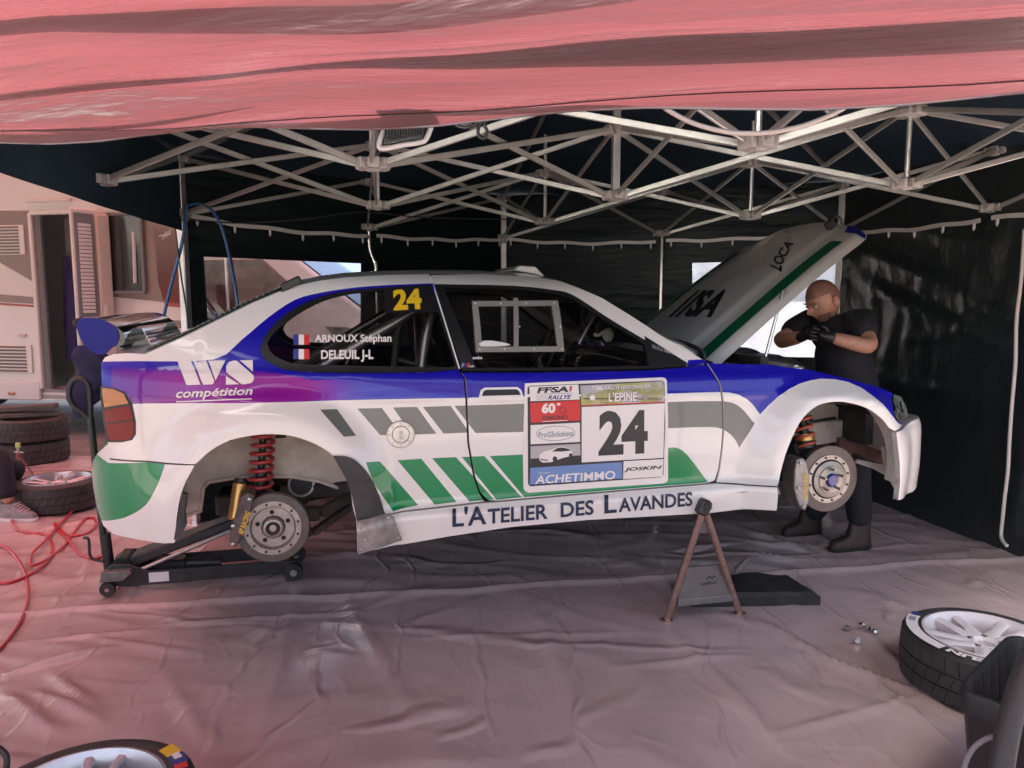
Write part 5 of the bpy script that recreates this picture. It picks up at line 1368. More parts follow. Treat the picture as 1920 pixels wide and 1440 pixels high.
# side window, vents, rails, stripes
wn_ = [mp_(198, 403, -0.0), mp_(268, 412), mp_(272, 546), mp_(204, 548)]
wo_ = plate('side_window', [Vector((dr + 0.02, -0.001, wn_[0].z)), Vector((wn_[1].x, -0.001, wn_[0].z)), Vector((wn_[1].x, -0.001, wn_[3].z)), Vector((dr + 0.02, -0.001, wn_[3].z))], 0.03, m_mdark, mh, 0.02)
for k in range(2):
    pass
m = MB(); W4 = [Vector((dr + 0.02, -0.035, wn_[0].z)), Vector((wn_[1].x, -0.035, wn_[0].z)), Vector((wn_[1].x, -0.035, wn_[3].z)), Vector((dr + 0.02, -0.035, wn_[3].z))]
for i in range(4): m.bar(W4[i], W4[(i + 1) % 4], 0.03, 0.03, up=(0, 1, 0))
m.build('window_frame', m_mgrey, wo_)
m = MB(); m.tube(catmull([Vector((wn_[1].x - 0.12, 0.0, wn_[0].z - 0.1)), Vector((wn_[1].x - 0.1, -0.04, wn_[0].z - 0.4)), Vector((wn_[1].x - 0.11, -0.04, wn_[3].z + 0.1))], 5), 0.02, 6); m.build('curtain', m_white, wo_)
def vent(x0, y0, x1, y1, n):
    a, b = mp_(x0, y0), mp_(x1, y1); X0_, X1_, Z0_, Z1_ = a.x, b.x, b.z, a.z
    o = plate('fridge_vent', rect(X0_, X1_, Z0_, Z1_, -0.001), 0.02, m_mw, mh, 0.01)
    for k in range(n):
        z = Z0_ + (Z1_ - Z0_) * (k + 0.7) / (n + 0.4)
        m = MB(); m.box(((X0_ + X1_) / 2 - 0.02, -0.026, z), (X1_ - X0_ - 0.10, 0.012, (Z1_ - Z0_) / n * 0.45), Euler((R(25), 0, 0))); m.build('louvre', m_mbrown, o, smooth=0)
vent(-60, 424, 50, 478, 9); vent(-30, 645, 64, 700, 8)
m = MB(); m.tube([mp_(53, 378) + Vector((0, -0.03, 0)), mp_(135, 376) + Vector((0, -0.03, 0))], 0.02, 8); m.build('gutter_rail', m_mw, mh)
def stripe(px, m_, name='stripe'):
    P_ = [mp_(x, y) for x, y in px]; plate(name, [Vector((p.x, -0.001, p.z)) for p in P_], 0.004, m_)
stripe([(-150, 395), (57, 395), (62, 528), (0, 492), (-150, 440)], m_mbrown); stripe([(-150, 540), (64, 557), (65, 570), (-150, 556)], m_mbrown); stripe([(-150, 557), (65, 572), (65, 576), (-150, 562)], m_mred)
stripe([(200, 399), (345, 399), (345, 570), (206, 556)], m_mbrown); stripe([(286, 424), (345, 440), (345, 577), (310, 574), (297, 530), (292, 470)], m_mred, 'red_panel')
stripe([(206, 590), (345, 602), (345, 612), (206, 600)], m_mbrown); stripe([(206, 601), (345, 613), (345, 616), (206, 604)], m_mred)
s = Sticker(lambda x, y, lay: mp_(x, y) + Vector((0, -0.008 - 0.001 * lay, 0)))
s.lim = 3; s.text('lll', [(304, 450), (320, 441), (323, 430), (307, 436)], m_vwhite, 2, 0.0, 0.3); s.poly([(299, 442), (322, 437), (322, 439), (299, 444)], m_vwhite, 2); s.build('emblem', mh)
m = MB(); m.box(mp_(43, 629) + Vector((0, -0.01, 0)), (0.10, 0.02, 0.035), ch=0.005); m.build('side_marker', mat('pale_lens', (0.6, 0.5, 0.4), 0.3), mh)
m = MB(); m.prism(rect(XL, dl - 0.02, 0.40, 0.62, -0.002), (0, -0.04, 0)); m.prism(rect(dr, XC, 0.40, 0.62, -0.002), (0, -0.04, 0)); m.build('skirt', m_mw, mh, bevel=0.015)
m = MB(); m.box(mp_(28, 737) + Vector((0, -0.05, 0)), (0.09, 0.02, 0.035), ch=.008); m.build('side_marker', m_lamb, mh)
# cab: bonnet, windscreen, doors
def cx(px_, py_, d=0.1): return mp_(px_, py_, d)
c_top = Vector((XC, 0.1, 2.62)); w_t = cx(535, 470); w_b = cx(690, 588); n_t = cx(800, 625); n_b = Vector((n_t.x + 0.10, 0.1, 0.45))
prof_c = [Vector((XC, 0.1, 0.42)), n_b, Vector((n_t.x + 0.12, 0.1, 0.75)), n_t, w_b, Vector((w_b.x - 0.02, 0.1, w_b.z)), w_t, Vector((w_t.x - 0.15, 0.1, 2.62)), c_top]
m = MB(); m.prism(prof_c, (0, 1.9, 0)); cab = m.build('cab', m_mw, mh, smooth=30, bevel=0.04)
wd = (w_b - w_t); wn2 = Vector((-wd.z, 0, wd.x)).normalized()
if wn2.x < 0: wn2 = -wn2
m = MB(); A_ = w_t + wd * 0.04 + wn2 * 0.012; B_ = w_t + wd * 0.97 + wn2 * 0.012
m.add([A_ + Vector((0, 0.08, 0)), B_ + Vector((0, 0.03, 0)), B_ + Vector((0, 1.87, 0)), A_ + Vector((0, 1.82, 0))], [[0, 1, 2, 3]]); m.build('windscreen', mat('tinted_screen', (0.22, 0.27, 0.30), 0.06, coat=1.0), cab, smooth=0)
P_ = [cx(382, 488), cx(492, 486), cx(545, 532), cx(560, 560), cx(500, 585), cx(388, 590)]
plate('cab_window', [Vector((p.x, 0.098, p.z)) for p in P_], 0.012, mat('cab_glass', (0.16, 0.11, 0.10), 0.08, coat=1.0, var=0.5, vs=6), cab, 0.01)
P_ = [cx(383, 535), cx(392, 530), cx(440, 600), cx(415, 600), cx(388, 570)]
m = MB(); m.prism([Vector((p.x, -0.1, p.z)) for p in P_], (0, -0.12, 0)); m.build('wing_mirror', m_mdark, cab, bevel=0.03)
P_ = [cx(610, 612), cx(655, 614), cx(668, 626), cx(625, 628)]
plate('head_lamp', [Vector((p.x, 0.098, p.z)) for p in P_], 0.02, m_mdark, cab, 0.01)
for x_ in (XL + 1.0, n_t.x - 0.45):
    m = MB(); m.lathe([(0.2, 0.05), (0.33, 0.05), (0.35, 0.08), (0.35, 0.25), (0.33, 0.28), (0.2, 0.28)], (x_, 0.0, 0.35), 'Y', 28); wh = m.build('wheel', m_rubber, mh)
    m = MB(); m.lathe([(0.2, 0.06), (0.19, 0.09), (0.06, 0.07), (0, 0.06)], (x_, 0, 0.35), 'Y', 20); m.build('hub_cap', m_alu, wh)
    m = MB(); m.lathe([(0.2, 1.75), (0.35, 1.78), (0.35, 1.95), (0.2, 1.98)], (x_, 0, 0.35), 'Y', 28); m.build('wheel', m_rubber, mh)
# blue-grey jacket hanging in the doorway
m = MB()
def jk(a, b):
    an = 2 * PI * a; z = mp_(125, 475).z - 1.25 * b; r = 0.03 + 0.05 * math.sin(min(1, b * 1.2) * PI / 2) + 0.012 * math.sin(an * 5 + b * 6)
    p = mp_(124, 475, 0.35); return (p.x + r * math.cos(an), 0.35 + r * 0.6 * math.sin(an), z)
m.grid(jk, 28, 24); j = m.build('jacket', mat('violet_blue_cloth', (0.07, 0.055, 0.18), 0.8, var=0.2, vs=9), None, smooth=70); j.matrix_world = MMX
tag(j, 'violet blue jacket hanging just inside the motorhome doorway', 'jacket')
# unseen red canvas added to tint the motorhome pink and stop sun patches
m = MB(); m.grid(lambda a, b: (-11.5 + 9.9 * a + 0.25 * (1 - b), 2.15 + 6.65 * b, 3.05 - 0.25 * (1 - b) + 0.05 * math.sin(a * 9) + 0.02 * noise.noise((a * 9, b * 9, 0))), 40, 30)
aw = m.build('unseen_awning', m_red2, None, smooth=80, fix=False); tag(aw, 'unseen red canvas sheet added left of the tent to tint the motorhome pink', 'unseen_awning')
for x_, y_ in ((-9.3, 3.0), (-9.3, 8.2), (-3.1, 8.2)):
    m = MB(); m.tube([(0, 0, 0), (0, 0, 2.85 if y_ < 4 else 3.05)], 0.02, 8); po = m.build('unseen_awning_post', m_alu); po.location = (x_, y_, 0)
    tag(po, 'steel post added under the unseen red canvas, ' + ('near left corner' if y_ < 4 else ('far left corner' if x_ < -5 else 'far right corner')), 'post')
# ------------------------------------------------------------------ trolley jack under the tail
JD = (gp(550, 1090) - gp(205, 1118)).normalized(); jp = gp(205, 1118)
jack = thing('trolley_jack', 'low black trolley jack with a long handle under the rear of the car', 'jack', (jp.x, jp.y, 0.008), math.atan2(JD.y, JD.x))
for y_ in (0.0, 0.26):
    m = MB(); m.prism([(0.02, y_, 0.045), (0.10, y_, 0.035), (0.90, y_, 0.045), (0.97, y_, 0.05), (0.98, y_, 0.10), (0.94, y_, 0.115), (0.20, y_, 0.115), (0.10, y_, 0.16), (0.02, y_, 0.165), (-0.02, y_, 0.13)], (0, 0.014, 0)); m.build('side_frame', m_blackm, jack, bevel=0.004)
    m = MB(); m.lathe([(0.012, -0.02), (0.048, -0.02), (0.052, -0.014), (0.052, 0.014), (0.048, 0.02), (0.012, 0.02)], (0.95, y_ - 0.012 + (0.04 if y_ else 0), 0.052), 'Y', 24); w_ = m.build('roller', m_blackm, jack)
    m = MB(); m.lathe([(0.0, -0.026), (0.018, -0.026), (0.018, 0.026), (0, 0.026)], (0.95, y_ - 0.012 + (0.04 if y_ else 0), 0.052), 'Y', 12); m.build('roller_axle', m_steel, w_)
    m = MB(); m.lathe([(0.008, -0.014), (0.036, -0.014), (0.040, -0.008), (0.040, 0.008), (0.036, 0.014), (0.008, 0.014)], (0.0, y_ - 0.02, 0.040), 'Y', 22); c_ = m.build('castor', m_rubber, jack)
    m = MB(); m.lathe([(0.0, -0.018), (0.011, -0.018), (0.011, 0.018), (0, 0.018)], (0.0, y_ - 0.02, 0.040), 'Y', 10); m.build('castor_axle', m_chrome, c_)
    m = MB(); m.prism([(-0.03, y_ - 0.045, 0.085), (0.08, y_ - 0.045, 0.085), (0.13, y_ - 0.045, 0.125), (0.12, y_ - 0.045, 0.14), (-0.02, y_ - 0.045, 0.14)], (0, 0.05, 0)); m.build('castor_bracket', mat('worn_grey_steel', (0.17, 0.16, 0.155), 0.45, 0.5, var=0.35, vs=18), jack, bevel=0.004)
m = MB(); m.bar((0.10, 0.135, 0.15), (0.72, 0.135, 0.36), 0.16, 0.055, ch=0.008); m.bar((0.72, 0.135, 0.36), (0.86, 0.135, 0.37), 0.12, 0.05, ch=0.008); m.build('lift_arm', m_blackm, jack)
m = MB(); m.tube([(0.16, 0.02, 0.12), (0.62, 0.03, 0.30)], 0.011, 10); m.build('link_rod', m_steel, jack)
m = MB(); m.lathe([(0.055, 0), (0.06, 0.02), (0.045, 0.035), (0.03, 0.02), (0, 0.02)], (0.86, 0.135, 0.385), n=24); m.lathe([(0.028, 0.0), (0.028, 0.16), (0, 0.16)], (0.86, 0.135, 0.40), n=16); m.build('saddle', m_blackm, jack)
m = MB(); m.lathe([(0.05, -0.07), (0.05, 0.07)], (0.05, 0.135, 0.13), 'Y', 16); m.box((0.22, 0.135, 0.10), (0.3, 0.1, 0.07), ch=0.01); m.tube([(0.35, 0.13, 0.1), (0.55, 0.13, 0.09)], 0.03, 12); m.build('pump_body', m_blackm, jack)
hb = Vector((-0.03, 0.135, 0.10))
m = MB(); m.tube([hb, hb + Vector((-0.012, 0, 0.20))], 0.028, 14); m.tube(catmull([hb + Vector((-0.012, 0, 0.02)), hb + Vector((-0.03, 0, 0.4)), hb + Vector((-0.045, 0, 0.84))], 6), 0.018, 14)
m.build('handle', m_blackm, jack)
tp_ = hb + Vector((-0.045, 0, 0.82))
m = MB(); m.tube(catmull([tp_ + Vector(p) for p in [(0.0, 0, 0.0), (0.005, 0, 0.16), (-0.01, 0, 0.215), (-0.05, 0, 0.23), (-0.085, 0, 0.20), (-0.095, 0, 0.14), (-0.08, 0, 0.09), (-0.04, 0, 0.05), (0.0, 0, 0.01)]], 5), 0.014, 10); m.build('handle_grip', m_black, jack)
m = MB(); m.tube(catmull([hb + Vector((-0.02, -0.03, 0.05)), hb + Vector((-0.08, -0.03, 0.08)), hb + Vector((-0.085, -0.03, 0.18)), hb + Vector((-0.11, -0.03, 0.19))], 4), 0.008, 8); m.build('foot_pedal', m_blackm, jack)
m = MB(); m.prism([(0.20, -0.0015, 0.052), (0.30, -0.0015, 0.052), (0.30, -0.0015, 0.105), (0.20, -0.0015, 0.105)], (0, -0.001, 0)); m.prism([(0.265, -0.003, 0.065), (0.29, -0.003, 0.065), (0.278, -0.003, 0.09)], (0, -0.0005, 0)); 
st_ = m.build('warning_sticker', mat('sticker_white', (0.70, 0.66, 0.64), 0.5), jack, smooth=0)

# ------------------------------------------------------------------ axle stand under the sill
u_, w_s = surf(1313, 950); ap_ = CM @ Vector((u_, -VB(u_, w_s) - 0.035, w_s + 0.005))
fa, fb = gp(1250, 1168), gp(1387, 1155); fc_ = (fa + fb) / 2 + Vector((-0.06, 0.36, 0))
stand = thing('axle_stand', 'bare steel three-legged axle stand under the car sill', 'axle stand', ((fa.x + fb.x) / 2, (fa.y + fb.y) / 2, 0.012))
so_ = Vector(stand.location); A0 = ap_ - so_
m_cop = mat('coppery_steel', (0.52, 0.36, 0.30), 0.3, 0.85, var=0.15, vs=30)
for f_ in (fa, fb, fc_):
    F0 = f_ + Vector((0, 0, 0.012)) - so_; F0.z = 0.0
    m = MB(); m.tube([F0, A0 + (F0 - A0).normalized() * 0.03], 0.0165, 14); lg = m.build('leg', m_cop, stand)
    m = MB(); m.lathe([(0.0, 0.0), (0.03, 0.0), (0.03, 0.006), (0.018, 0.010)], F0, n=18); m.build('foot_disc', m_cop, lg)
m = MB(); m.box(A0 + Vector((0.0, 0.015, 0.0)), (0.05, 0.07, 0.075), Euler((0, R(20), R(14))), ch=0.01); m.tube([A0 + Vector((0.01, -0.03, 0.01)), A0 + Vector((0.01, 0.06, 0.01))], 0.018, 12); m.build('head', m_blackm, stand)
m_gus = mat('grey_primer_steel', (0.21, 0.195, 0.19), 0.5, 0.4, var=0.15, vs=14)
def leg_pt(f_, t_): F0 = f_ - so_; F0.z = 0; return A0.lerp(F0, t_)
m = MB(); q_ = [leg_pt(fa, 0.10), leg_pt(fb, 0.10), leg_pt(fb, 0.22), leg_pt(fa, 0.22)]; m.prism(q_, (0, 0.008, 0)); m.build('gusset', m_gus, stand)
q_ = [leg_pt(fa, 0.53), leg_pt(fb, 0.53), leg_pt(fb, 0.80), leg_pt(fa, 0.80)]
q_ = [p + Vector((0, 0.02, 0)) for p in q_]; q_[3] += Vector((0.02, -.03, 0)); q_[2] += Vector((0, -.03, 0))
m = MB(); m.prism(q_, (0, 0.012, 0)); pn_ = m.build('stand_plate', m_gus, stand)
m = MB(); m.prism([q_[3], q_[2], q_[2] + Vector((0, 0, -0.035)), q_[3] + Vector((0, 0, -0.035))], (0, 0.2, 0)); m.build('stand_tray', m_gus, stand, bevel=0.004)
Sticker.lim = 7.0
s = Sticker(lambda x, y, lay: q_[3].lerp(q_[2], x).lerp(q_[0].lerp(q_[1], x), y) + Vector((0, -0.002, 0)))
s.lim = 0.1; s.text('salles', [(0.42, 0.40), (0.74, 0.42), (0.74, 0.52), (0.42, 0.50)], k_dark, 1)
for i in range(4):
    for j in range(2):
        if (i + j) % 2 == 0: s.mb.add([s.map(0.55 + 0.05 * i + a, 0.58 + 0.05 * j + b, 1) for a, b in ((0, 0), (0.05, 0), (0.05, 0.05), (0, 0.05))], [[0, 1, 2, 3]])
s.build('stand_lettering', pn_)

# rubber block behind the stand
b0, b1 = gp(1296, 1143), gp(1538, 1139); b2 = gp(1512, 1083, 0.06)
bd_ = (b1 - b0); bl_ = bd_.length; dep = 0.30
m = MB()
def blk(a, b): return (a * bl_ - (0.0 if a < 0.5 else 0.05 * b), b * dep, 0.065 + 0.012 * noise.noise((a * 5, b * 4, 3)) + 0.01 * math.sin(a * 12) * b - (0.02 if a in (0, 1) or b in (0, 1) else 0))
m.grid(blk, 30, 14); top_n = len(m.v)
m.prism([(0, 0, 0), (bl_, 0, 0), (bl_ - 0.05, dep, 0), (0, dep, 0)], (0, 0, 0.046))
bo = m.build('rubber_block', m_rubber, None, smooth=40); bo.location = (b0.x, b0.y, 0.012); bo.rotation_euler = (0, 0, math.atan2(bd_.y, bd_.x))
tag(bo, 'flat black rubber block lying on the sheet behind the axle stand', 'block')

# ------------------------------------------------------------------ wheels and tyres
m_tyre = mat('tyre_rubber', (0.035, 0.033, 0.032), 0.58, var=0.25, vs=14, bump=0.15, bs=120, col2=(0.07, 0.06, 0.055), c2s=6, c2lo=0.55, c2hi=0.8)
m_rimw = mat('white_wheel_paint', (0.66, 0.62, 0.62), 0.32, coat=0.6, var=0.08, vs=12)
m_rims = mat('silver_wheel_paint', (0.52, 0.53, 0.55), 0.28, 0.5, coat=0.5, var=0.12, vs=12)
def tyre_into(o, R0=0.31, RB=0.228, Wd=0.215, tread=True):
    """tyre and tread under an Empty o, axis Z, resting from z = 0 to Wd"""
    m = MB(); h = Wd
    prof = [(RB, 0.012), (RB + 0.012, 0.004), (RB + 0.035, 0.0), (R0 - 0.03, 0.004), (R0 - 0.012, 0.016), (R0 - 0.008, 0.035), (R0 - 0.008, h - 0.035), (R0 - 0.012, h - 0.016), (R0 - 0.03, h - 0.004), (RB + 0.035, h), (RB + 0.012, h - 0.004), (RB, h - 0.012)]
    m.lathe(prof, n=72, closed=True); t_ = m.build('tyre', m_tyre, o, smooth=40)
    if tread:
        m = MB(); rows_ = [(0.020, 0.076), (0.083, 0.132), (0.139, 0.195)]; N = 38
        for ri, (za, zb) in enumerate(rows_):
            za *= h / 0.215; zb *= h / 0.215
            for k in range(N):
                a0 = 2 * PI * (k + (0.35 if ri % 2 else 0)) / N; da = 2 * PI / N * 0.472
                sk_ = (0.035, 0.05, -0.035)[ri]
                vs = []
                for r_ in (R0 - 0.011, R0):
                    for (aa, zz) in ((a0 - da, za), (a0 + da, za), (a0 + da + sk_, zb), (a0 - da + sk_, zb)):
                        rr = r_ - (0.004 if (ri == 0 and zz == za) or (ri == 2 and zz == zb) else 0)
                        vs.append((rr * math.cos(aa), rr * math.sin(aa), zz))
                m.add(vs, [[4, 5, 6, 7], [0, 1, 5, 4], [1, 2, 6, 5], [2, 3, 7, 6], [3, 0, 4, 7]])
        tr_ = m.build('tread', m_tyre, t_, smooth=0, merge=False); tr_['kind'] = 'stuff'
    return t_
def arc_text(o, txt, rad, z, size, a_c, span, m_, bold=0.03, name='sidewall_lettering'):
    V, F = text_mesh(txt, bold)
    m = MB(); m.add([((rad + size * y) * math.cos(a_c + span * (0.5 - x)), (rad + size * y) * math.sin(a_c + span * (0.5 - x)), z) for x, y in V], F)
    return m.build(name, m_, o, smooth=0, fix=False, merge=False)
def rim_into(o, m_, RB=0.228, Wd=0.215, pairs=5, rot=0.0, wide=0.030):
    m = MB(); h = Wd
    m.lathe([(RB - 0.006, h + 0.003), (RB + 0.004, h + 0.001), (RB + 0.004, h - 0.012), (RB - 0.006, h - 0.02), (RB - 0.022, h - 0.06), (RB - 0.022, 0.05), (RB + 0.002, 0.01), (RB - 0.012, 0.006), (RB - 0.03, 0.05), (RB - 0.028, h - 0.06), (RB - 0.014, h - 0.012)], n=64, closed=True)
    rim = m.build('rim', m_, o, smooth=40)
    for k in range(pairs):
        for sgn in (-1, 1):
            a1 = rot + 2 * PI * k / pairs + sgn * 0.22; a0 = rot + 2 * PI * k / pairs + sgn * 0.30
            P0 = Vector((0.062 * math.cos(a0), 0.062 * math.sin(a0), h - 0.035)); P1 = Vector(((RB - 0.012) * math.cos(a1), (RB - 0.012) * math.sin(a1), h - 0.018))
            d = (P1 - P0).normalized(); sd = d.cross(Vector((0, 0, 1))).normalized(); up = sd.cross(d)
            m = MB(); vs = []
            for p, w0_, t0_ in ((P0, wide * 1.2, 0.05), (P0.lerp(P1, 0.5), wide * 0.85, 0.04), (P1, wide, 0.035)):
                vs += [p - sd * w0_ / 2 + up * 0.0, p - sd * w0_ * 0.3 + up * 0.006, p + sd * w0_ * 0.3 + up * 0.006, p + sd * w0_ / 2, p + sd * w0_ * 0.4 - up * t0_, p - sd * w0_ * 0.4 - up * t0_]
            fs = [[0, 1, 2, 3, 4, 5][::-1], [12, 13, 14, 15, 16, 17]]
            for i in range(2):
                for j in range(6): fs.append([i * 6 + j, i * 6 + (j + 1) % 6, i * 6 + 6 + (j + 1) % 6, i * 6 + 6 + j])
            m.add(vs, fs); m.build('spoke', m_, o, smooth=40)
    m = MB(); m.lathe([(0.032, h - 0.075), (0.034, h - 0.04), (0.05, h - 0.028), (0.078, h - 0.034), (0.085, h - 0.05), (0.085, h - 0.09)], n=36); hb_ = m.build('hub', m_, o, smooth=40)
    m = MB()
    for k in range(5):
        a = rot + 2 * PI * (k + 0.5) / 5; m.lathe([(0.012, h - 0.03), (0.012, h - 0.0285), (0.009, h - 0.029), (0.0, h - 0.029)], (0.057 * math.cos(a), 0.057 * math.sin(a), 0), n=12)
    q = m.build('bolt_hole', m_under, hb_); q['kind'] = 'stuff'
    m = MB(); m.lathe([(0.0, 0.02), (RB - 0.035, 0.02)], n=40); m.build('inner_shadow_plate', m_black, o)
def place_wheel(label, loc, rz, rimm, pairs=5, rot=0.0, letter=None, wide=0.03):
    o = thing('wheel', label, 'wheel', loc, rz, 'wheels taken off the car'); t_ = tyre_into(o); rim_into(o, rimm, pairs=pairs, rot=rot, wide=wide); return o, t_
p = gp(1850, 1192, 0.225); wr, tr_ = place_wheel('white spoked wheel lying flat beside the black bin', (p.x, p.y, 0.014), 0.0, m_rimw, 5, 0.5, wide=0.05)
arc_text(tr_, 'MICHELIN', 0.252, 0.2175, 0.034, R(-118), 1.15, m_vwhite, 0.05)
s = Sticker(lambda x, y, lay: Vector(((0.246 + 0.044 * y) * math.cos(x), (0.246 + 0.044 * y) * math.sin(x), 0.2165 + 0.0006 * lay)))
def arcq(a0, a1, y0, y1, m_, lay):
    s._m(m_); N = 8; vs = [s.map(R(a0 + (a1 - a0) * i / N), y, lay) for y in (y0, y1) for i in range(N + 1)]; s.mb.add(vs, [[i, i + 1, N + 2 + i, N + 1 + i] for i in range(N)])
arcq(135, 205, 0, 1, m_vwhite, 1); arcq(128, 136, 0.2, 0.9, k_navy, 2); arcq(140, 150, 0.2, 0.8, k_grey, 2); s.build('sidewall_sticker', tr_)
p = gp(140, 1500, 0.22); wl_, tl_ = place_wheel('white wheel with yellow and blue tyre sticker, cut by the bottom edge', (p.x, p.y, 0.012), R(20), m_rims, 5, 0.1)
s = Sticker(lambda x, y, lay: Vector(((0.246 + 0.044 * y) * math.cos(x), (0.246 + 0.044 * y) * math.sin(x), 0.2165 + 0.0006 * lay)))
arcq(26, 38, 0, 1, k_yel, 1); arcq(14, 26, 0, 1, k_navy, 1); arcq(20, 27, 0.3, 0.8, m_vwhite, 2); arcq(8, 14, 0.1, 0.9, k_red, 1); s.build('sidewall_sticker', tl_)
p = gp(108, 898, 0.22); place_wheel('silver spoked wheel lying flat at the end of the red air hose', (p.x, p.y, 0.01), 0.4, m_rims, 5, 0.2, wide=0.04)
pt_ = gp(48, 868)
for k, lab in ((0, 'black tyre at the bottom of the stack by the motorhome'), (1, 'black tyre on top of the stack by the motorhome')):
    o = thing('tyre', lab, 'tyre', (pt_.x + 0.02 * k, pt_.y + 0.1, 0.004 + 0.218 * k), 0.3 * k, 'stacked tyres'); t_ = tyre_into(o, 0.33, 0.23, 0.215, True)
    arc_text(o, 'PERFORMANCE', 0.33, 0.0, 0.0, 0, 0.1, m_vwhite) if False else None
    m = MB(); V, F = text_mesh('PILOT SPORT', 0.0) if False else ([], [])
# planks lying on the stack
for k, (x0, y0, x1, y1, c, lab) in enumerate(((-40, 762, 95, 742, (0.10, 0.085, 0.075), 'short dark board lying on the tyre stack, the upper one'), (-40, 775, 88, 764, (0.13, 0.11, 0.095), 'short dark board lying on the tyre stack, the lower one'))):
    zt = 0.004 + 0.218 * 2 + (0.075 if k == 0 else 0.02)
    a = Vector((pt_.x - 0.35, pt_.y + 0.02 - 0.05 * k, zt)); b = Vector((pt_.x + 0.24, pt_.y + 0.16 + 0.05 * k, zt + (0.02 if k == 0 else 0.0)))
    m = MB(); m.bar(a, b, 0.14, 0.05 if k == 0 else 0.045, ch=0.006); o = m.build('board', mat('board_%d' % k, c, 0.7, var=0.2, vs=12)); tag(o, lab, 'board', 'boards on the tyre stack')

# small red stand with a green tip by the tyres
p = gp(38, 893); stn = thing('small_stand', 'small red stand with a bright green tip in front of the tyre stack', 'stand', (p.x, p.y, 0.006))
m = MB()
for a in range(3):
    an = a * 2 * PI / 3 + 0.5; m.bar((0.10 * math.cos(an), 0.10 * math.sin(an), 0), (0.015 * math.cos(an), 0.015 * math.sin(an), 0.16), 0.05, 0.006)
m.lathe([(0.02, 0.14), (0.02, 0.20), (0.012, 0.21)], n=12); m.build('tripod', mat('dull_red_paint', (0.20, 0.06, 0.05), 0.5), stn)
m = MB(); m.tube([(0, 0, 0.19), (0, 0, 0.25)], 0.012, 10); m.tube([(-0.035, 0, 0.215), (0.045, 0, 0.21)], 0.006, 8); m.build('screw_column', m_steel, stn)
m = MB(); m.box((0, 0, 0.275), (0.04, 0.025, 0.05), ch=0.006); m.build('tip', mat('bright_green_plastic', (0.42, 0.60, 0.18), 0.4), stn)

# wheel nuts on the sheet
for k, (x, y) in enumerate(((1588, 1179), (1616, 1181), (1629, 1189), (1639, 1188), (1608, 1203))):
    p = gp(x, y, 0.02); o = thing('wheel_nut', ('loose steel wheel nut, ' + ['leftmost of the five on the sheet', 'at the top middle of the five', 'in the touching pair, left one', 'in the touching pair, rightmost one', 'nearest of the five on the sheet'][k]), 'nut', (p.x, p.y, tarp_near(p.x, p.y) + 0.015), 0, 'loose wheel nuts')
    o.rotation_euler = (R(70 + 9 * k), R(20 * k), R(40 * k))
    m = MB(); m.lathe([(0.0065, -0.012), (0.0105, -0.012), (0.0115, -0.010), (0.0115, 0.006), (0.0095, 0.007)], n=6); m.build('hex_body', m_chrome, o, smooth=20)
    m = MB(); m.lathe([(0.0135, 0.006), (0.0135, 0.008), (0.007, 0.016), (0.0065, 0.014)], n=18); m.build('seat_cone', m_steel, o)

# ------------------------------------------------------------------ hoses and cables
def floor_path(px, zf, r): 
    out = []
    for i, q in enumerate(px):
        z = zf + (q[2] if len(q) > 2 else 0); p = gp(q[0], q[1], z); out.append(p + Vector((0, 0, ztarp(p.x, p.y))))
    return catmull(out, 7)
m_hose = mat('red_air_hose', (0.50, 0.022, 0.04), 0.32, coat=0.3)
def cable(name, pts, r, m_, label, cat, n=8, group=None):
    m = MB(); m.tube(pts, r, n); o = m.build(name, m_, None, smooth=60); tag(o, label, cat, group); return o
cable('air_hose', floor_path([(186, 930), (176, 925), (148, 913), (105, 906), (66, 913), (35, 933), (21, 960), (27, 990), (52, 1002), (85, 1005), (98, 1025), (92, 1050), (65, 1075), (30, 1092), (0, 1097), (-60, 1090), (-80, 1050), (-30, 1022), (12, 1030), (42, 1065), (53, 1110), (42, 1165), (0, 1222), (-60, 1265)], 0.009, 0.0085), 0.0085, m_hose, 'coiled red air hose looping over the sheet and out at the left edge', 'hose')
cable('air_hose', floor_path([(190, 1046), (175, 1050), (150, 1040), (128, 1015), (106, 992), (104, 984), (120, 1000), (140, 1008), (165, 1000), (181, 985), (176, 974), (160, 976), (142, 996), (122, 1024), (98, 1046), (60, 1062, 0.012), (62, 1040, 0.012), (82, 1020, 0.014), (112, 985, .012), (150, 946, .012), (172, 930, .012)], 0.009, 0.0085), 0.0085, m_hose, 'short red air hose twisted in a figure eight beside the jack', 'hose')
m_wc = mat('white_cable_sheath', (0.66, 0.60, 0.54), 0.45); m_wr = mat('white_cord', (0.74, 0.70, 0.64), 0.5)
wd_ = (HV[3] - HV[2]).normalized(); wnv = wd_.cross(Vector((0, 0, 1))).normalized()
if wnv.dot(HEXC - HV[2]) < 0: wnv = -wnv
def rw(x, y, off=0.07): return onplane(x, y, HV[2] + wnv * off, wnv)
cable('light_cable', catmull([rw(1921, 430), rw(1915, 520), rw(1906, 600), rw(1904, 680), rw(1898, 750), rw(1893, 820), rw(1890, 880), rw(1884, 930), rw(1880, 970), rw(1877, 1000), rw(1880, 1014, .1), rw(1888, 1023, .12)], 6), 0.011, m_wr, 'thick white cable hanging down the right tent wall', 'cable')
cable('floor_cable', floor_path([(1660, 941), (1700, 955), (1760, 974), (1800, 996), (1850, 1014), (1890, 1024), (1925, 1042)], 0.012, 0.006), 0.006, m_wc, 'thin white cable lying along the foot of the right tent wall', 'cable')
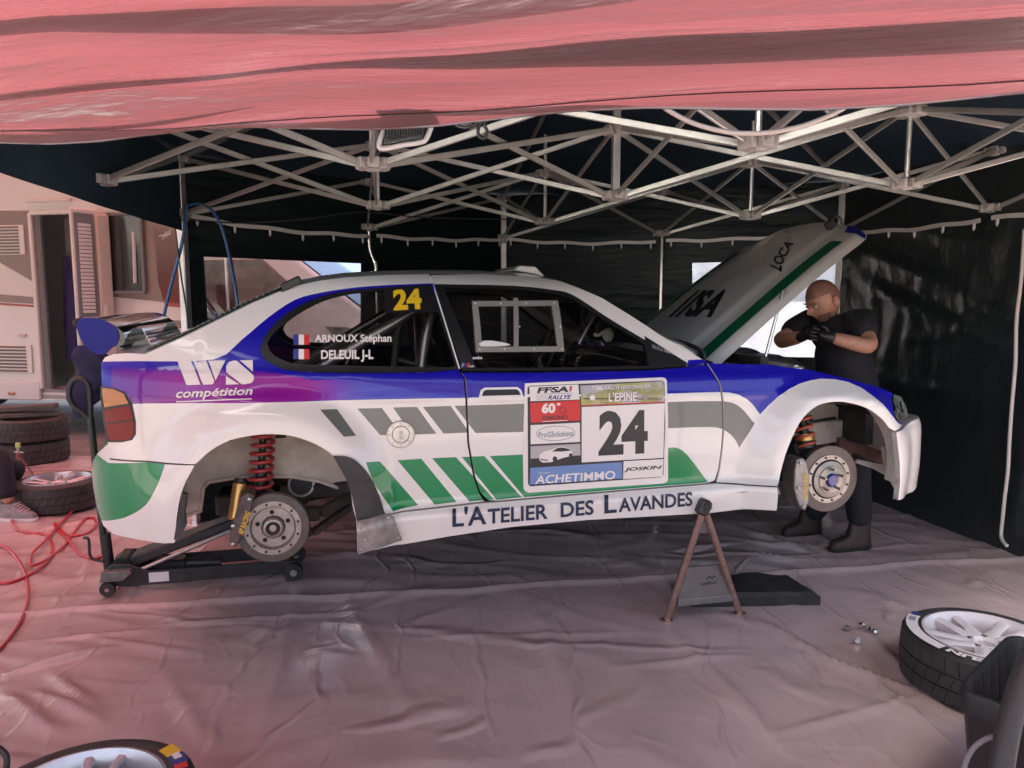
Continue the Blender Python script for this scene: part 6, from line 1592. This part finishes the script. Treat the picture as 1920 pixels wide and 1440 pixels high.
cable('roof_cable', catmull([at(1235, 190, 2.1), at(1252, 206, 2.1), at(1300, 231, 2.1), at(1360, 247, 2.1), at(1410, 250, 2.1), at(1460, 246, 2.1), at(1520, 231, 2.1), at(1580, 204, 2.1), at(1610, 180, 2.1)], 6), 0.007, m_wc, 'white cable sagging in a bow under the tent roof', 'cable')
cable('coiled_cable', catmull([at(845, 215, 2.5), at(852, 232, 2.5), at(872, 240, 2.5), at(895, 232, 2.5), at(905, 225, 2.5), at(897, 240, 2.5), at(898, 255, 2.5), at(908, 260, 2.5), at(913, 245, 2.5), at(908, 232, 2.5), at(925, 210, 2.5)], 6), 0.006, m_black, 'black cable looped round a roof bar beside the floodlight', 'cable')
m_bh = mat('blue_air_hose', (0.05, 0.16, 0.36), 0.4)
cable('blue_hose', catmull([at(350, 385, 4.9), at(347, 420, 4.9), at(338, 470, 4.88), at(322, 530, 4.85), at(308, 590, 4.8), at(303, 640, 4.75), at(310, 720, 4.75), at(330, 800, 4.8)], 6), 0.011, m_bh, 'blue hose hanging beside the left tent leg', 'hose')
cable('blue_hose', catmull([at(352, 385, 4.95), at(375, 382, 4.95), at(398, 395, 4.9), at(415, 425, 4.9), at(428, 470, 4.9), at(440, 530, 4.85), at(447, 590, 4.85), at(450, 680, 4.85)], 6), 0.010, m_bh, 'blue hose hanging in front of the clear tent window', 'hose')
cable('black_cable', catmull([at(322, 375, 4.85), at(330, 440, 4.85), at(340, 520, 4.85), at(352, 600, 4.8), at(358, 700, 4.8)], 5), 0.006, m_black, 'thin black cable running down along the left tent leg', 'cable')
cable('wall_cable', catmull([at(355, 412, 4.9), at(450, 418, 5.1), at(560, 412, 5.2), at(680, 398, 5.4), at(800, 408, 5.6), at(1000, 412, 5.8)], 8), 0.005, m_black, 'thin black cable strung along under the roof bars at the back', 'cable')

# floodlight clamped to the roof lattice
fl_ = thing('floodlight', 'unlit floodlight with white bow frame hanging from the tent roof', 'floodlight', at(760, 250, 2.62))
fo = Vector(fl_.location)
def fp(x, y, d=2.62): return at(x, y, d) - fo
m = MB(); m.tube(catmull([fp(726, 205), fp(721, 238), fp(711, 268), fp(717, 279), fp(755, 272), fp(788, 267), fp(800, 259), fp(812, 225), fp(815, 200)], 4), 0.009, 8); m.build('bow_frame', mat('bright_white_enamel', (0.82, 0.82, 0.80), 0.3), fl_)
m = MB(); m.prism([fp(722, 240), fp(802, 234), fp(794, 262), fp(716, 273)], (0, 0.05, 0.02)); m.build('lamp_housing', m_black, fl_, bevel=0.006)
for k in range(14):
    m = MB(); x_ = 722 + k * 5.4; m.prism([fp(x_, 241 - k * 0.4, 2.61), fp(x_ + 1.5, 241 - k * 0.4, 2.61), fp(x_ + 1.5, 262 - k * 0.9, 2.61), fp(x_, 262 - k * 0.9, 2.61)], (0, -0.015, 0)); m.build('cooling_fin', m_blackm, fl_, smooth=0)

# dark blue jacket slung behind the rear wing
m = MB()
def jc(a, b):
    an = 2 * PI * a; w = [0.04, 0.10, 0.115, 0.10, 0.12, 0.13, 0.10, 0.05][min(7, int(b * 7.99))]; w2 = [0.04, 0.10, 0.115, 0.10, 0.12, 0.13, 0.10, 0.05][min(7, int(b * 7.99) + 1)]
    f_ = b * 7.99 % 1; r = (w * (1 - f_) + w2 * f_) * (1 + 0.22 * noise.noise((math.cos(an) * 1.6, math.sin(an) * 1.6, b * 5)))
    return (r * math.cos(an) + 0.05 * math.sin(b * 5) - 0.03, 0.5 * r * math.sin(an), -0.42 * b)
m.grid(jc, 40, 40); o = m.build('jacket', mat('dark_blue_cloth', (0.012, 0.014, 0.05), 0.85, var=0.25, vs=12, bump=0.4, bs=30), None, smooth=80)
o.location = at(168, 648, 4.35); tag(o, 'dark blue jacket hung up behind the rear wing of the car', 'jacket')

# ------------------------------------------------------------------ black bin at the lower right
L0 = at(1788, 1290, 2.22); e1 = Vector((0.74, 0.67, 0)); e2 = Vector((0.64, -0.77, 0)); bz = L0.z
bn = thing('storage_bin', 'black plastic bin with a rag in it, cut by the right edge', 'bin', (L0.x, L0.y, 0.012))
def bq(a, b, z): return e1 * (a * 0.56) + e2 * (b * 0.40) + Vector((0, 0, z))
m = MB(); Zr = bz - 0.012
ins = lambda t_: 0.09 * (1 - t_)
rows_ = []
def ringq(i_, z, N=8):
    """rounded rectangle inset by i_ (fraction) at height z"""
    pts = []; rc = 0.12
    for (cx_, cy_, a0) in ((1 - i_ - rc, 1 - i_ - rc, 0), (i_ + rc, 1 - i_ - rc, 90), (i_ + rc, i_ + rc, 180), (1 - i_ - rc, i_ + rc, 270)):
        for k in range(5):
            an = R(a0 + 90 * k / 4); pts.append(bq(cx_ + rc * math.cos(an), cy_ + rc * math.sin(an), z))
    return pts
rings = [ringq(0.10, 0.0), ringq(0.025, Zr - 0.07), ringq(0.0, Zr - 0.065), ringq(0.0, Zr - 0.008), ringq(0.006, Zr), ringq(0.03, Zr), ringq(0.035, Zr - 0.01), ringq(0.115, 0.015)]
vs = [p for r_ in rings for p in r_]; n_ = 20; fs = []
for i in range(len(rings) - 1):
    for k in range(n_): fs.append([i * n_ + k, i * n_ + (k + 1) % n_, (i + 1) * n_ + (k + 1) % n_, (i + 1) * n_ + k])
fs.append(list(range(n_))); fs.append([(len(rings) - 1) * n_ + k for k in range(n_)])
m.add(vs, fs); m.build('bin_body', m_black, bn, smooth=40)
for k in range(6):
    t_ = (k + 0.7) / 6.5
    m = MB(); m.bar(bq(t_, 0.05, Zr - 0.02), bq(t_ * 0.85 + 0.08, 0.13, 0.05), 0.02, 0.006); m.build('rib', m_black, bn)
m = MB()
def rg(a, b): return bq(0.30 + 0.10 * a + 0.22 * b, 0.62 + 0.05 * math.sin(a * 6 + b * 3), Zr - 0.20 + 0.20 * b + 0.01 * math.sin(a * 14))
m.grid(rg, 12, 10); o = m.build('rag', mat('pink_rag', (0.62, 0.28, 0.32), 0.85, var=0.1, vs=30), None, smooth=70); o.location = bn.location; tag(o, 'pink rag hanging inside the black bin', 'rag')
cable('suction_hose', catmull([at(1945, 1210, 1.95), at(1925, 1250, 1.93), at(1905, 1310, 1.9), at(1890, 1370, 1.88), at(1878, 1440, 1.86), at(1872, 1520, 1.85)], 6), 0.028, mat('dark_grey_hose', (0.045, 0.045, 0.045), 0.5, bump=0.2, bs=80), 'thick dark hose standing in front of the black bin', 'hose', 14)
cable('grey_cord', catmull([at(1868, 1381, 1.92), at(1850, 1385, 1.93), at(1828, 1400, 1.94), at(1812, 1425, 1.95), at(1804, 1460, 1.95), at(1800, 1520, 1.95)], 6), 0.007, mat('grey_cord', (0.25, 0.24, 0.24), 0.6), 'grey cord curving across the front of the black bin', 'cord')
# dark ring of a tool handle at the lower left corner
cable('tool_handle', catmull([at(-40, 1420, 1.98), at(-10, 1402, 1.98), at(8, 1412, 1.98), at(13, 1430, 1.98), at(5, 1455, 1.98), at(-30, 1480, 1.98)], 6), 0.008, m_black, 'black looped tool handle at the lower left corner', 'tool')
# ------------------------------------------------------------------ people
m_skin = mat('skin', (0.46, 0.24, 0.165), 0.5, var=0.12, vs=30)
m_scalp = mat('shaved_scalp', (0.23, 0.12, 0.09), 0.5, var=0.1, vs=40)
m_beard = mat('beard_stubble', (0.17, 0.095, 0.07), 0.7, var=0.2, vs=60)
m_shirt = mat('black_tshirt', (0.010, 0.011, 0.015), 0.85, var=0.2, vs=20, bump=0.35, bs=14, bd=0.02)
m_trou = mat('dark_work_trousers', (0.014, 0.015, 0.022), 0.85, var=0.2, vs=20, bump=0.35, bs=12, bd=0.02)
m_boot = mat('brown_boot', (0.045, 0.026, 0.022), 0.6, var=0.3, vs=25)
m_glove = mat('black_glove', (0.012, 0.012, 0.013), 0.5, var=0.2, vs=40)
def skinned(name, pts, edges, radii, m_, parent, sub=2, root=0):
    me = bpy.data.meshes.new(name); me.from_pydata([tuple(p) for p in pts], edges, []); me.materials.append(m_)
    o = link(name, me, parent)
    sk_ = o.modifiers.new('skin', 'SKIN'); sk_.use_smooth_shade = True; sk_.branch_smoothing = 0.6
    for i, r_ in enumerate(radii):
        q = me.skin_vertices[0].data[i]; q.radius = r_ if isinstance(r_, tuple) else (r_, r_); q.use_root = (i == root)
    ss = o.modifiers.new('sub', 'SUBSURF'); ss.levels = sub; ss.render_levels = sub
    return o
def chain(name, pts, radii, m_, parent, sub=2): return skinned(name, pts, [(i, i + 1) for i in range(len(pts) - 1)], radii, m_, parent, sub)

FT = gp(1612, 1008)
man = thing('person', 'man in black t-shirt and gloves leaning over the open engine bay', 'person', (FT.x, FT.y, 0.006))
mo = Vector(man.location)
def mj(x, y, d): return at(x, y, d) - mo
dn = 4.72
pel = mj(1596, 772, dn + 0.06); wai = mj(1590, 715, dn + 0.04); che = mj(1576, 650, dn); ucg = mj(1568, 612, dn); nek = mj(1560, 592, dn - 0.01); hed = mj(1543, 564, dn - 0.04)
shN = mj(1614, 606, dn - 0.15); shF = mj(1522, 600, dn + 0.16)
elN = mj(1634, 652, dn - 0.30); wrN = mj(1556, 632, dn - 0.34); haN = mj(1534, 628, dn - 0.34)
elF = mj(1460, 640, dn + 0.02); wrF = mj(1503, 632, dn - 0.20); haF = mj(1524, 626, dn - 0.26)
hpN = mj(1604, 785, dn - 0.05); hpF = mj(1588, 783, dn + 0.16)
knN = mj(1606, 888, dn - 0.08); knF = mj(1566, 885, dn + 0.14); anN = mj(1612, 985, dn + 0.0); anF = mj(1520, 970, dn + 0.30)
# body: trunk, neck, arms and legs as one surface
P_ = [pel, wai, che, ucg, nek, shN, elN, wrN, shF, elF, wrF, hpN, knN, anN, hpF, knF, anF]
E_ = [(0, 1), (1, 2), (2, 3), (3, 4), (3, 5), (5, 6), (6, 7), (3, 8), (8, 9), (9, 10), (0, 11), (11, 12), (12, 13), (0, 14), (14, 15), (15, 16)]
Rr = [0.08, 0.10, 0.10, 0.07, 0.062, 0.050, 0.056, 0.038, 0.050, 0.056, 0.040, 0.075, 0.062, 0.042, 0.075, 0.062, 0.042]
skinned('body', P_, E_, Rr, m_skin, man)
mid = lambda a, b, t_: a.lerp(b, t_)
P_ = [mj(1596, 800, dn + .06), wai, che, ucg, mid(ucg, nek, 0.7), shN, mid(shN, elN, 0.72), shF, mid(shF, elF, 0.78), mid(ucg, shN, 0.55), mid(ucg, shF, 0.55)]
skinned('t_shirt', P_, [(0, 1), (1, 2), (2, 3), (3, 4), (3, 9), (9, 5), (5, 6), (3, 10), (10, 7), (7, 8)], [0.19, 0.200, 0.215, 0.155, 0.080, 0.100, 0.088, 0.100, 0.088, 0.118, 0.118], m_shirt, man)
skinned('trousers', [mj(1596, 778, dn + .06), pel + Vector((0, 0, -0.05)), hpN, knN, mid(knN, anN, 1.02), hpF, knF, mid(knF, anF, 1.02)], [(0, 1), (1, 2), (2, 3), (3, 4), (1, 5), (5, 6), (6, 7)], [0.11, 0.10, 0.10, 0.09, 0.08, 0.10, 0.09, 0.08], m_trou, man)
FW = -Vector((ex.x, ex.y, 0)).normalized()
def shoe_mesh(name, c, d, m_, parent, L_=0.29, W_=0.105, high=0.13, sole=None):
    """shoe: sole with a heel, upper narrowing to the ankle; c = ankle on the ground, d = toe direction"""
    d = Vector((d.x, d.y, 0)).normalized(); sd = Vector((-d.y, d.x, 0)); N = 28
    def ringp(z, toe, heel, wf, wm=1.0):
        out = []
        for k in range(N):
            a = 2 * PI * k / N; t_ = (1 - math.cos(a)) / 2          # 0 toe .. 1 heel
            x = toe * (1 - t_) - heel * t_
            w = W_ / 2 * wf * abs(math.sin(a)) ** 0.75 * (1.0 - 0.16 * math.sin(PI * min(1, t_ * 1.3))) * (1 if math.sin(a) > 0 else -1)
            out.append(Vector((c.x, c.y, 0)) + d * x + sd * w + Vector((0, 0, z)))
        return out
    T, Hh = L_ * 0.72, L_ * 0.28
    def stack(rows_, nm, mm, par):
        m = MB(); vs = [p for r_ in rows_ for p in r_]; fs = [list(range(N))[::-1], [(len(rows_) - 1) * N + k for k in range(N)]]
        for i in range(len(rows_) - 1):
            for k in range(N): fs.append([i * N + k, i * N + (k + 1) % N, (i + 1) * N + (k + 1) % N, (i + 1) * N + k])
        m.add(vs, fs); return m.build(nm, mm, par, smooth=50)
    up = stack([ringp(0.022, T - 0.004, Hh - 0.004, 0.94), ringp(0.045, T - 0.006, Hh - 0.002, 0.97), ringp(0.062, T - 0.03, Hh - 0.004, 0.90), ringp(0.078, T - 0.085, Hh - 0.008, 0.82), ringp(0.092, T - 0.125, Hh - 0.012, 0.76), ringp(high, T - 0.145, Hh - 0.014, 0.74), ringp(high + 0.012, T - 0.15, Hh - 0.02, 0.66)], name, m_, parent)
    stack([ringp(0.0, T, Hh, 0.96), ringp(0.004, T + 0.002, Hh + 0.002, 1.0), ringp(0.024, T + 0.002, Hh + 0.001, 1.0)], 'sole', sole or m_black, up)
    m = MB()
    for k in range(5):
        z = 0.066 + 0.011 * k; x = T - 0.07 - 0.018 * k; p = Vector((c.x, c.y, 0)) + d * x + Vector((0, 0, z + 0.012)); m.tube([p - sd * 0.026, p + Vector((0, 0, 0.004)), p + sd * 0.026], 0.0035, 5)
    lc = m.build('lace', m_vwhite if sole else m_black, up); lc['kind'] = 'stuff'
    return up
for an_ in (anN, anF):
    an0 = Vector(an_); f0_ = Vector((an0.x, an0.y, 0.0))
    shoe_mesh('boot', f0_, FW, m_boot, man, 0.30, 0.115, 0.17)
def hand(w, h, el, name='glove', curl=1.0, side=1, m_=None):
    """palm, four fingers and a thumb grown from the wrist"""
    d = (h - w).normalized(); up = Vector((0, 0, 1)); sdv = d.cross(up).normalized(); nrm = sdv.cross(d)
    k0 = w; k1 = w + d * 0.045; k2 = w + d * 0.085
    chain(name, [w - d * 0.03, k0, k1, k2], [0.036, 0.036, (0.042, 0.022), (0.042, 0.020)], m_ or m_glove, man)
    for i in range(4):
        off = (i - 1.5) * 0.021; L_ = [0.068, 0.078, 0.074, 0.058][i]
        b0_ = k2 + nrm * off * 1.0; b1_ = b0_ + d * L_ * 0.45 - sdv * side * 0.008; b2_ = b1_ + d * L_ * 0.25 - sdv * side * 0.024 * curl; b3_ = b2_ - sdv * side * 0.024 - d * 0.006 * curl
        chain('finger', [b0_ - d * 0.02, b0_, b1_, b2_, b3_], [0.010, 0.0105, 0.0095, 0.009, 0.008], m_ or m_glove, man, 1)
    t0_ = k0 + d * 0.02 + nrm * 0.035; chain('thumb', [t0_ - nrm * 0.02, t0_, t0_ + d * 0.03 + nrm * 0.018 - sdv * side * 0.012, t0_ + d * 0.055 + nrm * 0.018 - sdv * side * 0.03], [0.013, 0.0125, 0.011, 0.009], m_ or m_glove, man, 1)
hand(wrN, haN, elN, side=1); hand(wrF, haF, elF, side=-1)
# head: skull, brow, nose, jaw, ears
def head(parent, c, yaw, pitch, roll=0.0, scale=1.0):
    n = 40; rows_ = 30; vs = []; mi_ = []
    for i in range(rows_ + 1):
        ph = PI * i / rows_
        for k in range(n):
            a = 2 * PI * k / n
            x, y, z = math.sin(ph) * math.cos(a), math.sin(ph) * math.sin(a), math.cos(ph)     # x forward
            X, Y, Z = x * 0.098, y * 0.078, z * 0.118
            if x > 0: X = X * (1 - 0.10 * (1 - abs(z)))                    # flatter face
            if z < 0: Y *= 1 - 0.20 * (-z) ** 1.3; X *= 1 - 0.02 * (-z)
            if x < 0: X *= 1.04 if z > -0.2 else 0.86
            fr_ = max(0, x)
            X += 0.030 * math.exp(-((Y / 0.013) ** 2)) * math.exp(-(((Z + 0.022) / 0.020) ** 2)) * fr_        # nose tip
            X += 0.014 * math.exp(-((Y / 0.010) ** 2)) * math.exp(-(((Z - 0.002) / 0.022) ** 2)) * fr_        # bridge
            X += 0.008 * math.exp(-((Y / 0.045) ** 2)) * math.exp(-(((Z - 0.026) / 0.010) ** 2)) * fr_        # brow
            for sg in (-1, 1): X -= 0.011 * math.exp(-(((Y - sg * 0.030) / 0.014) ** 2)) * math.exp(-(((Z - 0.006) / 0.011) ** 2)) * fr_
            X += 0.007 * math.exp(-((Y / 0.022) ** 2)) * math.exp(-(((Z + 0.058) / 0.008) ** 2)) * fr_        # lips
            X -= 0.004 * math.exp(-((Y / 0.024) ** 2)) * math.exp(-(((Z + 0.066) / 0.004) ** 2)) * fr_
            X += 0.012 * math.exp(-((Y / 0.026) ** 2)) * math.exp(-(((Z + 0.094) / 0.018) ** 2)) * fr_        # chin
            vs.append(Vector((X, Y, Z)))
    fs = []
    for i in range(rows_):
        for k in range(n):
            fs.append([i * n + k, (i + 1) * n + k, (i + 1) * n + (k + 1) % n, i * n + (k + 1) % n])
    Mh = Euler((roll, pitch, yaw)).to_matrix() * scale
    m = MB()
    for f_ in fs:
        cc = sum((vs[i] for i in f_), Vector()) / 4
        m.f.append(f_); bx_ = 0
        if cc.z > 0.052 or (cc.x < -0.005 and cc.z > -0.02): bx_ = 1
        if cc.x > 0.02 and -0.115 < cc.z < -0.045 and not (abs(cc.y) < 0.018 and -0.066 < cc.z < -0.05): bx_ = 2
        m.m.append(bx_)
    m.v = [tuple(Mh @ p + c) for p in vs]
    h_ = m.build('head', [m_skin, m_scalp, m_beard], parent, smooth=80)
    for sg in (-1, 1):
        e = MB(); e.lathe([(0.0, 0.002), (0.012, 0.0), (0.022, 0.004), (0.030, 0.012), (0.028, 0.016), (0.018, 0.008), (0.0, 0.006)], n=16)
        Me = Mh @ Matrix(((0.72, 0, 0), (0, 0, sg * 1.0), (0, 1, 0))); e.v = [tuple(Me @ Vector(p) + c + Mh @ Vector((-0.012, sg * 0.070, -0.008))) for p in e.v]; e.build('ear', m_skin, h_)
        e = MB(); e.ball(c + Mh @ Vector((0.080, sg * 0.030, 0.006)), 0.0115, 10); e.build('eye', mat('eye_white', (0.5, 0.47, 0.45), 0.3), h_)
        e = MB(); e.ball(c + Mh @ Vector((0.0885, sg * 0.030, 0.005)), 0.005, 8); e.build('iris', m_vblack, h_)
        e = MB(); e.tube(catmull([c + Mh @ Vector(q) for q in ((0.097, sg * 0.014, 0.026), (0.094, sg * 0.032, 0.030), (0.082, sg * 0.048, 0.024))], 4), 0.004, 6); e.build('eyebrow', m_beard, h_)
    return h_
head(man, hed, math.atan2(FW.y, FW.x) + R(4), R(27), 0, 1.16)

# somebody crouching just outside the picture: trouser leg and shoe reach in at the left edge
fp2 = gp(58, 978); per2 = thing('person', 'person in dark trousers crouching at the left edge, only lower leg and shoe showing', 'person', (fp2.x, fp2.y, 0.006))
o2 = Vector(per2.location)
an2 = at(14, 955, 4.98) - o2; kn2 = at(-10, 830, 5.05) - o2; kn2 = Vector((-0.24, 0.06, 0.48)); an2 = Vector((-0.16, 0.02, 0.11)); hp2 = Vector((-0.60, 0.15, 0.36)); sp2 = Vector((-0.66, 0.16, 0.66)); ch2 = Vector((-0.52, 0.14, 0.92)); nk2 = Vector((-0.44, 0.12, 1.06)); hd2 = Vector((-0.40, 0.11, 1.20))
kf2 = Vector((-0.28, 0.36, 0.30)); af2 = Vector((-0.62, 0.40, 0.09))
skinned('body', [hp2, sp2, ch2, nk2, kn2, an2, kf2, af2, ch2 + Vector((0.0, -0.19, -0.02)), ch2 + Vector((-0.20, -0.24, -0.26)), ch2 + Vector((-0.30, -0.20, -0.50)), ch2 + Vector((0.0, 0.19, -0.02)), ch2 + Vector((-0.20, 0.24, -0.26)), ch2 + Vector((-0.30, 0.20, -0.50))], [(0, 1), (1, 2), (2, 3), (0, 4), (4, 5), (0, 6), (6, 7), (2, 8), (8, 9), (9, 10), (2, 11), (11, 12), (12, 13)], [0.14, 0.14, 0.14, 0.055, 0.06, 0.042, 0.06, 0.042, 0.06, 0.045, 0.03, 0.06, 0.045, 0.03], m_skin, per2)
skinned('trousers', [hp2, mid(hp2, sp2, 0.4), kn2, mid(kn2, an2, 0.92), kf2, mid(kf2, af2, 0.9)], [(0, 1), (0, 2), (2, 3), (0, 4), (4, 5)], [0.165, 0.16, 0.085, 0.07, 0.085, 0.07], m_trou, per2)
skinned('jumper', [mid(hp2, sp2, 0.5), sp2, ch2, mid(ch2, nk2, 0.6), ch2 + Vector((0.0, -0.19, -0.02)), ch2 + Vector((-0.19, -0.235, -0.24)), ch2 + Vector((0.0, 0.19, -0.02)), ch2 + Vector((-0.19, 0.235, -0.24))], [(0, 1), (1, 2), (2, 3), (2, 4), (4, 5), (2, 6), (6, 7)], [0.165, 0.165, 0.165, 0.07, 0.08, 0.065, 0.08, 0.065], m_shirt, per2)
for a_ in (an2, af2):
    f0_ = Vector((a_.x, a_.y, 0)); dr_ = Vector((0.97, -0.1, 0))
    shoe_mesh('shoe', f0_, dr_, mat('grey_shoe', (0.24, 0.22, 0.215), 0.6, var=0.3, vs=30), per2, 0.29, 0.105, 0.11, m_white)
head(per2, hd2, R(-10), R(15))
